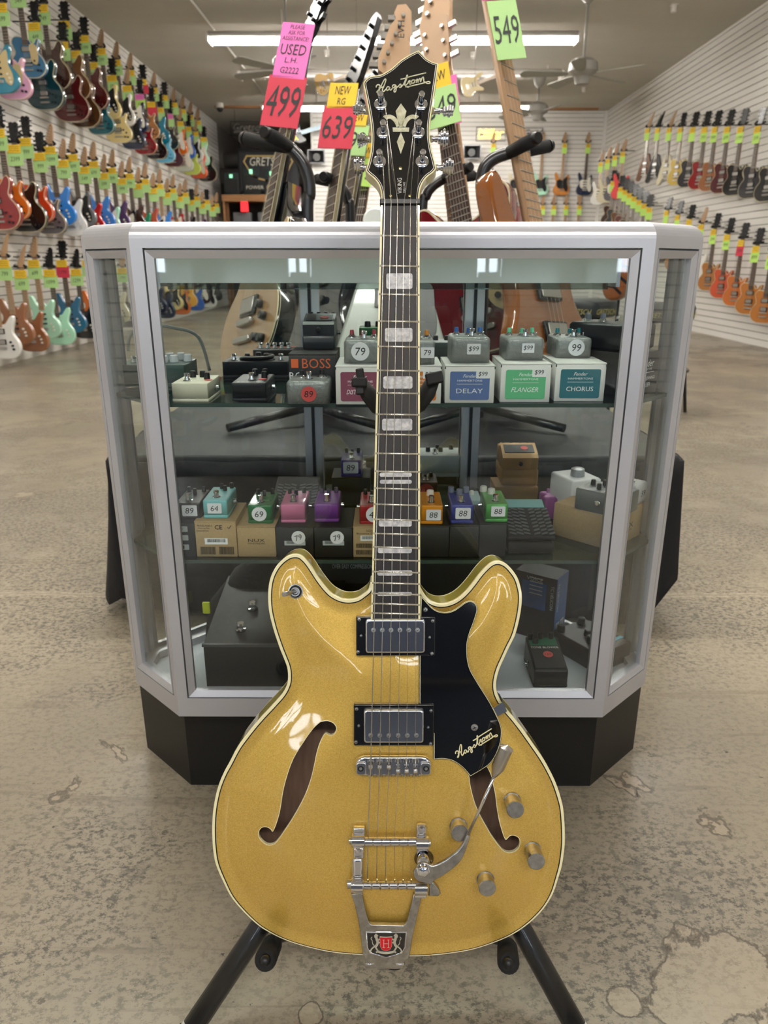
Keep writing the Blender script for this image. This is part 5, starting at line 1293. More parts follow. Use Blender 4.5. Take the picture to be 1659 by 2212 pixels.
# lower arms cradle the body and stick out towards the viewer
for s_, (fx, fy), (nx, ny) in ((-1, (588, 2024), (574, 2072)), (1, (1096, 2030), (1098, 2078))):
    a_ = behind(fx, fy, -.060); a_ = a_ + gup * -.010
    tip = P(nx, ny, Y=(GB @ Vector((*G(nx, ny, .03), .03))).y); c_ = behind(852, 1960, -.078)
    MB().tube([W_(c_), W_(a_ + gn * -.012), W_(a_), W_(a_.lerp(tip, .5)), W_(tip)], .0075, 12).build('support_arm', m_tube_b, stand)
    MB().tube([W_(a_.lerp(tip, .08)), W_(a_.lerp(tip, .5)), W_(tip), W_(tip + (tip - a_).normalized() * .006)], [.0125, .0125, .0125, .009], 18).build('foam_sleeve', m_foam, stand)
    MB().ball(W_(tip + (tip - a_).normalized() * .006), .0062, 14).build('end_cap', m_black, stand)
# neck yoke
for s_, pts in ((-1, [(842, 885), (815, 872), (795, 850), (782, 832)]), (1, [(872, 885), (905, 868), (925, 845), (935, 822)])):
    hs = (-.045, -.040, -.034, -.028)
    mb = MB(); Q = [behind(x, y, h) for (x, y), h in zip(pts, hs)]
    mb.tube([W_(v) for v in Q], [.013, .013, .011, .009], 12, 0, .7).build('neck_yoke_arm', m_blackm, stand)
kx = behind(774, 815, -.022)
mb = MB(GBi.inverted()); 
kk = thing_off = None
def gbox(name, px, py, h, sx, sy, sz, ang, m, b=.0015):
    c = GB @ Vector((*G(px, py, h), h)); Mx = SI @ T(c) @ GB.to_3x3().to_4x4() @ Rt(ang, 'Z')
    return MB().box(-sx, sx, -sy, sy, -sz, sz, b=b).build(name, m, stand, Mx)
gbox('yoke_clamp', 776, 826, -.020, .0085, .0050, .006, 0, m_blackm); gbox('yoke_latch', 778, 808, -.022, .0045, .0060, .005, 8, m_blackm); gbox('yoke_latch', 778, 843, -.024, .0050, .0050, .005, 5, m_black)
gbox('yoke_clamp', 938, 817, -.020, .0095, .0065, .006, 12, m_blackm)
# ================================================================ GUITARS ON THE WALLS
OUTL = {
 'long_horn': [(0,0),(.08,.003),(.135,.03),(.16,.09),(.15,.15),(.118,.20),(.108,.245),(.12,.30),(.14,.36),(.13,.395),(.108,.39),(.08,.35),(.055,.32),(.03,.31),(-.03,.31),(-.05,.33),(-.07,.40),(-.09,.47),(-.118,.48),(-.138,.44),(-.135,.34),(-.112,.26),(-.118,.20),(-.15,.14),(-.16,.08),(-.13,.025),(-.07,.003)],
 'double_cut': [(0,0),(.08,.003),(.135,.03),(.16,.09),(.15,.15),(.118,.20),(.108,.235),(.12,.28),(.137,.33),(.13,.362),(.108,.362),(.08,.33),(.055,.30),(.03,.292),(-.03,.292),(-.055,.305),(-.08,.36),(-.11,.405),(-.137,.405),(-.145,.36),(-.128,.29),(-.112,.24),(-.118,.20),(-.15,.14),(-.16,.08),(-.13,.025),(-.07,.003)],
 'single_cut': [(0,0),(.09,.005),(.15,.045),(.168,.10),(.152,.155),(.112,.205),(.103,.235),(.112,.275),(.127,.305),(.12,.325),(.10,.318),(.08,.290),(.055,.285),(.035,.315),(-.03,.335),(-.08,.345),(-.12,.33),(-.135,.29),(-.12,.245),(-.112,.205),(-.152,.155),(-.168,.10),(-.15,.045),(-.09,.005)],
 'semi_hollow': [(0,0),(.10,.008),(.17,.055),(.197,.125),(.175,.20),(.13,.255),(.118,.295),(.135,.345),(.143,.395),(.125,.43),(.095,.425),(.065,.385),(.035,.36),(-.035,.36),(-.065,.385),(-.095,.425),(-.125,.43),(-.143,.395),(-.135,.345),(-.118,.295),(-.13,.255),(-.175,.20),(-.197,.125),(-.17,.055),(-.10,.008)],
 'offset': [(.02,0),(.10,.012),(.16,.06),(.17,.12),(.145,.175),(.112,.21),(.105,.25),(.12,.30),(.13,.345),(.115,.37),(.09,.36),(.06,.32),(.03,.30),(-.03,.30),(-.06,.33),(-.09,.395),(-.12,.405),(-.14,.38),(-.135,.31),(-.108,.26),(-.11,.22),(-.15,.17),(-.175,.105),(-.15,.04),(-.08,.002)],
 'vee': [(.02,.10),(.10,-.01),(.135,-.02),(.165,.01),(.06,.36),(.03,.38),(-.03,.38),(-.06,.36),(-.165,.01),(-.135,-.02),(-.10,-.01),(-.02,.10)],
}
m_body = mat('lacquered_body', 'ffffff', .18, objcol=True, coat=1.0)
m_maple = mat('maple_neck', 'a28262', .45); m_rose = mat('rosewood_neck', '3c2a22', .5); m_darkhd = mat('black_headstock', '101012', .25)
m_frets = mat('fret_wire', 'c8c4ba', .3, .9); m_pgw = mat('white_pickguard', 'd6d2c4', .35); m_pgb = mat('black_pickguard', '141416', .25); m_pgt = mat('cream_pickguard', 'b8a578', .35)
m_cream_edge = mat('cream_edge', 'cfc5a2', .4)
TAGC = {'g': m_green, 'l': m_lime, 'r': m_red, 'y': m_yellow, 'p': m_pink}
_pm = {}
def pmesh(key, fn, mats):                            # mesh data made once, shared by the copies
    if key not in _pm:
        o = fn().build(key[0], mats); _pm[key] = o.data; bpy.data.objects.remove(o)
    return _pm[key]
def g_body(st):
    def f():
        o = smoothpts(OUTL[st], 4 if st != 'vee' else 1); d = .05 if st == 'semi_hollow' else .042
        mb = MB(FRONT).slab(o, -d, 0, .004 if st in ('single_cut', 'semi_hollow') else .007, seg=2)
        if st in ('single_cut', 'semi_hollow'):
            q = o if area2(o) > 0 else o[::-1]
            mb.loft([[(x, y, -.005) for x, y in inset(q, -.0004)], [(x, y, .0004) for x, y in inset(q, .002)], [(x, y, .0005) for x, y in inset(q, .006)]], 1, False, (False, False))
        return mb
    return f
def g_neck(dark, bass):
    def f():
        L = .84 if bass else .66; y0 = .27; y1 = .09 + L; mb = MB(FRONT)
        w0, w1 = .028, .0215
        mb.loft([[(w * math.cos(math.pi * k / 6), y, -.002 - .020 * math.sin(math.pi * k / 6)) for k in range(7)] for y, w in ((y0, w0), (y1, w1))], 1, True)
        mb.plate([(-w0, y0), (w0, y0), (w1, y1), (-w1, y1)], -.002, .006, 0)
        nf = 20
        for n in range(1, nf):
            y = y1 - L * (1 - 2 ** (-n / 12)) * .985; w = w1 + (w0 - w1) * (y1 - y) / (y1 - y0)
            mb.plate([(-w, y - .0012), (w, y - .0012), (w, y + .0012), (-w, y + .0012)], .006, .0072, 2)
        if dark == 'e':
            for s_ in (-1, 1): mb.plate([(s_ * w0, y0), (s_ * (w0 - .003), y0), (s_ * (w1 - .003), y1), (s_ * w1, y1)][::s_], -.003, .0066, 3)
        for k in range(4 if bass else 6):
            n_ = 3 if bass else 5; x = -1 + 2 * k / n_
            mb.add([(x * .024 - .0006, .10, .012), (x * .024 + .0006, .10, .012), (x * .017 + .0006, y1, .0085), (x * .017 - .0006, y1, .0085)], [(0, 1, 2, 3)], 2)
        return mb
    return f
def g_head(kind, bass):
    def f():
        y1 = .09 + (.84 if bass else .66); mb = MB(FRONT @ T((0, y1, 0)) @ Rt(-8, 'X'))
        if kind == 'inline':
            o = [(-.021, 0), (.021, 0), (.028, .02), (.030, .05), (.034, .12), (.033, .17), (.020, .188), (.0, .185), (-.008, .165), (-.004, .15), (-.018, .13), (-.045, .045), (-.044, .02), (-.030, .008)]
        elif kind == 'pointy':
            o = [(-.021, 0), (.021, 0), (.026, .03), (.034, .10), (.058, .205), (.030, .175), (-.030, .05), (-.040, .02)]
        else: o = [(-.021, 0), (.021, 0), (.034, .03), (.040, .10), (.042, .16), (.020, .172), (0, .163), (-.020, .172), (-.042, .16), (-.040, .10), (-.034, .03)]
        mb.plate(o, -.014, 0, 0)
        mb.box(-.0215, .0215, -.004, .002, 0, .009, 2)
        if kind == 'sides': tp = [(s_ * .026, .045 + .042 * k, s_) for k in range(3 - (1 if bass else 0)) for s_ in (-1, 1)]
        else: tp = [(-.030 + .0088 * k * (1.4 if bass else 1), .035 + .024 * k * (1.45 if bass else 1), -1) for k in range(4 if bass else 6)]
        for x, y, s_ in tp:
            mb.cyl((x, y, 0), (x, y, .008), .0045, n=8, mi=1)
            mb.box(min(x + s_ * .012, x + s_ * .036), max(x + s_ * .012, x + s_ * .036), y - .006, y + .006, -.012, -.003, 1)
        return mb
    return f
def g_guard(st):
    def f():
        mb = MB(FRONT)
        if st in ('double_cut', 'offset'): o = [(-.03,.285),(.03,.285),(.07,.315),(.10,.325),(.105,.28),(.10,.22),(.125,.15),(.125,.09),(.10,.06),(.06,.09),(.045,.12),(-.05,.12),(-.09,.16),(-.10,.21),(-.095,.26),(-.06,.28)]
        elif st == 'semi_hollow': o = [(.035,.33),(.075,.32),(.085,.22),(.10,.15),(.085,.10),(.045,.13),(.035,.20)]
        else: o = [(.035,.27),(.09,.27),(.10,.22),(.105,.16),(.085,.11),(.045,.13),(.035,.20)]
        o = smoothpts(o, 3); return mb.slab(o, .001, .004 if st in ('double_cut', 'offset') else .010, .001, seg=1)
    return f
def g_pick(kind, y):
    def f():
        mb = MB(FRONT)
        if kind == 'single': mb.slab(rrect(-.040, .040, y - .008, y + .008, .007), .002, .010, .001, seg=1)
        else:
            mb.slab(rrect(-.044, .044, y - .022, y + .022, .003), .001, .008, .001, seg=1); mb.slab(rrect(-.036, .036, y - .017, y + .017, .003), .008, .012, .001, seg=1, mi=1)
        return mb
    return f
def g_bridge(st):
    def f():
        mb = MB(FRONT)
        if st in ('double_cut', 'offset'): mb.slab(rrect(-.040, .040, .08, .105, .002), .001, .009, .001, seg=1); mb.box(-.036, .036, .086, .10, .009, .012)
        else: mb.slab(rrect(-.045, .045, .10, .115, .007), .002, .014, .002, seg=1); mb.slab(rrect(-.048, .048, .06, .075, .007), .002, .012, .002, seg=1)
        return mb
    return f
def g_knob():
    return MB(FRONT).cyl((0, 0, .003), (0, 0, .016), .010, .0085, 12)
KPOS = {True: [(.105, .11), (.085, .065), (.07, .14), (.12, .06)], False: [(.085, .145), (.10, .115), (.105, .085)]}
def g_tag(price, wide=.098):
    def f():
        mb = MB(FRONT @ T((0, 0, .022)) @ Rt(-4, 'X')); mb.plate([(-wide / 2, -.058), (wide / 2, -.058), (wide / 2, .058), (-wide / 2, .058)], 0, .0012)
        if price: mb.text(price, .038, 0, -.002, .002, 1, sk=.08, wd=.026 * len(price) * .80)
        return mb
    return f
def g_sale(k_=1):
    mb = MB(FRONT @ T((0, 0, .024)) @ Rt(-4, 'X') @ Matrix.Diagonal((k_, 1, 1, 1))); mb.plate([(-.04, -.034), (.04, -.034), (.04, .034), (-.04, .034)], 0, .0012)
    r = random.Random(3)
    for q in range(3): mb.stroke([(-.03 + .06 * k / 8, .018 - q * .016 + r.uniform(-.004, .004)) for k in range(9)], .003, .0012, .0005, 1)
    return mb

COLN = {}
def wall_guitar(label, M, style='double_cut', col='808080', neck='d', head=None, guard=None, pk=None, tagc='g', price='', sale=True, bass=False, group=None, hcol=None, far=False, tw=.098, cat='guitar', name='electric_guitar', hook=0.12, hang=None):
    if bass: name = 'bass_guitar'
    t = thing(name, label, cat, group=group, M=M)
    b = link('body', pmesh(('body', style), g_body(style), [m_body, m_cream_edge]), t); b.color = (*hexc(col), 1)
    dk = neck != 'm'
    link('neck', pmesh(('neck', neck, bass), g_neck(neck, bass), [m_rose if dk else m_maple, m_darkhd if neck == 'e' else m_maple, m_frets, m_cream_edge]), t)
    head = head or ('sides' if style in ('single_cut', 'semi_hollow') else 'inline')
    hm_ = hcol or ('b' if (dk and head == 'sides') else 'm')
    link('headstock', pmesh(('headstock', head, bass, hm_), g_head(head, bass), [m_darkhd if hm_ == 'b' else m_maple, m_nickel if hm_ == 'm' else m_black, m_black]), t)
    if guard: link('pickguard', pmesh(('pickguard', style, guard), g_guard(style), [{'w': m_pgw, 'b': m_pgb, 't': m_pgt}[guard]]), t)
    pk = pk or ('single' if style in ('double_cut', 'offset') else 'humbucker')
    ys = (.145, .19, .235) if pk == 'single' else (.145, .235)
    for y in ys:
        link('pickup', pmesh(('pickup', pk, y), g_pick(pk, y), [m_pgb if guard != 'b' else m_pgw, m_nickel] if pk == 'single' else [m_pgb, m_nickel]), t)
    link('bridge', pmesh(('bridge', style), g_bridge(style), [m_nickel]), t)
    if not far:
        for x, y in KPOS[style in ('single_cut', 'semi_hollow')]: link('control_knob', pmesh(('control_knob', pk), g_knob, [m_black if pk != 'single' else m_pgw]), t).location = (x, 0, y)
    L = .84 if bass else .66
    if tagc:
        tc = TAGC[tagc]
        o = link('price_tag', pmesh(('price_tag', price, tagc, tw), g_tag(price, tw), [tc, m_ink]), t); o.location = (0, 0, .09 + L - .135)
        if sale: o = link('sale_tag', pmesh(('sale_tag', sale, tw), lambda: g_sale(tw / .098), [m_pink if sale == 'p' else m_yellow, m_ink]), t); o.location = (0, 0, .09 + L - .055)
    return t
def hanger(label, p, to_wall, L=.75, group='black padded wall hangers'):   # a yoke under the headstock on an arm from the wall
    t = thing('guitar_hanger', label, 'guitar hanger', p, group=group)
    def fy():
        mb = MB(); mb.tube([(-.045, -.03, .008), (-.04, .02, -.004), (-.02, .045, -.008), (.02, .045, -.008), (.04, .02, -.004), (.045, -.03, .008)], .011, 8); return mb
    link('yoke', pmesh(('yoke',), fy, [m_blackm]), t)
    d = Vector(to_wall); mb = MB(); mb.cyl((0, .045, -.006), tuple(d + Vector((0, .045, -.006))), .006, n=8); mb.build('wall_arm', m_black, t)
    return t
ORD = ['nearest', 'second', 'third', 'fourth', 'fifth', 'sixth', 'seventh', 'eighth', 'ninth', 'tenth', 'eleventh', 'twelfth', 'thirteenth', 'fourteenth', 'fifteenth', 'sixteenth', 'seventeenth', 'eighteenth', 'nineteenth', 'twentieth', 'twenty-first', 'twenty-second', 'twenty-third', 'twenty-fourth', 'twenty-fifth', 'twenty-sixth', 'twenty-seventh', 'twenty-eighth']
SN = {'long_horn': 'long-horned', 'double_cut': 'double-cutaway', 'single_cut': 'single-cutaway', 'semi_hollow': 'semi-hollow', 'offset': 'offset-body', 'vee': 'V-shaped'}
CN = {'a5662a': 'sunburst', '2e2e32': 'charcoal', 'b4622a': 'orange-brown', 'b5482a': 'amber-red', '9a6434': 'natural brown', 'b59a4a': 'gold', '0f6d86': 'teal', 'd9a0bf': 'pink', '1c5c80': 'blue', '0c2e34': 'dark teal', '4a0f12': 'dark red', '4a3018': 'brown burst', '11606e': 'turquoise', 'dcc88c': 'cream', '14203c': 'navy', '7c1018': 'cherry red', '111113': 'black', '6db6d6': 'sky blue',
      'c8641c': 'orange', '3a2018': 'brown', '5c3a22': 'walnut', 'd8d6d0': 'white', 'b8bfae': 'pale grey', 'c2cf5a': 'lime yellow', 'd2501e': 'red-orange', '2456a8': 'royal blue', 'b02020': 'red', 'a8d8bc': 'mint', '45205a': 'purple', '1f8a64': 'green', 'a84a34': 'rust red', '2f78c8': 'bright blue',
      '9a6a40': 'tan', '5c5c60': 'slate grey', 'c43a18': 'amber-red burst', '8c5a3a': 'bare brown', 'b87838': 'natural brown', 'd04a4a': 'coral', 'c8c0a4': 'ivory', '6a4a38': 'cocoa', 'd8a038': 'honey', 'b83a5a': 'raspberry'}
def row(rowname, side, items, x, yfun, zfun, yaw, hx, group, far_from=12.0, scale=1.0):
    for i, it in enumerate(items):
        st, col = it[0], it[1]; kw = dict(it[2]) if len(it) > 2 else {}
        y = yfun(i); z = zfun(y, i)
        bass = kw.get('bass', False); L = .84 if bass else .66
        if side < 0: kw.setdefault('tw', .148)
        kw.setdefault('price', RN.choice(['399', '599', '799', '899', '1199', '549', '699', '999']) if y < 10.5 else '')
        lab = '%s %s guitar, %s in the %s' % (CN.get(col, 'dark'), SN[st], ORD[i], rowname)
        M = T((x, y, z)) @ Rt(yaw + RN.uniform(-5, 5), 'Z') @ Matrix.Scale(scale, 4)
        wall_guitar(lab, M, st, col, far=y > far_from, group=group, **kw)
        nz = z + (.09 + L + .012) * scale
        pv = Vector((x, y, nz)); wall = Vector((hx - x, 0, 0))
        hanger('black hanger, %s in the %s' % (ORD[i], rowname), pv, wall)
SG, SC_, DC, OF, VE = 'semi_hollow', 'single_cut', 'double_cut', 'offset', 'vee'
GL1 = 'guitars hung along the left wall'; GR1 = 'guitars hung along the right wall'; GB1 = 'basses and guitars on the back wall'
low = [(OF, '0f6d86', {'neck': 'm', 'guard': 't', 'price': '499'}), (SC_, 'd9a0bf', {'neck': 'd', 'guard': 't', 'price': '599'}), (SG, '0c2e34', {'price': '449'}), (SG, '4a0f12', {'price': '549'}), (SG, '4a3018', {'price': '549'}), (SC_, '11606e', {'price': '599'}), (SC_, 'dcc88c', {'price': '599'}), (DC, '14203c', {'guard': 'b', 'price': '599'}),
       (SC_, '7c1018', {'tagc': 'l', 'sale': 'p', 'price': '479'}), (SC_, '111113', {'tagc': 'r'}), (SC_, '6db6d6', {}), (SC_, '4a0f12', {'sale': 'p'}), (DC, 'b8bfae', {'guard': 'w'}), (SC_, 'c2cf5a', {}), (DC, 'd2501e', {'guard': 'w'}), (SG, '111113', {})]
LY = [7.1, 7.35, 8.0, 8.63, 8.97, 9.45, 10.05, 10.6, 11.1, 11.6, 12.0, 12.5, 13.1, 13.6, 14.1, 14.7]
row('lower line of the top left guitars', -1, low, -3.32, lambda i: LY[i], lambda y, i: (2.27, 2.30)[i > 1], -6, WL, GL1)
upp = [(SC_, '1c5c80', {'neck': 'd', 'guard': 't', 'price': '549'}), (SG, '3a2018', {'price': '749'}), (SG, '5c3a22', {'price': '749'}), (SG, '4a0f12', {}), (DC, 'dcc88c', {'guard': 'b'}), (DC, 'd8d6d0', {'guard': 'b'}), (DC, '14203c', {'guard': 'w'}), (SC_, '9a6a40', {'tagc': 'r'}), (OF, '0f6d86', {}), (SC_, '111113', {}), (DC, 'c8641c', {'guard': 'w'}), (DC, '2456a8', {'guard': 'w'}), (OF, 'd8d6d0', {'guard': 'b'}), (DC, 'a8d8bc', {'guard': 'w'})]
row('upper line of the top left guitars', -1, upp, -3.33, lambda i: 7.75 + .51 * i, lambda y, i: 2.52, -6, WL, GL1)
mid = [(SG, '7c1018', {'price': '399'}), (SC_, 'c8641c', {'price': '1599'}), (SG, '111113', {'price': '2399'}), (SC_, 'c43a18', {'price': '999'}), (SC_, '5c5c60', {'price': '999'}), (OF, '2f78c8', {'price': '1099'}), (DC, 'd8d6d0', {'price': '799', 'neck': 'm'}), (OF, '5c5c60', {'guard': 'b', 'price': '899'}), (DC, 'b02020', {'price': '149'}), (OF, '2f78c8', {}), (DC, 'a8d8bc', {'guard': 'w', 'neck': 'm'}), (DC, '45205a', {}), (OF, '111113', {'guard': 'w', 'neck': 'm'}), (DC, '3a2018', {}), (OF, '1f8a64', {}), (DC, 'a84a34', {}), (OF, 'd8d6d0', {'guard': 'b'}), (DC, '2f78c8', {'neck': 'm'}), (DC, '9a6a40', {}), (OF, 'b02020', {'guard': 'w'}), (DC, 'd8d6d0', {'guard': 'w'}),
       (DC, '111113', {}), (SC_, '111113', {}), (DC, '45205a', {'guard': 'w'}), (DC, '5c3a22', {}), (SC_, '3a2018', {}), (DC, 'b83a5a', {'guard': 'w'}), (DC, '8c5a3a', {})]
row('middle row on the left wall', -1, mid, -3.33, lambda i: 6.75 + .235 * i + .0032 * i * i, lambda y, i: 1.16 + .09 * (i % 2), -6, WL, GL1)
bot = [(DC, 'd8d6d0', {'neck': 'm', 'pk': 'humbucker', 'price': '799'}), (OF, '8c5a3a', {'neck': 'm', 'head': 'pointy', 'price': '799'}), (DC, '8c5a3a', {'neck': 'm', 'price': '699', 'head': 'pointy'}), (OF, 'a8d8bc', {'neck': 'm', 'price': '699'}), (DC, 'a8d8bc', {'price': '1099', 'hcol': 'b'}), (OF, '1c5c80', {'tagc': 'r', 'price': '1199', 'hcol': 'b', 'head': 'sides'}), (DC, '111113', {'price': '1299', 'hcol': 'b'}), (OF, 'c8641c', {'price': '399', 'hcol': 'b'}), (SG, '0c2e34', {'price': '399'}), (DC, 'c8c0a4', {'price': '899', 'pk': 'humbucker'}), (OF, '5c5c60', {'price': '799'}), (DC, 'd8d6d0', {'guard': 'w'}), (DC, '6a4a38', {'sale': 'p', 'tagc': 'l'}), (OF, '14203c', {'sale': 'p'}), (DC, '14203c', {}),
       (OF, 'dcc88c', {'guard': 'b'}), (DC, 'c8641c', {'guard': 'b'}), (SC_, 'd8a038', {}), (DC, '2456a8', {}), (DC, '3a2018', {'guard': 'w'}), (DC, 'd8d6d0', {'guard': 'b'}), (DC, '111113', {})]
row('bottom row on the left wall', -1, bot, -3.33, lambda i: 6.45 + .265 * i + .006 * i * i, lambda y, i: .10 + .09 * (i % 2), -6, WL, GL1)
# right wall, two sloping lines, fronts to the room
rt = [('vee', '6a4a38', {'head': 'pointy'}), ('vee', '111113', {'head': 'pointy', 'hcol': 'b'}), ('vee', 'c8c0a4', {'head': 'pointy'}), (SC_, 'b59a4a', {}), (SC_, '2e2e32', {}), (SC_, '7c1018', {}), (SC_, '8c5a3a', {}), (SC_, '4a0f12', {}), (SC_, '111113', {}), (SC_, '2e2e32', {}), (SC_, '111113', {}), (SC_, '3a2018', {})]
RY = [12.72, 12.25, 11.75, 11.3, 10.85, 10.45, 10.12, 9.75, 9.38, 8.95, 8.55, 8.15]
rt.reverse(); RY.reverse()
for r_ in rt: r_[2].setdefault('tagc', 'l')
row('upper row on the right wall', 1, rt, 4.07, lambda i: RY[i], lambda y, i: 1.53 + (y - 8.65) * .150, -62, WR, GR1, 8)
lo = [(SC_, 'a5662a', {}), (SC_, 'a5662a', {}), (SC_, 'b4622a', {'tagc': 'r'}), (SC_, 'b5482a', {}), (SC_, '9a6434', {}), (OF, 'd8d6d0', {}), (SC_, '9a6434', {}), (SC_, '9a6434', {}), (SC_, '3a2018', {})]
for r_ in lo: r_[2].setdefault('tagc', 'l')
row('lower row on the right wall', 1, lo, 4.07, lambda i: 8.2 + .36 * i + .006 * i * i, lambda y, i: .27 + (y - 8.2) * .185, -62, WR, GR1, 8)
# far end of the right wall
fr_ = [(DC, 'd04a4a', {'neck': 'm', 'tagc': 'l', 'price': ''}), (DC, '5c5c60', {'neck': 'm', 'tagc': 'l', 'guard': 'w'}), (DC, 'c8c0a4', {'neck': 'm', 'tagc': 'l'}), (DC, 'd8d6d0', {'neck': 'm', 'tagc': 'l', 'guard': 'w'})]
row('cluster at the far end of the right wall', 1, fr_, 4.0, lambda i: 13.7 + .45 * i, lambda y, i: 1.93, -40, WR, GR1, 8)
cl = [(SC_, ('3a2018', '4a0f12', '5c3a22', '111113')[i % 4], {'tagc': 'l', 'hcol': 'b'}) for i in range(9)]
row('dense line low at the far right', 1, cl, 3.98, lambda i: 12.0 + .26 * i, lambda y, i: .95 + .07 * i, -30, WR, GR1, 8)
# back wall
def back_row(rowname, items, z, group):
    for i, (px, st, col, kw) in enumerate(items):
        p = P(px, 400, Y=WB - .10); kw = dict(kw); bass = kw.get('bass', False); L = .84 if bass else .66
        lab = '%s %s %s, back wall, %s' % (CN.get(col, 'dark'), SN[st], 'bass' if bass else 'guitar', rowname % ORD[i])
        wall_guitar(lab, T((p.x, WB - .10, z)), st, col, far=True, group=group, **kw)
        hanger('black hanger on the back wall, %s' % (rowname % ORD[i]), Vector((p.x, WB - .10, z + .11 + L)), Vector((0, .05, 0)))
ORD0 = ORD[0]; ORD[0] = 'first'
back_row('upper line, %s from the left', [(1062, DC, 'c43a18', {'bass': True, 'guard': 'b', 'tagc': 'l'}), (1113, DC, 'c8c0a4', {'bass': True, 'guard': 'b', 'tagc': None, 'neck': 'm'}), (1167, DC, 'a8d8bc', {'bass': True, 'guard': 'b', 'tagc': 'l', 'neck': 'm'}), (1213, DC, 'b87838', {'bass': True, 'guard': 'b', 'tagc': 'l', 'neck': 'm'}), (1263, DC, '14203c', {'bass': True, 'guard': 'w', 'tagc': 'l'})], 2.14, GB1)
back_row('lower line, %s from the left', [(1062, DC, 'd8a038', {'neck': 'm', 'tagc': 'l'}), (1115, SC_, '3a2018', {'tagc': 'l', 'neck': 'm'}), (1175, DC, '5c3a22', {'tagc': 'l', 'neck': 'm'}), (1199, DC, '111113', {'tagc': 'l', 'neck': 'm'}), (1226, DC, '9a6a40', {'tagc': 'l', 'neck': 'm'}), (1255, SC_, 'b87838', {'tagc': 'l', 'neck': 'm'})], 1.22, GB1)
back_row('behind the black headplate, %s from the left', [(783, OF, 'c8c0a4', {'guard': 'w', 'tagc': None, 'neck': 'm'})], 2.28, None)
ORD[0] = ORD0
# two guitars hung in the air on wires, lit from below
def hung(label, body_px, head_px, Y, st, col, guard, wires):
    b, h = P(*body_px, Y=Y), P(*head_px, Y=Y); d = (h - b).normalized(); n = Vector((0, -1, 0)); n = (n - d * n.dot(d)).normalized(); x = d.cross(-n).normalized(); x = -x
    L = (h - b).length / .78
    M = frame(b - d * .15 * L, x * L, -n * L, d * L)
    if M.determinant() < 0: M = frame(b - d * .15 * L, -x * L, -n * L, d * L)
    t = wall_guitar(label, M, st, col, neck='m', guard=guard, tagc=None, hcol='m')
    for q in wires:
        p = b.lerp(h, q); tag(MB().cyl(p, (p.x, p.y, ZC), .003, n=5).build('hanging_wire', m_nickel), 'thin wire holding the %s' % label.split(' hanging')[0] + (' near its body' if q < .5 else ' near its neck'), 'wire')
    return t
hung('cream double-cutaway guitar hanging tilted from the ceiling', (1016, 185), (1110, 150), 9.4, DC, 'd6c290', None, (.1, .75))
hung('honey-coloured single-cutaway guitar hanging tilted from the ceiling', (700, 180), (795, 147), 9.3, SC_, 'cfa860', 't', (.1, .75))
# ================================================================ THE BACK OF THE SHOP
t = thing('wall_banner', 'black cloth banner with a gold-edged shield and lettering hanging over the stockroom opening', 'banner', (0, 0, 0))
a, b_ = P(512, 322, Y=15.9), P(648, 418, Y=15.9); W = b_.x - a.x; H_ = a.z - b_.z; cx = (a.x + b_.x) / 2; cz = (a.z + b_.z) / 2
t.location = (cx, 15.9, cz)
g = []; nx = 24
mb = MB(); vs = []; fs = []
for j in range(9):
    for i in range(nx + 1):
        u, v = i / nx - .5, j / 8 - .5; vs.append((u * W, .012 * math.sin(i * 1.1) * (1 - j / 10), v * H_ - .02 * math.sin(math.pi * (u + .5)) * (v > .4)))
for j in range(8):
    for i in range(nx): q = j * (nx + 1) + i; fs.append((q, q + 1, q + nx + 2, q + nx + 1))
mb.add(vs, fs, 0, True); ob = mb.build('cloth', mat('banner_black', '17181b', .7), t)
md = ob.modifiers.new('thickness', 'SOLIDIFY'); md.thickness = .004
k = MB(T((0, -.025, 0)) @ FRONT)
sh_ = [(-.36, .36), (.36, .36), (.42, .22), (.27, -.14), (0, -.24), (-.27, -.14), (-.42, .22)]
sh_ = [(x * W * .98, y * H_) for x, y in sh_][::-1]
k.loft([[(x, y, 0) for x, y in sh_], [(x, y, 0) for x, y in inset(sh_, .028)]], 0, False, (False, False))
k.text('GRETSCH', H_ * .19, 0, H_ * .22, .001, 1, wd=W * .60, sk=.15); k.text('85', H_ * .16, W * .12, H_ * .02, .001, 1); k.text('POWER  &  FIDELITY', H_ * .08, 0, -H_ * .36, .001, 1, wd=W * .76); k.plate(circ(H_ * .07, 16, 0, -H_ * .36), 0, .002, 0)
k.build('print', [mat('gold_print', '9c8450', .6), mat('pale_print', 'b8b4a6', .6)], t)
MB().cyl((-W / 2, 0, H_ / 2), (W / 2, 0, H_ / 2), .012, n=8).build('rail', m_black, t)
a, b_ = P(482, 424, Y=15.9), P(652, 436, Y=15.9)
rk = thing('storage_rack', 'pine storage rack below the black banner in the stockroom opening', 'shelf', ((a.x + b_.x) / 2, 16, 0)); RI = T((-(a.x + b_.x) / 2, -16, 0))
MB(RI).box(a.x, b_.x, 15.75, 16.2, b_.z, a.z + .02).build('shelf_board', m_pine, rk); MB(RI).box(a.x, b_.x, 15.8, 16.2, a.z - .66, a.z - .62).build('shelf_board', m_pine, rk)
for x in (a.x, b_.x - .05):
    for y in (15.8, 16.15): MB(RI).box(x, x + .05, y, y + .05, 0, b_.z).build('post', m_pine, rk)
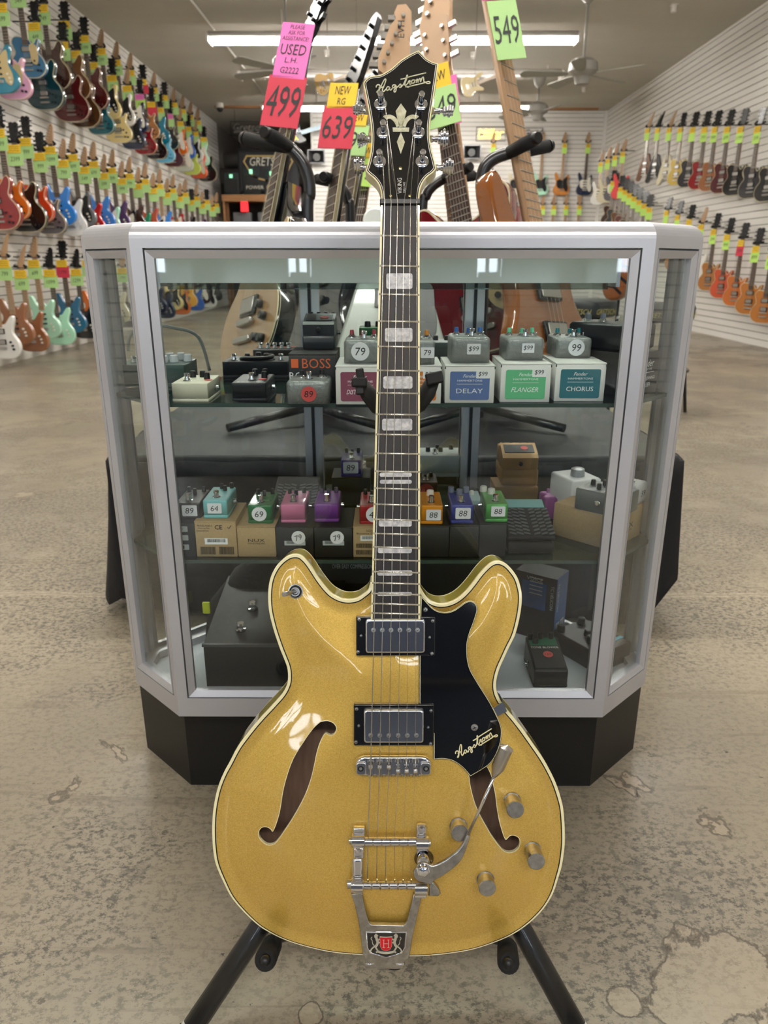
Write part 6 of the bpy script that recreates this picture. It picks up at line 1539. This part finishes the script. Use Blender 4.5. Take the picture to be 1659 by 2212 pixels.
for i, (x, w_, h) in enumerate(((-3.15, .30, .42), (-2.75, .34, .52), (-2.35, .30, .48))):
    p = thing('amplifier', 'dark amplifier standing on the pine shelf, %s from the left' % ('first', 'second', 'third')[i], 'amplifier', (x + .05, 16.0, a.z + .02), group='dark amplifiers on the pine shelf')
    MB().box(-w_ / 2, w_ / 2, -.12, .12, 0, h, b=.01).build('cabinet', mat('dark_green_tolex', '15201e', .7), p)
    MB().box(-w_ * .42, w_ * .42, -.125, -.118, .05, h * .7).build('grille', m_blackm, p); MB().box(-.03, .03, -.128, -.124, h * .75, h * .9).build('indicator_light', mat('green_indicator', '7fd0a0', .4, emit=1.5), p)
for i, x in enumerate((-3.1, -2.6, -2.1)):
    tag(MB().box(x, x + .35, 15.85, 16.1, a.z - .62, a.z - .3, b=.01).build('storage_box', mat('grey_storage', '56585a', .7)), 'grey storage box under the pine shelf, %s from the left' % ('first', 'second', 'third')[i], 'box', 'grey boxes under the pine shelf')
pA = P(525, 449, Y=15.6); tag(MB().box(pA.x - .075, pA.x + .075, 15.76, 15.78, pA.z - .06, a.z).build('red_sign', mat('red_lit_sign', 'd8262c', .4, emit=1.2)), 'small glowing red sign below the pine shelf', 'sign')
k = MB(T((pA.x, 15.597, pA.z)) @ FRONT).text('SALE', .05, 0, 0, 0, 0)
# neon sign with the yellow script, and unlit neon to its right
def neon(name, label, px0, py0, px1, py1, Y, word, m, sub=None):
    a, b_ = P(px0, py0, Y=Y), P(px1, py1, Y=Y); W, H_ = b_.x - a.x, a.z - b_.z
    t = thing(name, label, 'neon sign', ((a.x + b_.x) / 2, Y, (a.z + b_.z) / 2))
    fr = MB(); 
    for x in (-W / 2, W / 2): fr.cyl((x, .03, -H_ / 2), (x, .03, H_ / 2), .006, n=6)
    for z in (-H_ / 2, 0, H_ / 2): fr.cyl((-W / 2, .03, z), (W / 2, .03, z), .006, n=6)
    fr.build('frame', m_black, t)
    MB(FRONT).text(word, H_ * .55, 0, H_ * .08, 0, 0, wd=W * .85, sk=.3).build('lettering', m, t)
    k = MB().tube([(-W * .42, 0, -H_ * .30), (-W * .1, 0, -H_ * .22), (W * .2, 0, -H_ * .34), (W * .3, 0, -H_ * .28)], .014, 6); k.build('flourish', m, t)
    if sub: MB(FRONT).text(sub, H_ * .24, W * .38, -H_ * .30, 0, 0, sk=.3).build('lettering', m_white, t)
    return t
neon('neon_sign', 'glowing yellow script neon sign on the back wall', 1030, 274, 1092, 304, 15.66, 'Miller', mat('neon_yellow', 'ffd968', .4, emit=2.2), 'Genuine')
neon('neon_sign', 'unlit dark script neon sign right of the yellow one', 1130, 276, 1172, 300, 15.66, 'Guild', mat('neon_off', '55504c', .3))
neon('neon_sign', 'unlit script neon sign above the black banner', 497, 262, 575, 292, 15.5, 'Gretsch', mat('neon_off2', '6a6662', .3))
tt_ = [o for o in C.objects if o.get('label') == 'unlit script neon sign above the black banner'][0]
for x in (-.25, .25): MB().cyl((x, .03, 0), (x, .03, ZC - tt_.location.z), .004, n=5).build('hanging_rod', m_black, tt_)
# sign in the shape of a guitar
b0, h0 = P(632, 292, Y=15.3), P(702, 271, Y=15.3)
t = thing('guitar_shaped_sign', 'black and white guitar-shaped sign with yellow USA lettering', 'sign', M=T(b0) @ Matrix.Rotation(-math.atan2(h0.z - b0.z, h0.x - b0.x), 4, 'Y') @ FRONT)
k = MB().plate(smoothpts([(-.28, 0), (-.22, .16), (-.08, .15), (0, .11), (.10, .20), (.18, .14), (.16, .05), (.17, -.05), (.22, -.14), (.10, -.16), (0, -.11), (-.1, -.17), (-.24, -.15)][::-1], 4), -.03, 0, 0); k.text('GUITARS', .07, -.02, .05, .002, 1); k.text('USA', .10, -.04, -.06, .002, 2)
k.build('body', [m_pgb, mat('sign_white', 'dfe6ee', .5, emit=.6), mat('sign_yellow', 'e0d23c', .5, emit=.6)], t)
MB().box(.16, .80, -.035, .035, -.02, 0, 0).build('neck', mat('sign_white_neck', 'b9cdda', .5), t); MB().plate([(.80, -.05), (.98, -.06), (.98, .05), (.80, .05)], -.02, 0).build('headstock', mat('sign_blue', '8fb6d2', .5), t)
R0 = t.matrix_world.copy().inverted() if False else (T(b0) @ Matrix.Rotation(-math.atan2(h0.z - b0.z, h0.x - b0.x), 4, 'Y') @ FRONT).inverted()
for q in (.1, .75):
    p = b0.lerp(h0, q); MB(R0).cyl(p, (p.x, p.y, ZC), .003, n=5).build('hanging_wire', m_nickel, t)
# horn loudspeakers
for px, py, lab in ((1020, 328, 'square horn loudspeaker on the back wall right of the black headplate'), (683, 338, 'square horn loudspeaker on the back wall left of the black headplate')):
    p = P(px, py, Y=15.5); t = thing('horn_speaker', lab, 'loudspeaker', (p.x, 15.5, p.z)); s_ = .165
    k = MB(FRONT); k.loft([[(x * s_, y * s_ * .72, 0) for x, y in ((-1, -1), (1, -1), (1, 1), (-1, 1))], [(x * s_ * .92, y * s_ * .65, .0) for x, y in ((-1, -1), (1, -1), (1, 1), (-1, 1))], [(x * s_ * .35, y * s_ * .35, -.16) for x, y in ((-1, -1), (1, -1), (1, 1), (-1, 1))]], 0, False, (False, True)); k.build('flared_horn', mat('horn_metal', '5e5e60', .3, .8), t)
    MB(FRONT).turn((0, 0, -.155), (0, 0, 1), [(0, .06), (.02, .085), (.06, .07), (.06, 0)], 18).build('driver', m_black, t)
tag(MB().box(P(700, 0, Y=15).x, P(822, 0, Y=15).x, 13.6, 14.2, 0, 1.55, b=.02).build('amplifier_cabinet', mat('black_tolex', '0e0e10', .7)), 'large black amplifier cabinet beyond the case left of the neck', 'amplifier')
pD = P(590, 470, Y=14.2); tag(MB().ball((pD.x, 14.4, .78), .42, 20, 0, (1, .4, 1.85)).build('covered_drum_kit', mat('dark_blue_cover', '1c2530', .6)), 'dark covered gear beyond the case under the banner', 'covered gear')
tag(MB().box(P(480, 0, Y=15).x, P(560, 0, Y=15).x, 15.0, 15.5, 0, 1.3, b=.03).build('amplifier_cabinet', mat('charcoal_tolex', '26282a', .7)), 'charcoal amplifier cabinet at the end of the left wall', 'amplifier')

# ================================================================ THE TABLE BEHIND THE CASE
TX0, TX1, TY0, TY1, TZ = -.69, .722, 1.74, 3.05, .45
m_cloth = mat('black_table_cloth', '0e0e10', .85, noise=(3, '16161a', 5, .3), bump=(30, .3, .004))
m_ttop = mat('scuffed_black_board', '0d0e0f', .5, spec=.3, noise=(2.2, '303234', 8, .28), bump=(8, .25, .004), stretch=(.5, 2.5, 1))
tbl = thing('table', 'low black table behind the display case with a scuffed top', 'table', ((TX0 + TX1) / 2, (TY0 + TY1) / 2, 0))
TI = T((-(TX0 + TX1) / 2, -(TY0 + TY1) / 2, 0))
MB(TI).box(TX0, TX1, TY0, TY1, TZ - .04, TZ, b=.008).build('table_top', m_ttop, tbl)
for x in (TX0 + .1, TX1 - .1):
    for y in (TY0 + .1, TY1 - .1): MB(TI).box(x - .03, x + .03, y - .03, y + .03, 0, TZ - .04, b=.004).build('leg', m_blackm, tbl)
pts = []
def edge_pts():
    o = []
    for k in range(40): o.append((TX0, TY1 + (TY0 - TY1) * k / 40, 0))
    for k in range(50): o.append((TX0 + (TX1 - TX0) * k / 50, TY0, 1))
    for k in range(41): o.append((TX1, TY0 + (TY1 - TY0) * k / 40, 2))
    return o
ep = edge_pts(); n_ = len(ep); vs = []; fs = []; levels = 9
for j in range(levels):
    v = j / (levels - 1)
    for i, (x, y, s_) in enumerate(ep):
        wv = (.010 + .018 * v) * math.sin(i * .9) + .012 * v * math.sin(i * .37 + 1)
        dx = (-1 if s_ == 0 else 1 if s_ == 2 else 0); dy = (-1 if s_ == 1 else 0)
        hem = .045 + .03 * math.sin(i * .21) + (.0 if s_ != 2 else .075)
        if s_ == 0 and y < TY0 + .12: hem = .03
        z = TZ - .012 - (TZ - .012 - hem) * v
        vs.append((x + dx * (.012 + (.05 if dx < 0 else .03) * v + wv * .7), y + dy * (.012 + .02 * v + wv * .7), z))
for j in range(levels - 1):
    for i in range(n_ - 1): q = j * n_ + i; fs.append((q, q + n_, q + n_ + 1, q + 1))
co = MB().add(vs, fs, 0, True).build('table_skirt', m_cloth); tag(co, 'black cloth skirt hanging round the low table behind the case', 'tablecloth')
md = co.modifiers.new('thickness', 'SOLIDIFY'); md.thickness = .003

# ================================================================ STANDS AND GUITARS ON THE TABLE
def floor_guitar(label, bot, nut, Y0, Y1, face, st, col, **kw):       # body end and nut seen at two pixels, leaning back from Y0 to Y1
    b, n_ = P(*bot, Y=Y0), P(*nut, Y=Y1); d = (n_ - b).normalized(); fdir = Vector((math.sin(math.radians(face)), -math.cos(math.radians(face)), .2))
    z = (fdir - d * fdir.dot(d)).normalized(); x = d.cross(-z).normalized() ; x = (-z).cross(d) if x.length < .1 else x
    L = (n_ - b).length / (.93 if kw.get('bass') else .75); M = frame(b, x * L, -z * L, d * L)
    if M.determinant() < 0: M = frame(b, -x * L, -z * L, d * L)
    return wall_guitar(label, M, st, col, **kw), M
fg = []
t, M1 = floor_guitar('natural-top guitar with dark sides leaning at the left, pink used tag and red 499 tag', (515, 800), (655, 95), 2.05, 2.35, -60, SC_, '0c0c0e', neck='e', tagc=None, hcol='b', price='')
o_ = smoothpts(OUTL[SC_], 4); o_ = o_ if area2(o_) > 0 else o_[::-1]; MB(FRONT).slab(inset(o_, .004), 0, .0012, 0).build('natural_top', mat('natural_spruce', 'a9855a', .3, noise=(9, '99754a', 5, .3), stretch=(14, 1, 1), coat=.8), t)
TURN = [48]
def long_tag(t, z, h, m, lines, w_=.085, nm='price_tag', tilt=0, xo=0.0, turn=None):
    turn = TURN[0] if turn is None else turn
    mb = MB(T((0, -.010, 0)) @ Rt(turn, 'Z') @ FRONT @ T((xo, z, .020)) @ Rt(tilt, 'Z')); mb.plate([(-w_ / 2, -h / 2), (w_ / 2, -h / 2), (w_ / 2, h / 2), (-w_ / 2, h / 2)], 0, .0015)
    for s_, hh, y in lines: mb.text(s_, hh, 0, y, .0022, 1, sk=.05, wd=min(w_ * .86, hh * .62 * len(s_)))
    return mb.build(nm, [m, m_ink], t)
long_tag(t, .715, .125, m_pink, (('PLEASE', .009, .053), ('ASK FOR', .009, .040), ('ASSISTANCE!', .009, .027), ('USED', .024, .002), ('L.H.', .012, -.022), ('G2222', .014, -.045)), .075, nm='used_tag')
long_tag(t, .60, .115, m_red, (('499', .07, 0),), .088)
MB(FRONT).slab([(.02, .25), (.17, .25), (.14, .31), (.07, .365), (.035, .43), (.02, .43)], -.05, -.012, .004).build('upper_bout', mat('gloss_black_side', '08080a', .15, coat=1), t)
TURN = [42]; t, M2 = floor_guitar('dark guitar with black tuners and grey-edged neck, red 639 tag, left of centre', (655, 860), (758, 190), 2.3, 2.6, -58, DC, '2a2c30', neck='e', tagc=None, hcol='b', head='inline')
long_tag(t, .715, .06, m_yellow, (('NEW', .02, .012), ('RG', .016, -.014)), .07, 'sale_tag'); long_tag(t, .64, .10, m_red, (('639', .055, 0),), .085)
TURN = [40]; t, M3 = floor_guitar('guitar with pale-edged headstock and green 99 tag behind the red 639 tag', (690, 835), (788, 235), 2.55, 2.85, -55, OF, '15181c', neck='e', tagc=None, hcol='b')
long_tag(t, .71, .05, m_yellow, (('NEW', .02, 0),), .055, 'sale_tag'); long_tag(t, .65, .08, m_green, (('799', .045, 0),), .075)
TURN = [22]; t, M4 = floor_guitar('guitar with brown pointed headstock and lime 199 tag left of the black headplate', (715, 812), (800, 300), 2.8, 3.05, -30, DC, '1c3a5c', tagc=None, head='sides', hcol='m')
long_tag(t, .70, .05, m_yellow, (('NEW', .02, 0),), .055, 'sale_tag'); long_tag(t, .635, .09, m_lime, (('199', .05, 0),), .07)
TURN = [0]; t, M5 = floor_guitar('white V-shaped guitar with brown six-in-line headstock standing behind the gold guitar', (845, 860), (857, 168), 1.98, 2.22, 2, VE, 'c4cac2', tagc=None, neck='m', guard='b', head='inline', hcol='m')
MB(FRONT @ T((.008, .80, .003))).text('EVH', .016, 0, .06, 0, 0, rot=math.pi / 2).build('headstock_lettering', m_ink, t)
MB(FRONT @ T((-.045, .36, -.035))).slab(rrect(-.03, .03, -.09, .09, .028), 0, .035, .006).build('upper_horn', mat('white_lacquer', 'c9cfc8', .2, coat=1), t)
TURN = [18]; t, M6 = floor_guitar('cherry red semi-hollow guitar with rosewood neck right of the black headplate', (1046, 765), (948, 165), 2.3, 2.55, -32, SG, '6a0c14', tagc=None, hcol='m', guard='t')
long_tag(t, .735, .06, m_yellow, (('NEW', .025, .0),), .07, 'sale_tag'); long_tag(t, .655, .10, m_green, (('549', .055, 0),), .09)
TURN = [-34]; t, M7 = floor_guitar('amber bass with plain maple neck and green 54 tag at the right', (1225, 860), (1052, -60), 1.95, 2.3, 46, 'long_horn', '7a4208', tagc=None, hcol='m', neck='m', bass=True)
long_tag(t, .785, .125, m_green, (('549', .06, 0),), .065, tilt=0); long_tag(t, .90, .10, m_pink, (('USED', .03, .02), ('BASS', .02, -.03)), .085, 'used_tag')
TURN = [20]; t, M8 = floor_guitar('maple-headed guitar with pink tag between the black headplate and the red guitar', (1035, 832), (947, 80), 2.5, 2.8, -35, OF, '7a1a1a', tagc=None, hcol='m', neck='m')
long_tag(t, .60, .10, m_pink, (('USED', .03, 0),), .07, 'used_tag')
pS = P(1352, 575, Y=2.9)
t = thing('striped_instrument', 'brown tiger-striped wooden instrument on a thin pole beyond the case', 'instrument', M=T(pS) @ Rt(-40, 'Z') @ Matrix.Rotation(math.radians(28), 4, 'Y'))
mb = MB(FRONT).slab(smoothpts([(0, -.14), (.045, -.11), (.06, -.04), (.05, .03), (.04, .08), (0, .10), (-.04, .08), (-.05, .03), (-.06, -.04), (-.045, -.11)], 4), -.05, 0, .012); mb.build('body', mat('tiger_brown', '8a4e22', .3, coat=1), t)
for k in range(5):
    w_ = .05 - abs(k - 2) * .005; MB(FRONT).stroke([(-w_, -.10 + k * .042), (0, -.085 + k * .042), (w_, -.092 + k * .042)], .010, 0, .0008).build('dark_stripe', m_pgb, t)
iv = (T(pS) @ Rt(-40, 'Z') @ Matrix.Rotation(math.radians(28), 4, 'Y')).inverted(); q_ = pS + Vector((0, .05, 0))
MB(iv).cyl(q_, (q_.x, q_.y, .01), .006, n=8).build('stand_pole', m_black, t); MB(iv).cyl((q_.x, q_.y, 0), (q_.x, q_.y, .012), .12, n=20).build('stand_base', m_black, t)

def yoke_stand(label, tips, bend, post, Y, base):                      # tall tube stand whose padded arms hold a neck
    t = thing('guitar_stand', label, 'guitar stand', (0, 0, 0)); (x1, y1), (x2, y2) = tips
    pb = [P(x, y, Y=Y) for x, y in bend]; pp = P(*post, Y=Y); ft = Vector((pp.x + (pp.x - pb[-1].x) * .3, Y, TZ + .015))
    t.location = ft; I = T(-ft)
    MB(I).tube([tuple(q) for q in smoothpts([tuple(p) for p in pb] + [tuple(pp), tuple(ft)], 6, False)], .0165, 14).build('upright', m_tube_b, t)
    root = pb[0]
    for (x, y), dy in (((x1, y1), -.10), ((x2, y2), .06)):
        tip = P(x, y, Y=Y + dy); r_ = root.copy(); 
        MB(I).tube([tuple(r_), tuple(r_.lerp(tip, .5) + Vector((0, dy * .2, 0))), tuple(tip)], [.0165, .0175, .0165], 16).build('padded_arm', m_foam, t)
        MB(I).cyl(tuple(tip), tuple(tip + (tip - r_).normalized() * .012), .017, .013, n=16).build('end_cap', m_black, t)
    for dx in (-.22, .22):
        MB(I).tube([tuple(ft + Vector((0, 0, .03))), tuple(ft + Vector((dx, -.16, .0)))], .012, 10).build('leg', m_tube_b, t)
    MB(I).tube([tuple(ft + Vector((0, 0, .03))), tuple(ft + Vector((0, .25, .0)))], .012, 10).build('leg', m_tube_b, t)
    return t
yoke_stand('black tubular stand with padded arms holding the natural-top guitar', ((575, 288), (529, 299)), [(625, 318), (650, 345), (665, 380), (669, 420)], (664, 480), 2.15, 0)
yoke_stand('black tubular stand with padded arms holding the dark guitar left of centre', ((700, 382), (686, 387)), [(722, 392), (742, 410), (752, 435)], (757, 480), 2.6, 0)
yoke_stand('black tubular stand with padded arms holding the amber bass at the right', ((1157, 300), (1185, 316)), [(1100, 330), (1068, 342), (1047, 362), (1040, 395), (1042, 430)], (1048, 478), 2.15, 0)
yoke_stand('black tubular stand with padded arms holding the cherry red guitar', ((1012, 362), (1022, 380)), [(960, 385), (935, 402), (920, 425)], (912, 470), 2.65, 0)
# stools
m_vinyl = mat('black_vinyl', '17181a', .45); 
def stool(label, px, py, Y, s_=1.0):
    p = P(px, py, Y=Y); t = thing('bar_stool', label, 'stool', (p.x, Y, 0)); z = p.z
    MB().turn((0, 0, z - .05), (0, 0, 1), [(0, .17), (.01, .185), (.07, .19), (.09, .18), (.10, .15), (.103, 0)], 28).build('seat', m_vinyl, t)
    for k in range(3):
        M_ = MB(T((0, 0, z - .015)) @ Rt(-25 + k * 50, 'Z') @ T((0, -.1915, 0)) @ FRONT).text('GRETSCH', .030, 0, 0, 0, 0, wd=.14, sk=.2).build('seat_lettering', mat('gold_letter', 'a89a58', .5), t)
    for k in range(4):
        a = math.pi / 4 + k * math.pi / 2; c_, n_ = math.cos(a), math.sin(a)
        MB().tube([(0, 0, z - .06), (.12 * c_, .12 * n_, z - .06), (.15 * c_, .15 * n_, z - .10), (.22 * c_, .22 * n_, .01)], .011, 8).build('leg', m_tube_b, t)
    MB().tube([(.19 * math.cos(a), .19 * math.sin(a), z * .42) for a in [2 * math.pi * k / 24 for k in range(25)]], .009, 8).build('foot_ring', m_tube_b, t)
stool('black padded stool with gold lettering seen through the case glass', 1264, 664, 4.6)
stool('black padded stool seen through the right corner pane', 1432, 672, 4.7)
t = thing('guitar_amplifier', 'small black combo amplifier behind the red guitar, beyond the case', 'amplifier', (.75, 5.2, 0)); MB().box(-.25, .25, 0, .25, 0, .5, b=.01).build('cabinet', mat('combo_tolex', '131315', .7), t); MB().box(-.22, .22, -.004, 0, .04, .38).build('grille', mat('combo_grille', '2a2a2a', .8), t)
